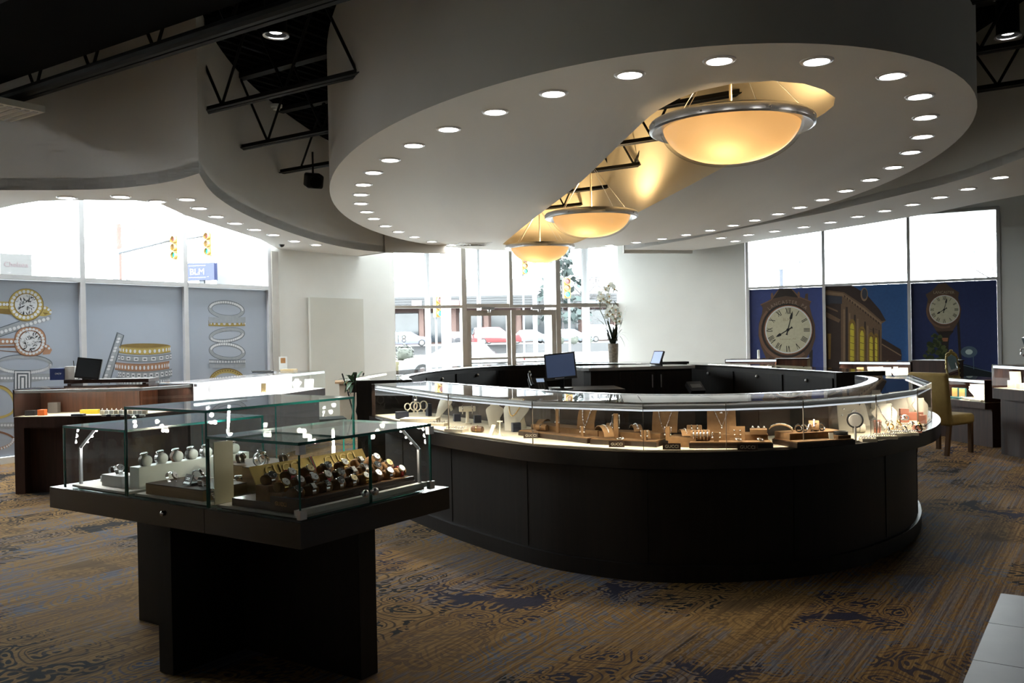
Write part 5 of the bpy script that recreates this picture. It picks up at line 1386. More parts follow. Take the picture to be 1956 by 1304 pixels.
def earring_post(loc, rz, w, h, mt, label, ear=SILVER):
    t = thing('earring_stand', label, 'earring stand', loc, rz)
    MB().box((0, 0, h / 2), (w, .012, h)).build('post', mt, t)
    for s in (-1, 1):
        mb = MB().ball((s * w * .75, -.002, h * .93), .005, 8); mb.tube([(s * w * .75, -.002, h * .92), (s * w * .85, -.004, h * .7), (s * w * .72, -.004, h * .45)], .0022, 5); mb.ball((s * w * .72, -.004, h * .42), .006, 8); mb.build('earring', ear, t, 60)
    return t
def box_(loc, rz, d, mt, label, cat='box', group=None, name='jewel_box'):
    return tag(MB().box((0, 0, d[2] / 2), d).build(name, mt, None, None, loc, rz), label, cat, group)
def ring_row(loc, rz, n, w, mt, label, metal=SILVER, d=.05, h=.022, rows=1, name='ring_tray'):
    t = thing(name, label, 'ring tray', loc, rz)
    MB().box((0, 0, h / 2), (w, d, h)).build('pad', mt, t)
    for i in range(rows):
        for k in range(n):
            x = -w / 2 + w * (k + .5) / n; y = -d / 2 + d * (i + .5) / rows
            mb = MB().tube([(x + .008 * math.cos(2 * math.pi * j / 12), y, h + .003 + .008 * math.sin(2 * math.pi * j / 12)) for j in range(12)], .0018, 5, 0, True); mb.ball((x, y, h + .0125), .0042, 6, 1, None, 4); mb.build('ring', [metal, GEM], t, 60)
    return t
def sign(loc, rz, w, h, label, word='GUCCI', mt=None):
    t = thing('name_sign', label, 'sign', loc, rz)
    M = frame((0, 0, 0), (1, 0, 0), (0, .3, 1)); MB().prism([(-w / 2, 0), (w / 2, 0), (w / 2, h), (-w / 2, h)], -.016, 0, 0, M).build('block', mt or BROWN, t)
    mb = MB(); put_text(mb, word, M @ Matrix.Translation((0, h * .5, 0)), w * .74, 0, .002); mb.build('lettering', mat('pale_gold_letters', (.75, .68, .52), .35, .2, var=.03), t)
    return t
class Plinth:
    def __init__(s, A, B, depth, h, label, riser=None):
        a, b = onz(*A, ZP), onz(*B, ZP); s.t = (b - a).normalized(); s.n = Vector((-s.t.y, s.t.x, 0)); s.a = a; s.L = (b - a).length; s.h = h
        s.rz = math.atan2(s.t.y, s.t.x)
        o = thing('display_plinth', label, 'plinth', a + s.t * s.L / 2 + s.n * depth / 2, s.rz)
        MB().box((0, 0, h / 2), (s.L, depth, h)).build('base', BROWN, o); MB().box((0, 0, h + .003), (s.L - .012, depth - .012, .006)).build('suede_top', TAN, o)
        s.riser = 0
        if riser:
            y0, rh = riser; MB().box((0, (y0 + depth) / 2 - depth / 2, h + .006 + rh / 2), (s.L - .03, depth - y0 - .01, rh)).build('riser', TAN, o); s.riser = rh; s.y0 = y0
    def at(s, f, y, up=False):
        q = s.a + s.t * s.L * f + s.n * y
        return Vector((q.x, q.y, ZP + s.h + .0065 + (s.riser if up else 0)))
# ---- cream group at the left end of the showcase
def cp_(px, py): return onz(px, py, ZP)
p = cp_(768, 799); box_(p, facing(p, .3), (.10, .07, .06), NAVY, 'navy blue box at the left end of the oval showcase')
p = cp_(803, 806); box_(p, facing(p, -.25), (.30, .17, .035), CREAM2, 'flat cream platform at the left end of the oval showcase', 'platform', None, 'display_platform'); pl = p
for k, (px, py, r) in enumerate(((778, 797, .026), (790, 797, .032), (797, 798, .032), (809, 796, .034))):
    q = cp_(px, py) + Vector((0, .03, .035)); t = thing('bangle_loop', 'cream bangle holder loop, %s from the left on the cream platform' % ordn[k], 'bangle holder', q, facing(q, .4), 'cream bangle loops')
    MB().tube([(r * math.sin(a * .36 - 3.0), 0, .030 + r + r * 1.25 * -math.cos(a * .36 - 3.0) * .9) for a in range(18)], .0055, 6).build('loop', CREAM2, t, 60)
    MB().tube([(0, 0, 0), (0, 0, .032)], .007, 6).build('foot', CREAM2, t, 60)
p = cp_(793, 789) + Vector((0, .06, .035)); q_ = box_(p, facing(p), (.05, .05, .06), NAVY, 'small navy stand behind the cream bangle loops'); watch(p + Vector((0, 0, .085)), facing(p, 1.4), 0, SILVER, 'white', 'steel watch with white dial above the cream bangle loops', None, .021, (.022, .026), None, False, 0)
p = cp_(840, 796); bust(p, facing(p, -.9), .19, .15, CREAM2, 'cream neck form turned sideways at the left end of the oval showcase', None, .9, .8)
p = cp_(818, 795) + Vector((0, .05, 0)); box_(p, facing(p, .4), (.035, .06, .11), NAVY, 'upright navy stand beside the sideways cream neck form')
p = cp_(893, 809); tbar(p, facing(p, .12), .13, .10, CREAM2, 'cream T-bar bracelet stand in the oval showcase')
for px, py, lb in ((873, 804, 'small navy box left of the T-bar stand'), (912, 807, 'small navy box right of the T-bar stand')): p = cp_(px, py); box_(p, facing(p, .2), (.055, .05, .06), NAVY, lb)
p = cp_(872, 824); ring_row(p, facing(p, -.5), 7, .15, CREAM, 'cream ring tray in front of the T-bar stand', SILVER, .10, .022, 2)
p = cp_(838, 812); ring_row(p, facing(p, -.5), 6, .14, CREAM, 'cream ring tray at the front left of the showcase', SILVER, .09, .02, 2)
p = cp_(912, 825); roll(p, facing(p, -.6), .09, .022, mat('brown_snakeskin', (.12, .06, .03), .4, var=.6, scale=40), 'brown patterned roll in front of the cream busts', 1, GOLD)
p = cp_(942, 815); bust(p, facing(p, -.35), .19, .13, CREAM2, 'cream necklace bust left of the gold necklace', None, .6)
p = cp_(977, 822); bust(p, facing(p, -.55), .235, .19, CREAM2, 'large cream bust wearing a gold bead necklace'); necklace(p, facing(p, -.55), .235, .2185, GOLD, 'gold bead necklace on the large cream bust', .8, 44, .0046, .50, None, .62)
p = cp_(936, 831); board(p, facing(p, -.6), .030, .085, CREAM2, 'narrow cream easel in front of the cream busts', .7)
p = cp_(955, 832); t = thing('earring_tree', 'small cream earring stand with a crossbar', 'earring stand', p, facing(p)); MB().lathe([(1e-5, 0), (.020, 0), (.006, .022), (.004, .10), (1e-5, .10)], 12).build('post', CREAM2, t, 40); MB().box((0, 0, .10), (.042, .008, .008)).build('crossbar', CREAM2, t)
for s in (-1, 1): MB().tube([(s * .018, -.004, .098), (s * .016, -.005, .075), (s * .019, -.005, .055)], .0025, 5).build('earring', SILVER, t, 60)
p = cp_(986, 824); box_(p, facing(p, .3), (.06, .05, .065), NAVY, 'navy box beside the gold necklace bust')
p = cp_(1022, 814); bust(p, facing(p, -.6), .15, .13, CREAM2, 'low cream bust behind the tan roll', None, .6)
p = cp_(1012, 806); t = thing('chain_rack', 'rack of fine hanging chains behind the tan displays', 'chain rack', p + Vector((0, .06, 0)), facing(p)); MB().bar((-.06, 0, .23), (.06, 0, .23), .006, .006).bar((0, 0, 0), (0, 0, .23), .006, .006).build('stand', SILVER, t)
for k in range(9): MB().cyl((-.055 + k * .0137, -.004, .228), (-.055 + k * .0137, -.004, .228 - .05 - .02 * (k % 3)), .0014, 4).build('chain', SILVER, t)
# ---- tan suede groups
P1 = Plinth((990, 831), (1122, 847), .26, .030, 'dark brown tan-topped plinth at the left of the suede displays', (.10, .035))
P2 = Plinth((1127, 848), (1254, 854), .26, .030, 'dark brown tan-topped plinth in the middle with two ramps and a stand', (.10, .035))
P3 = Plinth((1317, 856), (1477, 856), .25, .030, 'dark brown plinth with the V-necklace bust and bangles', (.10, .035))
P4 = Plinth((1523, 856), (1634, 849), .26, .030, 'dark brown plinth with silver bracelets right of the V-necklace', (.09, .04))
roll(P1.at(.25, .07), P1.rz + .25, .085, .024, TAN, 'tan bracelet roll with one silver bracelet', 1)
ramp(P1.at(.12, .16, True), P1.rz + .5, .05, .16, .035, TAN, 'low tan ramp behind the tan roll')
earring_post(P1.at(.50, .06), P1.rz, .026, .17, TAN, 'tall tan earring post with silver earrings at the left plinth')
curve_stand(P1.at(.78, .13, True), P1.rz + .1, .15, .165, TAN, 'tall curved tan stand with a silver link necklace')
t = thing('necklace', 'silver link necklace hanging on the left curved tan stand', 'necklace', P1.at(.78, .13, True), P1.rz + .1); mb = MB()
def drape(mb, w, h, n, r, kk=1.):
    for k in range(n):
        a = -1 + 2 * k / (n - 1); z = h * (.12 + .84 * abs(a) ** .9); y = h * .45 * (1 - math.cos(math.asin(min(1, z / h)))) - .006
        x = w * .30 * (abs(a) ** .6) * (1 if a > 0 else -1); mb.ball((x, y, z), (r, r, r * 1.3) if k % 2 else (r * .7, r, r), 6, 0, None, 4)
drape(mb, .15, .165, 30, .0052); mb.build('links', SILVER, t, 60)
earring_post(P1.at(.88, .04), P1.rz, .024, .065, TAN, 'short tan earring post at the right of the left plinth')
ramp(P1.at(1.02, .20, True), P1.rz + .7, .06, .20, .045, TAN, 'long tan ramp with a silver bracelet between the two plinths'); bracelet_on_ramp(P1.at(1.02, .20, True), P1.rz + .7, .20, .045, SILVER, 'silver link bracelet on the long tan ramp')
ramp(P2.at(.12, .10), P2.rz + .7, .065, .24, .075, TAN, 'tall tan ramp with a charm bracelet at the left of the middle plinth'); bracelet_on_ramp(P2.at(.12, .10), P2.rz + .7, .24, .075, SILVER, 'silver charm bracelet on the tall tan ramp', 30)
earring_post(P2.at(.34, .07), P2.rz, .030, .155, TAN, 'tall tan earring post on the middle plinth')
ramp(P2.at(.55, .17, True), P2.rz + .6, .055, .15, .045, TAN, 'tan ramp with a silver clasp bracelet on the middle plinth'); bracelet_on_ramp(P2.at(.55, .17, True), P2.rz + .6, .15, .045, SILVER, 'silver clasp bracelet on the middle plinth', 14, .005)
ramp(P2.at(.74, .10), P2.rz + .5, .055, .16, .055, TAN, 'tan ramp in front of the second curved stand')
curve_stand(P2.at(.98, .17, True), P2.rz + .1, .16, .15, TAN, 'second curved tan stand with a long silver chain')
t = thing('necklace', 'long silver chain hanging on the second curved tan stand', 'necklace', P2.at(.98, .17, True), P2.rz + .1); mb = MB(); drape(mb, .15, .15, 36, .0036); mb.build('links', SILVER, t, 60)
earring_post(P2.at(.80, .03), P2.rz, .028, .06, TAN, 'short tan earring post at the front of the middle plinth'); earring_post(P2.at(1.12, .06), P2.rz, .026, .085, TAN, 'tan earring post at the right end of the middle plinth')
rp = P2.at(1.30, .14); q0 = box_(Vector((rp.x, rp.y, ZP)), P2.rz + .1, (.17, .16, .06), TAN, 'tan block under the ramp right of the second curved stand', 'display block', None, 'display_block')
ramp(rp + Vector((0, 0, .024)), P2.rz + .5, .06, .16, .04, TAN, 'tan ramp on the block beside the second curved stand'); bracelet_on_ramp(rp + Vector((0, 0, .024)), P2.rz + .5, .16, .04, SILVER, 'fine silver bracelet on the ramp beside the second curved stand', 20, .0022)
torus('bracelet', P2.at(.45, .025) + Vector((0, 0, .004)), .026, .004, SILVER, 'silver bracelet lying at the front of the middle plinth', 'bracelet')
for (px, py, w, lb) in ((1014, 836.5, .10, 'brown GUCCI sign before the left plinth'), (1178, 853.5, .095, 'brown GUCCI sign before the middle plinth'), (1283, 858, .105, 'brown GUCCI sign standing alone beside the middle plinth'), (1428, 859.5, .115, 'brown GUCCI sign before the V-necklace plinth')):
    p = cp_(px, py); sign(p, facing(p), w, .036, lb)
roll(P3.at(.14, .07), P3.rz, .115, .034, TAN, 'tan roll carrying five silver bangles', 5); roll(P3.at(.08, .17, True), P3.rz, .09, .026, TAN, 'tan roll behind the bangles with two bangles', 2)
bd, M = board(P3.at(.42, .16, True), P3.rz, .175, .165, TAN, 'square tan bust board with a V-shaped silver necklace', .22, .97)
t = thing('necklace', 'V-shaped silver chain necklace on the square tan board', 'necklace', P3.at(.42, .16, True), P3.rz); mb = MB()
for k in range(44):
    a = -1 + 2 * k / 43; q = M @ Vector((a * .053, .165 - .125 * (1 - abs(a)), .005)); mb.ball(q, .0031, 6, 0, None, 4)
mb.build('chain', SILVER, t, 60); MB().ball(M @ Vector((0, .032, .008)), .006, 8).build('pendant', SILVER, t, 60)
t = thing('necklace', 'fine gold necklace with a heart pendant on the square tan board', 'necklace', P3.at(.42, .16, True), P3.rz); mb = MB()
for k in range(24):
    a = -1 + 2 * k / 23; q = M @ Vector((a * .042, .163 - .033 * (1 - a * a), .004)); mb.ball(q, .0014, 5, 0, None, 3)
mb.build('chain', GOLD, t); MB().ball(M @ Vector((0, .126, .007)), (.009, .005, .008), 8).build('pendant', SILVER, t, 60)
bd, M = board(P3.at(.60, .10), P3.rz - .05, .09, .085, TAN, 'small tan earring card with two pairs of studs', .2)
for i in range(2):
    for j in range(2):
        q = bd.matrix_world; MB().ball(M @ Vector((-.018 + .034 * i, .032 + .026 * j, .005)), .0052, 8).build('stud', SILVER, bd, 60)
earring_post(P3.at(.33, .04), P3.rz, .030, .055, TAN, 'short tan earring post before the V-necklace board')
ring_row(P3.at(.86, .13, True), P3.rz - .1, 3, .10, TAN, 'tan ring pad with large silver rings at the V-necklace plinth', SILVER, .08, .03, 2)
for k, f in enumerate((.60, .86)): torus('bracelet', P3.at(f, .035) + Vector((0, 0, .012)), .020, .0045, SILVER, ('silver bracelet lying left of the GUCCI sign before the V-necklace', 'silver bracelet lying at the right front of the V-necklace plinth')[k], 'bracelet', None, (.4, .2, .5))
ramp(P4.at(.02, .18, True), P4.rz + .9, .06, .15, .05, TAN, 'tan ramp at the left of the silver bracelet plinth'); bracelet_on_ramp(P4.at(.02, .18, True), P4.rz + .9, .15, .05, SILVER, 'silver chain on the ramp at the left of the bracelet plinth', 22, .0025)
for k in range(5):
    torus('bracelet', P4.at(.26 + .10 * k, .135, True) + Vector((0, 0, .024)), .021, .005, SILVER, 'upright silver bracelet, %s from the left on the bracelet plinth' % ordn[k], 'bracelet', 'upright silver bracelets', (1.3, 0, .4 * (k % 3)))
ramp(P4.at(.62, .19, True), P4.rz - .6, .06, .17, .06, TAN, 'tan ramp with two dark bracelets at the right of the bracelet plinth'); bracelet_on_ramp(P4.at(.62, .19, True), P4.rz - .6, .17, .06, SILVER, 'broad silver bracelet on the right-hand tan ramp', 22, .0045)
rl0 = box_(P4.at(.86, .06), P4.rz, (.09, .07, .02), TAN, 'tan pad under the black ring bracelets', 'pad', None, 'display_pad')
for k in range(2): torus('bracelet', P4.at(.86, .06) + Vector((0, 0, .026 + k * .011)), .037, .0055, LEATHER_B, ('lower', 'upper')[k] + ' of two black ring bracelets stacked on the tan pad', 'bracelet')
tagp, M = board(P4.at(.66, .04), P4.rz - .4, .026, .04, CREAM2, 'small white price tag before the black bracelets', .4)
# ---- crowded cream group at the right end
rnd = random.Random(21)
bd, M = board(cp_(1622, 823), facing(cp_(1622, 823), .12), .13, .185, CREAM2, 'tall pale board with small silver pendants, right part of the oval showcase', .2, 1.12)
for k, (x, y) in enumerate(((-.03, .15), (.0, .11), (.028, .135), (-.04, .105), (.045, .14), (.02, .085))): MB().ball(M @ Vector((x, y, .005)), (.007, .003, .007), 8).build('pendant', SILVER, bd, 60)
br = [(1650, 812, .9, .21, .17, 'cream bust turned away beside the pale pendant board'), (1684, 800, .7, .22, .17, 'cream bust with draped fabric at the back right'), (1698, 822, .5, .18, .16, 'cream bust with a crystal necklace at the front right'), (1722, 798, .6, .20, .17, 'rear cream bust under the light bar at the right'), (1748, 797, .4, .18, .13, 'cream bust nearest the right end of the showcase'), (1764, 801, .5, .16, .11, 'cream bust at the very end of the glass')]
for px, py, da, h, w, lb in br: p = cp_(px, py); bust(p, facing(p, da), h, w, CREAM2, lb, None, .75, .6)
p = cp_(1698, 822); necklace(p, facing(p, .5), .18, .184, SILVER, 'crystal necklace on the front right cream bust', .75, 34, .0042, .6, GEM, .6)
p = cp_(1641, 826); roll(p, facing(p, .2), .075, .030, CREAM2, 'ivory bracelet roll at the right of the bracelet plinth', 1)
p = cp_(1634, 842); t = thing('round_stand', 'round frosted earring stand on a clear post', 'earring stand', p, facing(p)); MB().cyl((0, 0, 0), (0, 0, .10), .008, 8).build('post', mat('frosted_acrylic', (.72, .70, .66), .4, var=.02), t, 40); MB().lathe([(1e-5, -.012), (.036, -.012), (.038, 0), (.036, .012), (1e-5, .012)], 22, 0, frame((0, 0, .13), (1, 0, 0), (0, 0, 1))).build('disc', mat('frosted_acrylic', (0, 0, 0)), t, 40); MB().lathe([(.040, -.004), (.050, -.004), (.050, .004), (.040, .004), (.040, -.004)], 22, 0, frame((0, 0, .13), (1, 0, 0), (0, 0, 1)), True).build('crystal_rim', SILVER, t, 40)
pk = [(1676, 826, .045, .085, 'coral pink cylinder stand wrapped with silver chains'), (1727, 806, .06, .10, 'coral pink block behind the pearl displays'), (1749, 802, .10, .06, 'wide coral pink block at the back right'), (1762, 808, .05, .06, 'coral pink block at the glass end'), (1752, 826, .05, .05, 'low coral pink block with silver cuffs')]
for k, (px, py, w, h, lb) in enumerate(pk):
    p = cp_(px, py)
    if k == 0:
        t = thing('pink_stand', lb, 'stand', p, facing(p)); MB().lathe([(1e-5, 0), (.020, 0), (.028, h * .9), (.020, h), (1e-5, h)], 16).build('body', PINK, t, 40)
        for j in range(5): MB().tube([((.024 + .001 * j) * math.cos(a * .45), (.024 + .001 * j) * math.sin(a * .45), h * (.45 + .1 * j)) for a in range(14)], .002, 5, 0, True).build('chain', SILVER, t, 60)
    else: box_(p, facing(p, .2), (w, .05, h), PINK, lb, 'display block', 'coral pink blocks', 'display_block')
tr_ = [(1690, 838, .14, 'front pearl ring tray at the right end of the showcase', PEARL, 10), (1708, 828, .11, 'cream tray of gold rings behind the pearl tray', GOLD, 7), (1720, 832, .11, 'cream tray of silver rings at the right end', SILVER, 8), (1738, 831, .09, 'grey-edged ring tray nearest the right end', SILVER, 6), (1730, 818, .12, 'cream tray of rings before the coral blocks', SILVER, 7), (1752, 821, .09, 'cream tray of gold rings before the end glass', GOLD, 6), (1658, 843, .09, 'small cream tray beside the round frosted stand', SILVER, 5)]
for px, py, w, lb, mt_, n_ in tr_: p = cp_(px, py); ring_row(p, facing(p, .35), n_, w, CREAM, lb, mt_, .065, .02, 2)
for k in range(12):
    px, py = 1690 + rnd.uniform(0, 68), rnd.uniform(812, 838); p = cp_(px, py)
    torus('cuff_bracelet', p + Vector((0, 0, .038 + rnd.uniform(0, .03))), .020, .0048, SILVER if k % 3 else GOLD, 'cuff bracelet, %s from the left among the crowded trays at the right end' % ordn[k], 'bracelet', 'cuffs at the right end of the showcase', (rnd.uniform(.6, 1.5), rnd.uniform(-.4, .4), rnd.uniform(0, 3)))
p = cp_(1672, 838); t = thing('earring_rack', 'clear hanging rack with dangling silver earrings', 'earring rack', p, facing(p)); MB().bar((-.025, 0, 0), (-.025, 0, .12), .004, .004).bar((.025, 0, 0), (.025, 0, .12), .004, .004).bar((-.027, 0, .12), (.027, 0, .12), .004, .004).build('frame', SILVER, t)
for k in range(4): MB().tube([(-.017 + k * .011, -.003, .118), (-.017 + k * .011, -.004, .06)], .002, 5).build('earring', SILVER, t)
# ================================================================= counters along the left wall
def showcase(name, label, front, back, zb, z0, z1, bodymat, backmat, power, col, inner_pad=CREAM, ledge=.075, lampcol=(1, .97, .93), knee=False, endp=True, bright=True):
    c = sum(front, Vector((0, 0))) / len(front)
    t = thing(name, label, 'showcase', (c.x, c.y, 0))
    F_l = [Vector(p) for p in front]; B_l = [Vector(p) for p in back]
    rec = offset(F_l, -.10)
    MB().prism(rec + B_l[::-1], .0, z0 - ledge).build('body', bodymat, t, world=True)
    MB().prism(F_l + B_l[::-1], z0 - ledge, z0).build('ledge', bodymat, t, world=True)
    if knee:
        a = F_l[0]; b = B_l[0]; MB().bar((a.x + .05, a.y, (z0 - ledge) / 2), (b.x + .05, b.y, (z0 - ledge) / 2), .10, z0 - ledge).build('end_leg', bodymat, t, world=True)
    MB().prism(offset(F_l, -.02) + B_l[::-1], z0, z0 + .006).build('deck_pad', inner_pad, t, world=True)
    for i in range(len(F_l) - 1):
        a, b = F_l[i], F_l[i + 1]; ba, bb = B_l[i], B_l[i + 1]; zc = (z0 + z1) / 2; h = z1 - z0 - .01
        MB().bar((a.x, a.y, zc), (b.x, b.y, zc), .008, h).build('front_pane', CLEAR, t, world=True)
        MB().prism([a, b, bb, ba], z1 - .009, z1).build('top_pane', CLEAR, t, world=True)
        MB().bar((ba.x, ba.y, zc), (bb.x, bb.y, zc), .02, h).build('back_panel', backmat, t, world=True)
        tt = (b - a).normalized(); nr = Vector((-tt.y, tt.x)); 
        if nr.dot(ba - a) < 0: nr = -nr
        p, q = a + nr * .03, b + nr * .03
        MB().bar((p.x, p.y, z1 - .028), (q.x, q.y, z1 - .028), .035, .03).build('light_bar', LBAR, t, world=True)
        if bright:
            p3, q3 = a + nr * .0105, b + nr * .0105
            MB().bar((p3.x, p3.y, z1 - .028), (q3.x, q3.y, z1 - .028), .004, .028).build('diffuser', DIFF2, t, world=True)
        m_ = (p + q) / 2 + nr * .03
        l_ = area_light('showcase_lamp', Vector((m_.x, m_.y, z1 - .055)) - Vector(t.location), Matrix().to_quaternion(), (q - p).length * .9, .02, power * (q - p).length, col, t)
        l_.rotation_quaternion = (Matrix.Rotation(math.atan2(tt.y, tt.x), 4, 'Z') @ Matrix.Rotation(.5 if nr.dot(Vector((-tt.y, tt.x))) > 0 else -.5, 4, 'X')).to_quaternion()
    if endp:
        for a, b in ((F_l[0], B_l[0]), (F_l[-1], B_l[-1])): MB().bar((a.x, a.y, (z0 + z1) / 2), (b.x, b.y, (z0 + z1) / 2), .01, z1 - z0 - .01).build('end_pane', CLEAR if endp == 'glass' else bodymat, t, world=True)
    return t
DIFF2 = mat('bright_lamp_diffuser', (.8, .85, .92), .4, emit=1.0, ecol=(.80, .90, 1.), var=.02)
V2 = lambda *a: [Vector(p) for p in a]
lA = showcase('wall_showcase', 'walnut showcase with wood back in front of the ring posters', V2((-5.05, 9.03), (-4.35, 9.03), (-3.77, 9.08), (-3.45, 9.64)), V2((-5.05, 9.55), (-4.35, 9.56), (-4.02, 9.62), (-3.92, 9.85)), 0, .775, 1.06, WALNUT_D, WALNUT, 3.0, (1, .88, .72), CREAM, .11, knee=True, bright=False)
lB = showcase('wall_showcase', 'brightly lit white glass showcase running toward the blank wall panel', V2((-3.42, 9.70), (-3.20, 10.75), (-2.95, 11.9), (-2.71, 12.9)), V2((-3.93, 9.92), (-3.72, 10.95), (-3.47, 12.0), (-3.22, 13.0)), 0, .80, 1.06, WALNUT_D, mat('white_acrylic_back', (.8, .8, .82), .3, var=.02), 9., (1, .98, .97), mat('white_liner', (.9, .9, .9), .5, var=.02), .10, endp='glass')
def onA(px, py): return onz(px, py, .782)
bx = [(60, 793, .10, .07, .05, mat('black_boxes', (.015, .015, .02), .4, var=.2, scale=9), 'black and white striped gift box in the walnut showcase'), (81, 793, .07, .06, .06, mat('orange_box', (.65, .14, .02), .5, var=.06), 'orange gift box in the walnut showcase'), (104, 788, .10, .07, .11, mat('grey_taupe_box', (.16, .15, .145), .6, var=.08), 'tall grey box beside the orange gift box'), (186, 781, .10, .05, .07, mat('grey_taupe_box', (0, 0, 0)), 'grey box behind the ring boxes'), (172, 790, .18, .06, .045, mat('yellow_box', (.60, .48, .03), .5, var=.08), 'yellow gift box in the walnut showcase'), (150, 794, .12, .07, .02, NAVY, 'flat navy case before the yellow gift box')]
for px, py, w, d, h, m_, lb in bx: p = onA(px, py); box_(p, 0, (w, d, h), m_, lb, 'box', None, 'gift_box')
for k, x in enumerate(range(196, 284, 9)):
    for j, (py, h) in enumerate(((791, .04), (781, .045))):
        if j and k > 7: continue
        p = onA(x + 3 * j, py); t = thing('ring_box', 'white ring box, %s from the left in the %s row of the walnut showcase' % (ordn[k], ('front', 'rear')[j]), 'ring box', p, 0, 'white ring boxes')
        MB().box((0, 0, h / 2), (.04, .04, h)).build('base', WHITEW if (k + j) % 3 else CREAM, t); mb = MB().tube([(.008 * math.cos(a * .6), 0, h + .006 + .008 * math.sin(a * .6)) for a in range(10)], .002, 5, 0, True); mb.ball((0, 0, h + .016), .004, 6, 0, None, 4); mb.build('ring', SILVER, t, 60)
    if k < 9: p = onA(x + 4, 795); box_(p, 0, (.05, .03, .02), NAVY if k % 2 else GREYST, 'low %s card holder, %s from the left before the white ring boxes' % (('grey', 'navy')[k % 2], ordn[k]), 'card holder', 'low card holders', 'card_holder')
# bright showcase contents
def onB(px, py): return onz(px, py, .81)
for k, (px, py, w, h, ln) in enumerate(((408, 762, .14, .20, .2), (435, 760, .16, .20, .15), (462, 757, .15, .19, .2), (492, 752, .16, .18, .2), (520, 749, .12, .17, .15), (545, 746, .14, .17, .2), (566, 744, .12, .15, .2), (590, 741, .13, .13, .2))):
    p = onB(px, py); q = facing(p, -.35 + .1 * (k % 3))
    if k % 2 == 0: bust(p, q, h, w, mat('white_display', (.92, .92, .93), .5, var=.02), 'white necklace bust, %s from the left in the bright showcase' % ordn[k // 2], 'white busts in the bright showcase', .5)
    else: board(p, q, w, h, mat('white_display', (0, 0, 0)), 'white display board, %s from the left in the bright showcase' % ordn[k // 2], ln, 1., 'display_board', 'display board', 'white boards in the bright showcase')
for k, (px, py) in enumerate(((420, 764), (450, 762), (478, 757), (507, 753), (532, 750), (556, 747), (577, 745))):
    p = onB(px, py); ring_row(p, facing(p, -.3), 4, .11, mat('white_display', (0, 0, 0)), 'white ring tray, %s from the left in the bright showcase' % ordn[k], GOLD if k % 3 == 1 else SILVER, .06, .02, 1)
p = onB(503, 752); board(p, facing(p, -.2), .06, .14, GOLD, 'narrow gold-framed board in the bright showcase', .2)
p = onB(551, 746); t = thing('framed_card', 'small black-framed card in the bright showcase', 'card', p, facing(p)); MB().box((0, 0, .055), (.06, .006, .11)).build('frame', BLACK, t); MB().box((0, -.004, .055), (.05, .003, .10)).build('card', CREAM2, t)
# on top of the white showcase: small poster sign, brown box, black tray
p = onz(541, 706, 1.06); t = thing('counter_sign', 'small white counter sign with a copper square picture', 'sign', p, facing(p)); M = frame((0, 0, 0), (1, 0, 0), (0, .12, 1)); MB().prism([(-.06, 0), (.06, 0), (.06, .20), (-.06, .20)], -.004, 0, 0, M).build('card', WHITEW, t); MB().prism([(-.035, .10), (.035, .10), (.035, .18), (-.035, .18)], .0005, .001, 0, M).build('picture', mat('copper_print', (.45, .22, .08), .5, var=.3, scale=30), t)
p = onz(552, 708, 1.06); box_(p, facing(p, -.4), (.20, .16, .025), mat('tan_card_box', (.50, .38, .20), .6, var=.06), 'flat tan box on the bright showcase behind the counter sign')
p = onz(505, 711, 1.06); t = thing('pen_tray', 'flat black tray on the bright showcase', 'tray', p, facing(p, -.4)); MB().box((0, 0, .008), (.32, .10, .016)).build('tray', PLASB, t); MB().cyl((-.2, .02, .022), (.1, .0, .024), .006, 6).build('pen', PLASB, t)
# wooden back shelf with desk things
bs = thing('back_shelf', 'walnut shelf behind the walnut showcase carrying a monitor and boxes', 'shelf', (-4.55, 10.15, 0))
MB().box((0, 0, 1.085), (.95, .30, .04)).build('top', WALNUT_D, bs)
for x in (-.42, .42): MB().box((x, 0, .53), (.04, .28, 1.06)).build('side', WALNUT_D, bs)
zb_ = 1.106
p = aty(113, 733, 10.08); t = thing('brochure_box', 'royal blue box with pale script on the walnut shelf', 'box', (p.x, 10.08, zb_), 0); MB().box((0, 0, .065), (.155, .10, .13)).build('box', mat('royal_blue_card', (.015, .035, .16), .45, var=.05), t); mb = MB(); put_text(mb, 'Joly', frame((.02, -.0505, .07), (1, 0, 0), (0, 0, 1)), .07, 0, .001); 
mb2 = MB()
for k in range(4): mb2.tube([(-.01 + k * .018 + .008 * math.cos(a), -.0508, .07 + .010 * math.sin(a * (1 + k % 2))) for a in (0, 1, 2, 3, 4, 5)], .0016, 4)
mb2.build('script', WHITEW, t)
p = aty(137, 727, 10.1); box_(Vector((p.x, 10.1, zb_)), 0, (.11, .08, .15), WHITEW, 'white paper holder behind the blue box', 'paper holder', None, 'paper_holder')
p = aty(166, 733, 9.98); t = thing('monitor', 'black monitor seen from behind, leaning on the walnut shelf', 'monitor', (p.x, 9.98, zb_), .15)
M = Matrix.Translation((0, 0, .012)) @ Matrix.Rotation(.12, 4, 'Y') @ Matrix.Rotation(-.25, 4, 'X'); MB().box((0, 0, .115), (.26, .03, .23), 0, 0, M).build('housing', PLASB, t); MB().box((0, -.016, .115), (.23, .004, .20), 0, 0, M).build('panel', mat('dark_panel', (.03, .035, .04), .3, var=.05), t); MB().box((0, .06, .03), (.10, .12, .06)).build('stand', PLASB, t)
p = aty(145, 712, 10.2); t = thing('pen_cup', 'black pen cup behind the monitor on the walnut shelf', 'pen cup', (p.x, 10.2, zb_), 0); MB().lathe([(.001, 0), (.035, 0), (.04, .12), (.034, .12), (.03, .01), (.001, .01)], 12).build('cup', PLASB, t, 40)
for a in (-.01, .012): MB().cyl((a, 0, .02), (a * 3, .01, .21), .005, 6).build('pen', PLASB, t)
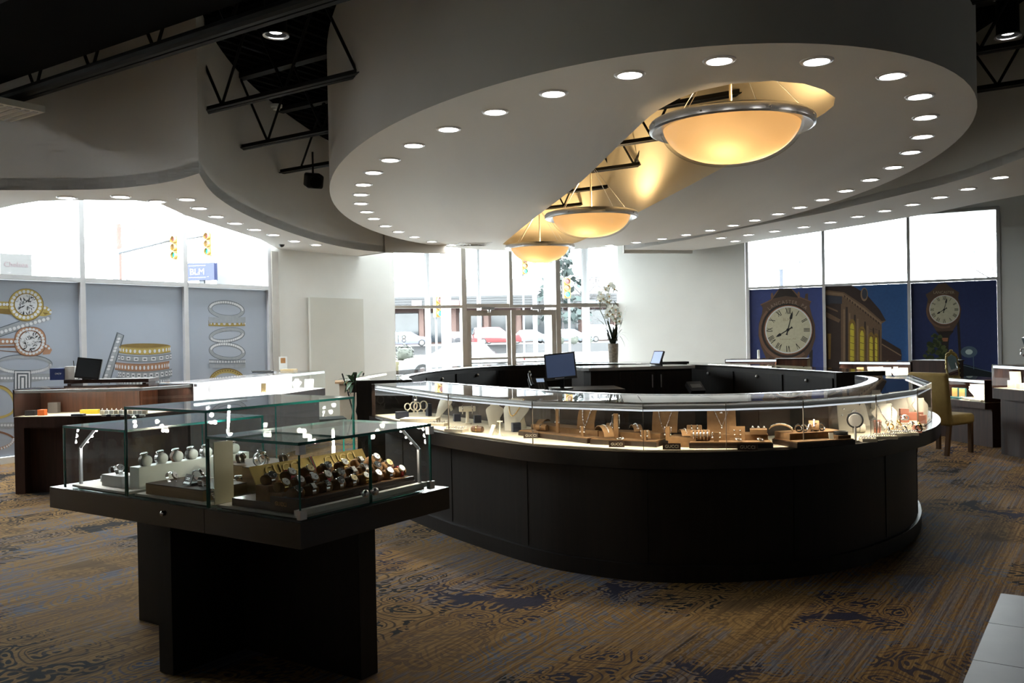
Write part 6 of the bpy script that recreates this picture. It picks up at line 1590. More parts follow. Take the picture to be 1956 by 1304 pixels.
# ---- plant on a wire stand and draped table near the blank panel
p = onz(676, 800, 0.0); q = Vector((-2.42, 13.6, 0))
t = thing('plant_stand', 'dark wire plant stand beside the end of the oval counter', 'plant stand', q)
for k in range(3):
    a = k * 2.09 + .4; MB().tube([(.16 * math.cos(a), .16 * math.sin(a), 0), (.03 * math.cos(a), .03 * math.sin(a), .40), (.13 * math.cos(a + .4), .13 * math.sin(a + .4), .80), (.19 * math.cos(a + .4), .19 * math.sin(a + .4), .98)], .011, 6).build('leg', BLACK, t, 60)
MB().tube([(.10 * math.cos(a * .5), .10 * math.sin(a * .5), .70) for a in range(13)], .007, 6, 0, True).build('ring', BLACK, t, 60)
GREENL = mat('potted_leaf', (.035, .075, .03), .4, var=.3, scale=15)
t = thing('potted_plant', 'green trailing pot plant on the wire stand', 'plant', q + Vector((0, 0, .71))); MB().lathe([(.001, 0), (.07, 0), (.10, .15), (.09, .15), (.001, .13)], 16).build('pot', WALNUT_D, t, 40)
rnd = random.Random(9)
for k in range(34):
    a = rnd.random() * 6.283; r = rnd.uniform(.10, .26); mb = MB(); leaf(mb, (.03 * math.cos(a), .03 * math.sin(a), .14), (r * math.cos(a), r * math.sin(a), .14 + rnd.uniform(-.22, .20)), .075, .05, 5); mb.build('leaf', GREENL, t)
t = thing('draped_table', 'low beige side table with papers near the blank wall panel', 'table', (-2.62, 14.6, 0), .2); MB().box((0, 0, .40), (.42, .5, .80)).build('body', mat('beige_cloth', (.50, .43, .34), .8, var=.06, scale=6), t); MB().box((0, 0, .81), (.56, .6, .03)).build('top', mat('tan_top', (.42, .28, .16), .5, var=.06), t)
tag(MB().box((0, 0, .006), (.30, .22, .012)).build('paper_stack', WHITEW, None, None, (-2.58, 14.55, .826), .5), 'stack of white papers on the beige side table', 'papers')
tag(MB().box((0, 0, .15), (.5, .5, .30)).build('dark_crate', mat('dark_crate', (.03, .035, .035), .7, var=.2, scale=6), None, None, (-2.85, 13.75, 0), .3), 'dark crate on the floor behind the bright showcase end', 'crate')

# ================================================================= counters along the right wall
rC = showcase('wall_showcase', 'lit walnut showcase in front of the station mural', V2((4.93, 13.5), (5.69, 12.78)), V2((5.28, 13.86), (6.03, 13.12)), 0, .78, 1.03, WALNUT_D, WALNUT_D, 7., (1, .93, .82))
t = thing('wall_cabinet', 'dark walnut cabinet between the lit showcase and the low desk case', 'cabinet', (5.86, 12.55, 0), -.98); MB().box((.0, .20, .515), (.52, .4, 1.03)).build('body', WALNUT_D, t); MB().box((0, .20, 1.04), (.54, .42, .02)).build('top', WALNUT_D, t)
rD = showcase('desk_showcase', 'low walnut desk showcase behind the gold chair', V2((5.72, 12.0), (5.86, 11.1)), V2((6.22, 12.08), (6.36, 11.18)), 0, .56, .845, WALNUT_D, WALNUT_D, 7., (1, .92, .80), CREAM, .08)
rE = showcase('wall_showcase', 'tall lit walnut showcase at the right edge of the picture', V2((5.66, 10.55), (5.76, 9.4)), V2((6.20, 10.60), (6.30, 9.45)), 0, .78, 1.06, WALNUT_D, WALNUT, 6., (1, .90, .76), CREAM, .12)
rF = showcase('wall_showcase', 'far glass-topped showcase below the large clock mural', V2((3.55, 14.9), (4.30, 14.55)), V2((3.75, 15.35), (4.5, 15.0)), 0, .80, 1.05, WALNUT_D, WALNUT_D, 8., (1, .96, .9))
t = thing('wall_cabinet', 'reddish walnut cabinet beside the far glass-topped showcase', 'cabinet', (4.62, 14.72, 0), -.44); MB().box((0, 0, .515), (.5, .42, 1.03)).build('body', WALNUT, t); MB().box((0, 0, 1.04), (.52, .44, .02)).build('top', WALNUT_D, t)
tag(MB().lathe([(.001, 0), (.022, 0), (.022, .14), (.001, .145)], 12).build('white_candle', WHITEW, None, 40, (4.12, 14.95, 1.051)), 'slim white stand on the far glass-topped showcase', 'stand')
t = thing('back_ledge', 'dark walnut ledge behind the showcase at the right edge', 'ledge', (6.55, 10.35, 0), -.09); MB().box((0, .0, .56), (.30, 1.9, 1.12)).build('body', WALNUT_D, t); MB().box((0, 0, 1.135), (.34, 1.94, .03)).build('top', WALNUT_D, t)
p = aty(1926, 683, 11.15); t = thing('monitor', 'slim dark monitor seen edge-on on the ledge at the right edge', 'monitor', (6.46, 11.15, 1.151), 1.2); M = Matrix.Translation((0, 0, .02)) @ Matrix.Rotation(-.3, 4, 'X'); MB().box((0, 0, .10), (.26, .03, .20), 0, 0, M).build('housing', mat('dark_green_plastic', (.02, .035, .035), .4, var=.05), t); MB().box((0, -.017, .10), (.23, .003, .17), 0, 0, M).build('screen', SCR, t); MB().tube([(0, .03, .08), (0, .10, .07), (0, .10, .0)], .01, 6).build('stand', CHROME, t, 60)
# contents
def cont(Y, px, z): q = aty(px, 700, Y); return Vector((q.x, Y, z))
for k, (x, y, w, h, lb) in enumerate(((5.22, 13.40, .10, .15, 'tan square board in the station-mural showcase'), (5.36, 13.26, .16, .16, 'pale board left of centre in the station-mural showcase'), (5.50, 13.14, .14, .15, 'cream board right of centre in the station-mural showcase'), (5.68, 12.97, .12, .15, 'cream board at the right of the station-mural showcase'))): p = Vector((x, y, .787)); board(p, facing(p, .2), w, h, TAN if k == 0 else CREAM2, lb, .2)
for k, (x, y, lb) in enumerate(((5.44, 13.17, 'cream bust in the station-mural showcase'), (5.60, 13.03, 'cream bust at the right of the station-mural showcase'))): p = Vector((x, y, .787)); bust(p, facing(p, .2), .16, .12, CREAM2, lb)
for k, (y, lb) in enumerate(((11.85, 'left open orange ring box in the low desk showcase'), (11.70, 'right open orange ring box in the low desk showcase'))):
    p = Vector((5.87 + .02 * k, y, .568)); t = thing('open_box', lb, 'box', p, -1.35, 'open orange ring boxes'); MB().box((0, 0, .075), (.11, .02, .13)).build('lid', mat('teal_trim', (.02, .12, .12), .5, var=.05), t); MB().box((0, -.012, .075), (.095, .008, .115)).build('lining', mat('orange_lining', (.60, .25, .06), .6, var=.05), t); MB().box((0, -.06, .012), (.11, .10, .024)).build('base', mat('teal_trim', (0, 0, 0)), t)
p = Vector((6.02, 11.50, .568)); bust(p, facing(p), .20, .24, mat('pearl_fabric', (.78, .70, .58), .6, var=.15, scale=40), 'round pearl-covered form in the low desk showcase', None, .3, .9)
for k, y in enumerate((11.65, 11.5, 11.34, 11.22)): p = Vector((5.86, y, .568)); ring_row(p, -1.4, 4, .11, CREAM, 'cream ring tray, %s from the left in the low desk showcase' % ordn[k], SILVER, .06, .02, 2)
for k, y in enumerate((11.38, 11.25)): p = Vector((6.05, y, .568)); box_(p, -1.4, (.10, .08, .07), CREAM2, ('larger', 'smaller')[k] + ' cream cushion block at the right of the low desk showcase', 'display block', None, 'display_block')
p = Vector((5.90, 10.47, .787)); board(p, facing(p, .3), .12, .19, CREAM2, 'tall cream board at the left of the right-edge showcase', .2)
for k in range(8):
    p = Vector((5.80 + .1 * (k % 2), 10.40 - .095 * k, .787)); box_(p, -1.45, (.055, .055, .06 + .03 * (k % 3 == 0)), CREAM2, 'cream ring stand, %s from the left in the right-edge showcase' % ordn[k], 'ring stand', 'cream ring stands', 'ring_stand')
for k, (y, z) in enumerate(((10.22, .98), (10.12, .95), (10.02, .94), (10.05, .90))): torus('hanging_ring', (6.0, y, z), .014, .004, SILVER, 'shiny earring hanging on the back of the right-edge showcase, %s from the left' % ordn[k], 'earring', 'hanging earrings', (1.4, 0, 1.3))
# ornate vanity mirror on the desk
mz = .846; mp_ = aty(1801, 700, 11.72)
t = thing('vanity_mirror', 'small ornate gold-framed vanity mirror standing behind the gold chair', 'mirror', (5.80, 11.75, mz), .12)
OR = mat('antique_gold', (.42, .33, .13), .4, .6, var=.2, scale=25)
prof = [(-.085, 0), (.085, 0), (.095, .12), (.085, .25), (.075, .30), (.06, .315), (.03, .33), (0, .35), (-.03, .33), (-.06, .315), (-.075, .30), (-.085, .25), (-.095, .12)]
M = frame((0, 0, .0), (1, 0, 0), (0, .16, 1))
MB().prism(prof, -.012, 0, 0, M).build('frame', OR, t)
inn = [(x * .78, .03 + (y - .0) * .80) for x, y in prof]; MB().prism(inn, .001, .003, 0, M).build('glass', mat('mirror_glass', (.85, .85, .85), .03, 1., var=.01), t)
mb = MB()
for k in range(26):
    x, y = prof[k % 13]; a, b = prof[(k % 13 + 1) % 13]; f = .5 * (k // 13); mb.ball(M @ Vector((x + (a - x) * f, y + (b - y) * f, .002)), .011 if k % 3 else .015, 8, 0, None, 5)
mb.ball(M @ Vector((0, .355, .003)), (.03, .012, .02), 8); mb.build('carving', OR, t, 60)
MB().bar((0, .05, .25), (0, .16, .004), .02, .01).build('back_leg', OR, t)

# ================================================================= gold upholstered chair
CHG = mat('gold_velvet', (.27, .185, .052), .75, var=.10, scale=14, bump=.05)
CHL = woodmat('brown_chair_leg', (.06, .03, .012), (.11, .055, .022), .4, 'z')
cpos = Vector((5.20, 10.80, 0))
ch = thing('dining_chair', 'gold velvet high-backed chair drawn up to the low desk showcase', 'chair', cpos, -1.0)      # local -y... faces +y toward the desk
def soft_box(mb, c, d, r, M=None, n=4):
    x, y, z = (k / 2 for k in d); vs = []; idx = {}
    import itertools
    steps = n
    for i in range(steps + 1):
        for j in range(steps * 4): pass
    prof = []
    for k in range(n + 1): a = math.pi / 2 * k / n; prof.append((r - r * math.cos(a), r - r * math.sin(a)))
    rings = []
    for ins, up in [(p[1], -z + p[0]) for p in prof[::-1]][::-1] + [(p[1], z - p[0]) for p in prof]: rings.append((ins, up))
    rings = [(r - r * math.sin(math.pi / 2 * k / n), -z + r - r * math.cos(math.pi / 2 * k / n)) for k in range(n + 1)] + [(r - r * math.cos(math.pi / 2 * k / n), z - r + r * math.sin(math.pi / 2 * k / n)) for k in range(n + 1)]
    m = 8
    for ins, zz in rings:
        for q, (sx, sy) in enumerate(((1, 1), (-1, 1), (-1, -1), (1, -1))):
            for k in range(m // 4 + 1):
                a = math.pi / 2 * (q + k / (m // 4)); rr = r
                vs.append((sx * (x - r) + (rr - ins) * math.cos(a), sy * (y - r) + (rr - ins) * math.sin(a), zz))
    w = 4 * (m // 4 + 1); fs = []
    for i in range(len(rings) - 1):
        for j in range(w): fs.append((i * w + j, i * w + (j + 1) % w, (i + 1) * w + (j + 1) % w, (i + 1) * w + j))
    fs += [tuple(range(w))[::-1], tuple(range((len(rings) - 1) * w, len(rings) * w))]
    T = Matrix.Translation(Vector(c)); mb.add(vs, fs, 0, M @ T if M else T); return mb
soft_box(MB(), (0, .02, .41), (.49, .50, .13), .045).build('seat', CHG, ch, 50)
Mb = Matrix.Translation((0, -.235, .36)) @ Matrix.Rotation(-.13, 4, 'X').inverted()
soft_box(MB(), (0, 0, .305), (.50, .085, .63), .035, Mb).build('backrest', CHG, ch, 50)
for sx in (-1, 1):
    for sy, y0 in ((1, .22), (-1, -.22)):
        MB().bar((sx * .205, y0, .36), (sx * .205, y0 - (.06 if sy < 0 else 0), 0.0), .045, .045, 0, (0, 1, 0)).build('leg', CHL, ch)

# ================================================================= ceiling fittings
def spotlight(px, py, z, label):
    p = onz(px, py, z); t = thing('ceiling_spotlight', label, 'spotlight', p)
    MB().lathe([(.001, .36), (.075, .36), (.09, .34), (.09, .02), (.105, .0), (.095, -.01), (.08, .01), (.078, .05)], 24).build('housing', BLACK, t, 40)
    MB().cyl((0, 0, .36), (0, 0, ZT - z), .02, 8).build('stem', BLACK, t); MB().lathe([(.088, .005), (.106, .0), (.106, -.012), (.088, -.008), (.088, .005)], 24, 0, None, True).build('trim_ring', STEEL, t, 40)
    MB().lathe([(1e-5, .018), (.05, .018), (.052, .02)], 16, close=True).build('lamp', mat('spot_lamp', (1, 1, 1), .4, emit=14., ecol=(1, .98, .95), var=.01), t)
    MB().lathe([(.09, .33), (.13, .34), (.13, .37), (.09, .38), (.09, .33)], 24, 0, None, True).build('collar', STEEL, t, 40)
spotlight(527, 66, 4.0, 'black cylinder ceiling spotlight shining at the upper left')
spotlight(1925, 68, 4.0, 'black cylinder ceiling spotlight shining at the upper right corner')
p = onz(528, 203, 4.66); t = thing('smoke_detector', 'small white smoke detector on the black roof deck', 'smoke detector', p); MB().lathe([(.001, -.05), (.045, -.05), (.05, -.02), (.075, -.015), (.08, .02), (.001, .03)], 18).build('body', WHITEW, t, 40); MB().cyl((0, 0, .02), (0, 0, .1), .03, 8).build('mount', BLACK, t)
p = onz(599, 345, 3.48); t = thing('loudspeaker', 'small black loudspeaker hung from the joist beside the drum', 'speaker', p, .5); M = Matrix.Rotation(.35, 4, 'X'); soft_box(MB(), (0, 0, 0), (.21, .20, .17), .03, M).build('cabinet', BLACK, t, 50); MB().lathe([(.001, 0), (.07, 0), (.075, .008), (.001, .012)], 18, 0, M @ frame((0, -.101, 0), (1, 0, 0), (0, 0, 1))).build('grille', DECK, t, 40); MB().cyl((0, .02, .05), (0, .02, .36), .012, 6).build('bracket', BLACK, t)
p = onz(905, 466, ZD); t = thing('air_vent', 'square white air diffuser in the underside of the drum', 'vent', p, -G34 + .785)
for k in range(5): w = .56 - k * .11; MB().lathe([(w * .707, -.004 - .004 * k), (w * .707 + .03, -.001), (w * .707 + .03, .0), (w * .707, -.004 - .004 * k)], 4, 0, Matrix.Rotation(.785, 4, 'Z'), True).build('louvre', ALU if k % 2 == 0 else WHITEW, t)
p = onz(-10, 212, 3.70); t = thing('air_vent', 'white ceiling diffuser at the left edge under the joist', 'vent', p, -G34); MB().box((0, 0, .03), (.62, .62, .06)).build('frame', WHITEW, t)
for k in range(7): MB().box((0, -.24 + .08 * k, -.004), (.54, .05, .012)).build('louvre', ALU, t)
MB().cyl((0, -.15, .06), (0, -.15, ZT - 3.70), .07, 12).build('duct', BLACK, t, 40)
p = onz(538, 467, ZR); t = thing('dome_camera', 'small dark dome camera under the left soffit beside the pilaster', 'camera', p); MB().lathe([(.001, -.045), (.035, -.03), (.045, -.012), (.05, 0)], 14).build('dome', PLASB, t, 60)
# ================================================================= outside
CONC = mat('pale_concrete', (0.150, 0.150, 0.145), .8, var=.05, scale=.6); ASPH = mat('asphalt', (0.050, 0.050, 0.052), .85, var=.08, scale=.8); GRASS = mat('dry_grass', (0.085, 0.075, 0.040), .9, var=.2, scale=3)
def hexag(n, r): return [(r * math.cos(2 * math.pi * k / n), r * math.sin(2 * math.pi * k / n)) for k in range(n)]
gd_ = MB().prism([(-160, -40), (160, -40), (160, 260), (-160, 260)], -.35, -.14).build('ground_outside', CONC); struct(gd_, 'pale pavement outside the shop')
st_ = MB().prism([(-120, 40), (120, 62), (120, 80), (-120, 58)], -.135, -.10).build('ground_street', ASPH); struct(st_, 'street outside the shop')
lw_ = MB().prism([(-34, 30), (-4.0, 34.5), (-4.3, 39), (-38, 38)], -.136, .60).build('ground_lawn', GRASS); struct(lw_, 'dry lawn outside the left pane')
lot = MB().prism([(-60, 84), (80, 90), (80, 200), (-60, 200)], -.2, .72).build('ground_lot', ASPH); struct(lot, 'raised parking lot across the street')
COLW = mat('white_column_paint', (0.275, 0.275, 0.280), .5, var=.02, scale=2)
for k, (px, Y, r, lb) in enumerate(((852, 22.0, .125, 'thick white canopy column behind the left entrance pane'), (817, 26.0, .08, 'slim white canopy column left of the thick one'), (1049, 22.5, .125, 'white canopy column behind the right entrance door'), (1119, 25.5, .11, 'pale canopy column behind the right entrance pane'), (1022, 28.0, .07, 'slim white post behind the right entrance door'), (915, 27, .06, 'slim pale post behind the left entrance door'))):
    q = aty(px, 600, Y); t = thing('canopy_column', lb, 'column', (q.x, Y, -.14), 0, 'canopy columns'); MB().cyl((0, 0, 0), (0, 0, 4.4), r, 16).build('shaft', COLW, t, 40); MB().box((0, 0, .1), (r * 2.8, r * 2.8, .2)).build('plinth', COLW, t)
cn = MB().box((0, 0, 0), (9, 5.2, .35)).build('entrance_canopy', COLW, None, None, (.4, 24.5, 4.42), .2); tag(cn, 'white flat canopy roof over the entrance columns', 'canopy')
# ---- cars
TYRE = mat('tyre', (0.010, 0.010, 0.010), .8, var=.1); RIMW = mat('wheel_rim', (0.250, 0.250, 0.260), .3, .8, var=.05); CARG = mat('car_glass', (0.015, 0.025, 0.033), .08, var=.05, spec=.8); LAMPR = mat('tail_lamp', (0.175, 0.010, 0.010), .3, var=.05)
def car(px, Y, zg, rz, col, label, kind='sedan', L=4.5, seed=0):
    q = aty(px, 640, Y); t = thing('car', label, 'car', (q.x, Y, zg), rz)
    paint = mat('paint_%s' % label[:14].replace(' ', '_'), col, .25, .2, var=.03, scale=2, coat=.6)
    H = {'sedan': 1.42, 'suv': 1.70, 'van': 1.85}[kind]; W = .90; hl = L / 2
    belt = .88 if kind == 'sedan' else 1.0
    prof = {'sedan': [(-1, .62, .80), (-.97, .74, .86), (-.55, .90, .90), (-.33, 1.36, .72), (-.05, 1.42, .68), (.20, 1.38, .70), (.52, .95, .88), (.90, .82, .88), (1., .60, .80)],
            'suv': [(-1, .85, .82), (-.97, 1.35, .78), (-.88, 1.66, .72), (-.3, 1.70, .70), (.10, 1.66, .70), (.42, 1.08, .86), (.90, .98, .88), (1., .62, .80)],
            'van': [(-1, .9, .85), (-.98, 1.7, .80), (-.9, 1.84, .76), (.15, 1.82, .76), (.55, 1.12, .86), (.95, .98, .86), (1., .62, .8)]}[kind]
    vs = []; fs = []
    for x, zt, wt in prof:
        zb = .24; zm = min(belt, zt - .02)
        ring = [(-W * .93, zb), (-W, .45), (-W, zm), (-W * wt if zt > belt + .05 else -W * .95, zt), (W * wt if zt > belt + .05 else W * .95, zt), (W, zm), (W, .45), (W * .93, zb)]
        vs += [(x * hl, y, z) for y, z in ring]
    n = len(prof)
    for i in range(n - 1):
        for j in range(7): fs.append((i * 8 + j, i * 8 + j + 1, (i + 1) * 8 + j + 1, (i + 1) * 8 + j))
        fs.append((i * 8 + 7, i * 8, (i + 1) * 8, (i + 1) * 8 + 7))
    fs += [tuple(range(8))[::-1], tuple(range((n - 1) * 8, n * 8))]
    MB().add(vs, fs).build('body', paint, t, 35)
    top = [(x * hl, zt, wt) for x, zt, wt in prof if zt > belt + .2]
    for s in (-1, 1):
        x0, x1 = top[0][0] - .1, top[-1][0] + .12; z1 = H - .10
        pts = [(x0 + .05, belt + .03), (x1 + .30, belt + .03), (top[-1][0] - .05, z1), (top[0][0] + .08, z1)]
        g = []
        for x, z in pts: f = (z - belt) / (H - belt); g.append((x, s * (W * (1 - f) + W * .70 * f + .012), z))
        MB().add(g + [(a, b - s * .01, c) for a, b, c in g], [(0, 1, 2, 3), (7, 6, 5, 4), (0, 4, 5, 1), (1, 5, 6, 2), (2, 6, 7, 3), (3, 7, 4, 0)]).build('side_window', CARG, t)
        xm = (x0 + x1) / 2; MB().box((xm, s * (W * .86), (belt + z1) / 2), (.06, .06, z1 - belt)).build('pillar', paint, t)
    for e, (xa, xb) in enumerate(((top[-1][0], top[-1][0] + (.32 * hl if kind != 'van' else .4 * hl)), (top[0][0], top[0][0] - .2 * hl if kind == 'sedan' else top[0][0] - .06 * hl))):
        sg = 1 if e == 0 else -1
        g = [(xa + .02 * sg, -W * .62, H - .09), (xa + .02 * sg, W * .62, H - .09), (xb + .03 * sg, W * .78, belt + .06), (xb + .03 * sg, -W * .78, belt + .06)]
        MB().add(g + [(a - sg * .05, b, c - .03) for a, b, c in g], [(0, 1, 2, 3), (7, 6, 5, 4), (0, 4, 5, 1), (1, 5, 6, 2), (2, 6, 7, 3), (3, 7, 4, 0)]).build(('windscreen', 'rear_window')[e], CARG, t)
    for x in (-.62, .62):
        for s in (-1, 1):
            w_ = MB().lathe([(.12, -.10), (.30, -.10), (.325, -.07), (.325, .07), (.30, .10), (.12, .10)], 18, 0, frame((x * hl, s * (W - .08), .325), (1, 0, 0), (0, 0, 1)) ).build('tyre', TYRE, t, 40)
            MB().lathe([(.001, -.11), (.19, -.105), (.20, .0), (.19, .105), (.001, .11)], 12, 0, frame((x * hl, s * (W - .08), .325), (1, 0, 0), (0, 0, 1))).build('wheel_rim', RIMW, t, 40)
    for s in (-1, 1): MB().box((hl * .985, s * .62, .68), (.06, .32, .12)).build('headlamp', RIMW, t); MB().box((-hl * .985, s * .66, .78), (.05, .26, .14)).build('tail_lamp', LAMPR, t)
    return t
car(884, 34, -.10, math.pi, (0.210, 0.225, 0.240), 'silver sedan parked closest to the entrance, facing left', 'sedan', 4.7)
car(775, 86, .72, .15, (0.080, 0.085, 0.150), 'lavender-blue sedan seen through the left entrance pane', 'sedan', 4.8)
car(748, 93, .72, .1, (0.025, 0.070, 0.150), 'blue car at the left edge of the entrance pane', 'suv', 4.4)
car(873, 99, .72, 1.4, (0.200, 0.200, 0.210), 'pale car half hidden behind the thick column', 'sedan', 4.5)
car(905, 94, .72, .3, (0.050, 0.050, 0.055), 'dark grey car left of the red estate', 'sedan', 4.5)
car(948, 86, .72, .2, (0.110, 0.013, 0.015), 'dark red estate car seen through the left door', 'suv', 4.6)
car(1010, 91.5, .72, .25, (0.150, 0.160, 0.180), 'silver-grey sedan seen through the right door', 'sedan', 4.7)
car(1085, 89, .72, .2, (0.100, 0.120, 0.150), 'blue-grey car seen through the right entrance pane', 'sedan', 4.8)
car(1160, 95.5, .72, .2, (0.225, 0.225, 0.230), 'white van behind the orchid', 'van', 5.0)
# ---- strip of shops across the lot
FAS = mat('pale_siding', (.036, .0365, .038), .7, var=.03, scale=1); BRK = mat('brick_piers', (0.065, 0.037, 0.030), .8, var=.12, scale=3); ROOFG = mat('grey_roof', (.038, .038, .041), .8, var=.1, scale=.6); SHOPG = mat('shop_glass', (0.018, 0.022, 0.025), .1, var=.2, scale=.6)
Yb = 112.
bl = thing('shop_building', 'long pale strip of shops with brick piers across the parking lot', 'building', (0, Yb, .72))
def bx_px(x0, x1, y0, y1): a, b = aty(x0, y1, Yb), aty(x1, y0, Yb); return a.x, b.x, a.z - .72, b.z - .72
x0, x1, z0, z1 = bx_px(560, 1420, 557, 592); MB().box(((x0 + x1) / 2, -1.2, (z0 + z1) / 2), (x1 - x0, 2.4, z1 - z0)).build('fascia', FAS, bl)
for k in range(4): MB().box(((x0 + x1) / 2, -2.43, z0 + (z1 - z0) * (k + .5) / 4), (x1 - x0, .06, (z1 - z0) / 4 - .08)).build('siding_board', FAS, bl)
MB().box(((x0 + x1) / 2, 4, z0 / 2), (x1 - x0, 6, z0)).build('wall', BRK, bl)
MB().add([(x0, -1.5, z1), (x1, -1.5, z1), (x1, 6, z1 + 2.6), (x0, 6, z1 + 2.6), (x0, 6, z1), (x1, 6, z1)], [(0, 1, 2, 3), (0, 3, 4), (1, 5, 2), (4, 3, 2, 5), (0, 4, 5, 1)]).build('roof', ROOFG, bl)
for k in range(14):
    xx = x0 + (x1 - x0) * (k + .5) / 14; w = (x1 - x0) / 14
    wd_ = MB().box((xx, .9, z0 * .45), (w * .72, .12, z0 * .8)).build('shop_window', SHOPG, bl); MB().box((xx, .82, z0 * .86), (w * .72, .06, .12)).build('transom', FAS, wd_)
    MB().box((xx - w / 2, -.6, z0 / 2), (w * .14, .8, z0)).build('pier', BRK, bl)
for px, w, c in ((868, 22, (.30, .05, .05)), (800, 18, (.2, .16, .2)), (1130, 20, (.10, .14, .2))): a, b, c0, c1 = bx_px(px - w / 2, px + w / 2, 575, 586); MB().box(((a + b) / 2, -2.5, (c0 + c1) / 2), (b - a, .1, c1 - c0)).build('shop_sign', mat('sign_%d' % px, c, .5, var=.05), bl)
# ---- trees, bushes, rocks
TWIG = mat('bare_twigs', (.040, .036, .037), .9, var=.2, scale=2); PINE = mat('pine_green', (.020, .030, .028), .9, var=.25, scale=2); SHR = mat('shrub', (0.050, 0.055, 0.045), .9, var=.3, scale=6)
def tree(px, Y, zg, h, w, mt, label, seed, n=240, trunk=.12):
    rnd = random.Random(seed); q = aty(px, 600, Y); t = thing('tree', label, 'tree', (q.x, Y, zg), 0, 'trees across the street')
    mb = MB(); mb.cyl((0, 0, 0), (0, 0, h * .75), trunk, 7, 0, trunk * .3)
    for k in range(10): a = rnd.random() * 6.283; z = h * rnd.uniform(.25, .7); mb.tube([(0, 0, z), (w * .25 * math.cos(a), w * .25 * math.sin(a), z + h * .12), (w * .45 * math.cos(a), w * .45 * math.sin(a), z + h * .25)], [trunk * .4, trunk * .25, trunk * .1], 5)
    mb.build('trunk', TWIG, t)
    mb = MB()
    for k in range(n):
        z = rnd.uniform(.2, 1.); r = w / 2 * math.sqrt(rnd.random()) * (math.sin(math.pi * min(1, z * .85 + .1)) if mt is not PINE else (1.15 - z)); a = rnd.random() * 6.283
        p = Vector((r * math.cos(a), r * math.sin(a), z * h)); s = rnd.uniform(.03, .06) * h
        d = Vector((rnd.uniform(-1, 1), rnd.uniform(-1, 1), rnd.uniform(-.2, 1))).normalized() * s; e = d.cross(Vector((rnd.uniform(-1, 1), rnd.uniform(-1, 1), .3))).normalized() * s * (.07 if mt is TWIG else .6)
        mb.add([p - d, p + e, p + d, p - e], [(0, 1, 2, 3)])
    mb.build('crown', mt, t)
for k, (px, Y, h, w, m_, lb) in enumerate(((770, 128, 9.5, 9, TWIG, 'bare grey tree behind the shops at the left pane'), (806, 134, 9, 4, PINE, 'small dark evergreen behind the shops at the left pane'), (930, 127, 9, 12, TWIG, 'broad bare tree behind the shops over the left door'), (1000, 138, 10, 11, TWIG, 'bare tree behind the shops over the right door'), (1035, 126, 6, 6, PINE, 'low evergreen behind the shops over the right door'), (1075, 100, 11, 8, PINE, 'tall evergreen behind the traffic signal'), (1118, 104.5, 10, 5, TWIG, 'bare tree right of the tall evergreen'), (1150, 126, 9, 9, TWIG, 'bare tree behind the orchid'))): tree(px, Y, .72, h, w, m_, lb, 30 + k)
q = aty(1898, 520, 60); tree(1898, 60, -.14, 7.6, 6, TWIG, 'bare tree at the right end of the right-hand windows', 77, 160, .08)
def shrub(px, py, Y, r, label, seed, group, mt=SHR):
    rnd = random.Random(seed); q = aty(px, py, Y); t = thing('shrub', label, 'shrub', (q.x, Y, .60 if Y < 40 else .72), 0, group); mb = MB()
    for k in range(150):
        d = Vector((rnd.uniform(-1, 1), rnd.uniform(-1, 1), rnd.uniform(-.6, 1))).normalized(); p = d * r * rnd.uniform(.75, 1.05); p.z += r * .6; e = d.cross(Vector((.3, .2, 1))).normalized() * r * .16; f = d.cross(e).normalized() * r * .10
        mb.add([p - e, p - f, p + e, p + f], [(0, 1, 2, 3)])
    mb.build('foliage', mt, t); MB().ball((0, 0, r * .55), (r * .8, r * .8, r * .7), 10, 0, None, 6).build('core', mt, t, 60)
shrub(773, 660, 36.5, .42, 'round grey shrub on the lawn outside the left pane', 1, None)
for k, px in enumerate((1070, 1096, 1124)): shrub(px, 641, 84.6, .46 + .08 * (k == 1), 'low round shrub, %s from the left, outside the right pane' % ordn[k], 5 + k, 'shrubs outside the right pane')
# ---- traffic signals, poles, signs, wires
SIGY = mat('signal_yellow', (0.210, 0.125, 0.025), .5, var=.06); POLE = mat('galvanised_pole', (0.085, 0.090, 0.100), .5, .3, var=.05)
def signal(px, py, Y, h, label, lit=None, rz=0., pole=False):
    q = aty(px, py, Y); t = thing('traffic_signal', label, 'traffic light', (q.x, Y, q.z - h / 2), rz, 'traffic signals'); MB().box((0, 0, h / 2), (h * .34, h * .28, h)).build('housing', SIGY, t)
    if pole: MB().cyl((0, .22, -(q.z - h / 2 + .14)), (0, .22, h), .07, 8).box((0, .15, h * .5), (.05, .15, .05)).build('pole', POLE, t, 40)
    for k in range(3):
        c = [(.10, .02, .02), (.12, .06, .02), (.0, .30, .22)][k]; e = (lit == k)
        M = frame((0, -h * .15, h * (.82 - .32 * k)), (1, 0, 0), (0, 0, 1)); MB().lathe([(1e-5, 0), (h * .12, 0), (h * .13, h * .02), (1e-5, h * .03)], 14, 0, M).build('lens', mat('lens_%d%s' % (k, e), c, .3, emit=.9 if e else 0., ecol=(.1, .8, .6), var=.02), t, 40)
        MB().lathe([(h * .135, 0), (h * .15, 0), (h * .15, h * .12), (h * .135, h * .12)], 14, 0, M, True).build('visor', SIGY, t, 40)
    return t
signal(1082, 550, 46, 1.05, 'traffic signal with green light seen through the right entrance pane', 2, .2)
signal(836, 586, 52, 1.2, 'yellow traffic signal beside the thick column', None, .6, True); signal(835 + 166, 508, 58, 1.1, 'yellow traffic signal high over the right door', None, .4, True)
q = aty(1087, 600, 46); t = thing('signal_pole', 'slim pole under the green traffic signal', 'pole', (q.x + .02, 46.2, -.14)); MB().cyl((0, 0, 0), (0, 0, 4.6), .06, 8).build('shaft', POLE, t, 40)
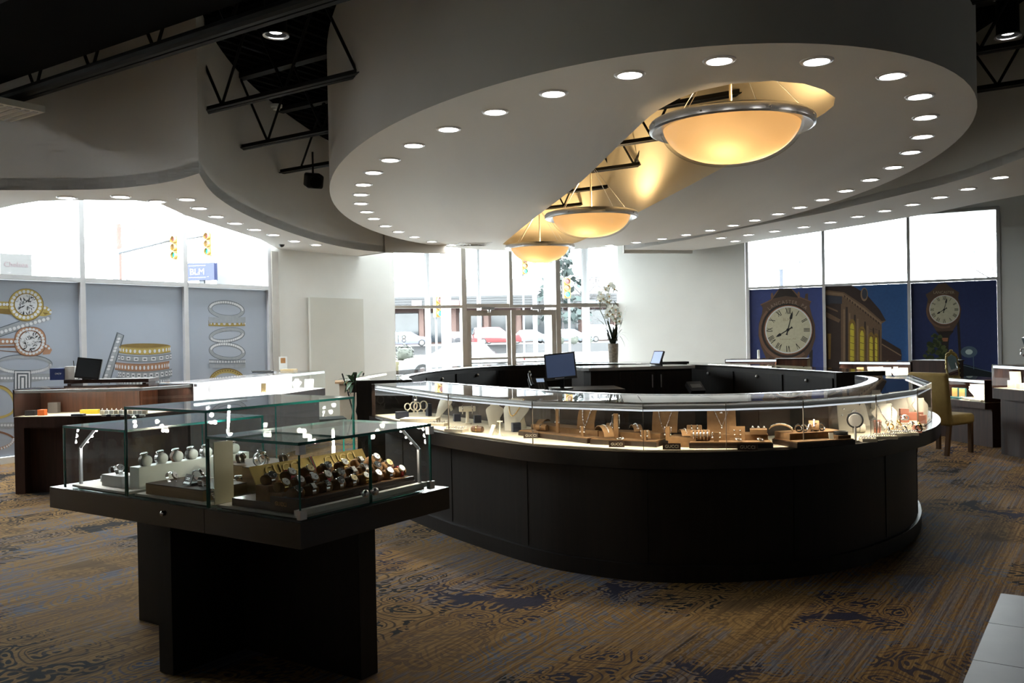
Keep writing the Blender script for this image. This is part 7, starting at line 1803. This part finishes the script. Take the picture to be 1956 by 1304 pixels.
def wpole(px, y0, y1, Y, r, name, label, cat): a = aty(px, y1, Y); b = aty(px, y0, Y); t = thing(name, label, cat, (a.x, Y, -.14)); MB().cyl((0, 0, 0), (b.x - a.x, 0, b.z + .14), r, 10).build('shaft', POLE, t, 40); return t, a, b
t, a, b = wpole(221, 478, 545, 40, .14, 'mast_arm_pole', 'galvanised signal pole with a long mast arm outside the left windows', 'pole')
e = aty(400, 449, 44); s0 = aty(222, 482, 40); MB().tube([(s0.x - a.x, 0, s0.z + .14), ((s0.x + e.x) / 2 - a.x, 2, (s0.z + e.z) / 2 + .25), (e.x - a.x, 4, e.z + .14)], [.12, .09, .06], 8).build('mast_arm', POLE, t, 60); MB().cyl((0, 0, 0), (.02, 0, .01), .1, 6).build('base', POLE, t)
tw, a2, b2 = wpole(227, 428, 545, 48, .13, 'utility_pole', 'brown utility pole standing above the signal mast', 'pole'); tw.children[0].data.materials[0] = BRK
signal(340, 473, 42, 1.15, 'traffic signal hanging at the middle window mullion', None, -.6); signal(403, 466, 43.5, 1.15, 'traffic signal at the end of the mast arm', None, -.6)
wpole(242, 518, 545, 60, .06, 'street_light', 'small distant lamp post between the left mullions', 'lamp post'); 
for k, (pa, pb) in enumerate((((0, 396), (355, 448)), ((0, 420), (355, 470)), ((0, 429), (355, 477)), ((0, 445), (340, 500)), ((0, 474), (220, 492)), ((60, 400), (222, 494)), ((0, 462), (220, 455)), ((160, 418), (355, 450)), ((225, 470), (420, 462)))):
    A, B = aty(*pa, 49), aty(*pb, 49); A.x -= 3 if pa[0] == 0 else 0; mid = (A + B) / 2 - Vector((0, 0, .12))
    mb = MB().tube([A - Vector((0, 0, 0)), mid, B], .018, 5); o = mb.build('power_line', mat('grey_cable', (0.070, 0.070, 0.080), .6, var=.05), None); tag(o, 'thin overhead power line, %s from the top across the left windows' % ordn[k], 'cable', 'overhead power lines')
SGN = mat('sign_white', (0.020, 0.019, 0.018), .5, var=.03); PNK = mat('sign_pink', (0.022, 0.006, 0.009), .5, var=.04)
t = thing('roadside_sign', 'white roadside sign reading Chelsea in pink letters at the left edge', 'sign', aty(28, 520, 30), .75)
MB().box((0, 0, 0), (.95, .40, 1.2)).build('cabinet', SGN, t); mb = MB(); put_text(mb, 'Chelsea', frame((0, -.201, .25), (1, 0, 0), (0, 0, 1)), .72, 0, .01); put_text(mb, 'Square', frame((0, -.201, -.28), (1, 0, 0), (0, 0, 1)), .70, 0, .01); mb.build('lettering', PNK, t); q = aty(28, 520, 30); MB().box((0, 0, -.6 - (q.z - .6 + .14) / 2), (.25, .2, q.z - .6 + .14)).build('post', SGN, t)
q = aty(385, 519, 26); t = thing('street_sign', 'royal blue BLM sign on a pale wall seen through the third left window', 'sign', q, -.1)
MB().box((0, 0, 0), (.86, .22, .50)).build('cabinet', mat('sign_blue', (0.004, 0.009, 0.043), .5, var=.04), t); MB().box((0, .05, -.25 - (q.z - .25 + .14) / 2), (.14, .12, q.z - .25 + .14)).build('post', POLE, t); mb = MB(); put_text(mb, 'BLM', frame((-.08, -.112, -.0), (1, 0, 0), (0, 0, 1)), .42, 0, .008); mb.build('lettering', mat('sign_letters', (0.300, 0.310, 0.330), .5, var=.02), t)
MB().box((-.08, -.112, .17), (.5, .01, .012)).box((-.08, -.112, -.17), (.5, .01, .012)).build('rule', mat('sign_letters', (0.000, 0.000, 0.000)), t)
a, b = aty(352, 560, 26.6), aty(514, 440, 26.6); t = thing('neighbour_wall', 'pale neighbouring wall behind the blue BLM sign', 'wall', ((a.x + b.x) / 2 + .6, 26.9, -.14)); w1 = aty(440, 500, 26.6).x - aty(352, 500, 26.6).x
MB().box((w1 / 2 - .95, 0, 2.2), (w1, .4, 4.4)).build('low_wall', mat('pale_stucco', (0.095, 0.095, 0.100), .8, var=.03, scale=1), t); MB().box((w1 + .9, .3, 3.2), (2.4, .4, 6.4)).build('tall_wall', mat('pale_pink_stucco', (0.090, 0.085, 0.090), .8, var=.03, scale=1), t)
mb = MB(); put_text(mb, 'OLLER', frame((w1 / 2 - .8, -.201, 2.94), (1, 0, 0), (0, 0, 1)), .62, 0, .01); mb.build('lettering', mat('wall_letters', (0.025, 0.025, 0.030), .5, var=.02), t)
# right side lamp post and short post
q = aty(1530, 545, 40); t = thing('lot_lamp', 'parking lot lamp post with a single arm outside the right windows', 'lamp post', (q.x, 40, -.14)); z = aty(1530, 497, 40).z + .14; MB().cyl((0, 0, 0), (0, 0, z), .07, 8).build('shaft', POLE, t, 40); MB().box((-.28, 0, z - .03), (.56, .16, .07)).build('lamp_head', POLE, t)
q = aty(1492, 545, 30); t = thing('chimney_post', 'short dark post left of the lot lamp outside the right windows', 'post', (q.x, 30, -.14)); z = aty(1492, 515, 30).z + .14; MB().box((0, 0, z / 2), (.11, .11, z)).build('shaft', mat('dark_post', (0.030, 0.035, 0.050), .6, var=.05), t); MB().box((0, 0, z + .02), (.14, .14, .05)).build('cap', POLE, t)
q = aty(1862, 520, 45); t = thing('thin_pole', 'thin bare pole near the right end of the right windows', 'pole', (q.x, 45, -.14)); z = aty(1862, 480, 45).z + .14; MB().cyl((0, 0, 0), (0, 0, z), .035, 6).build('shaft', POLE, t, 40); MB().ball((0, 0, z), .06, 8).build('finial', POLE, t, 60)
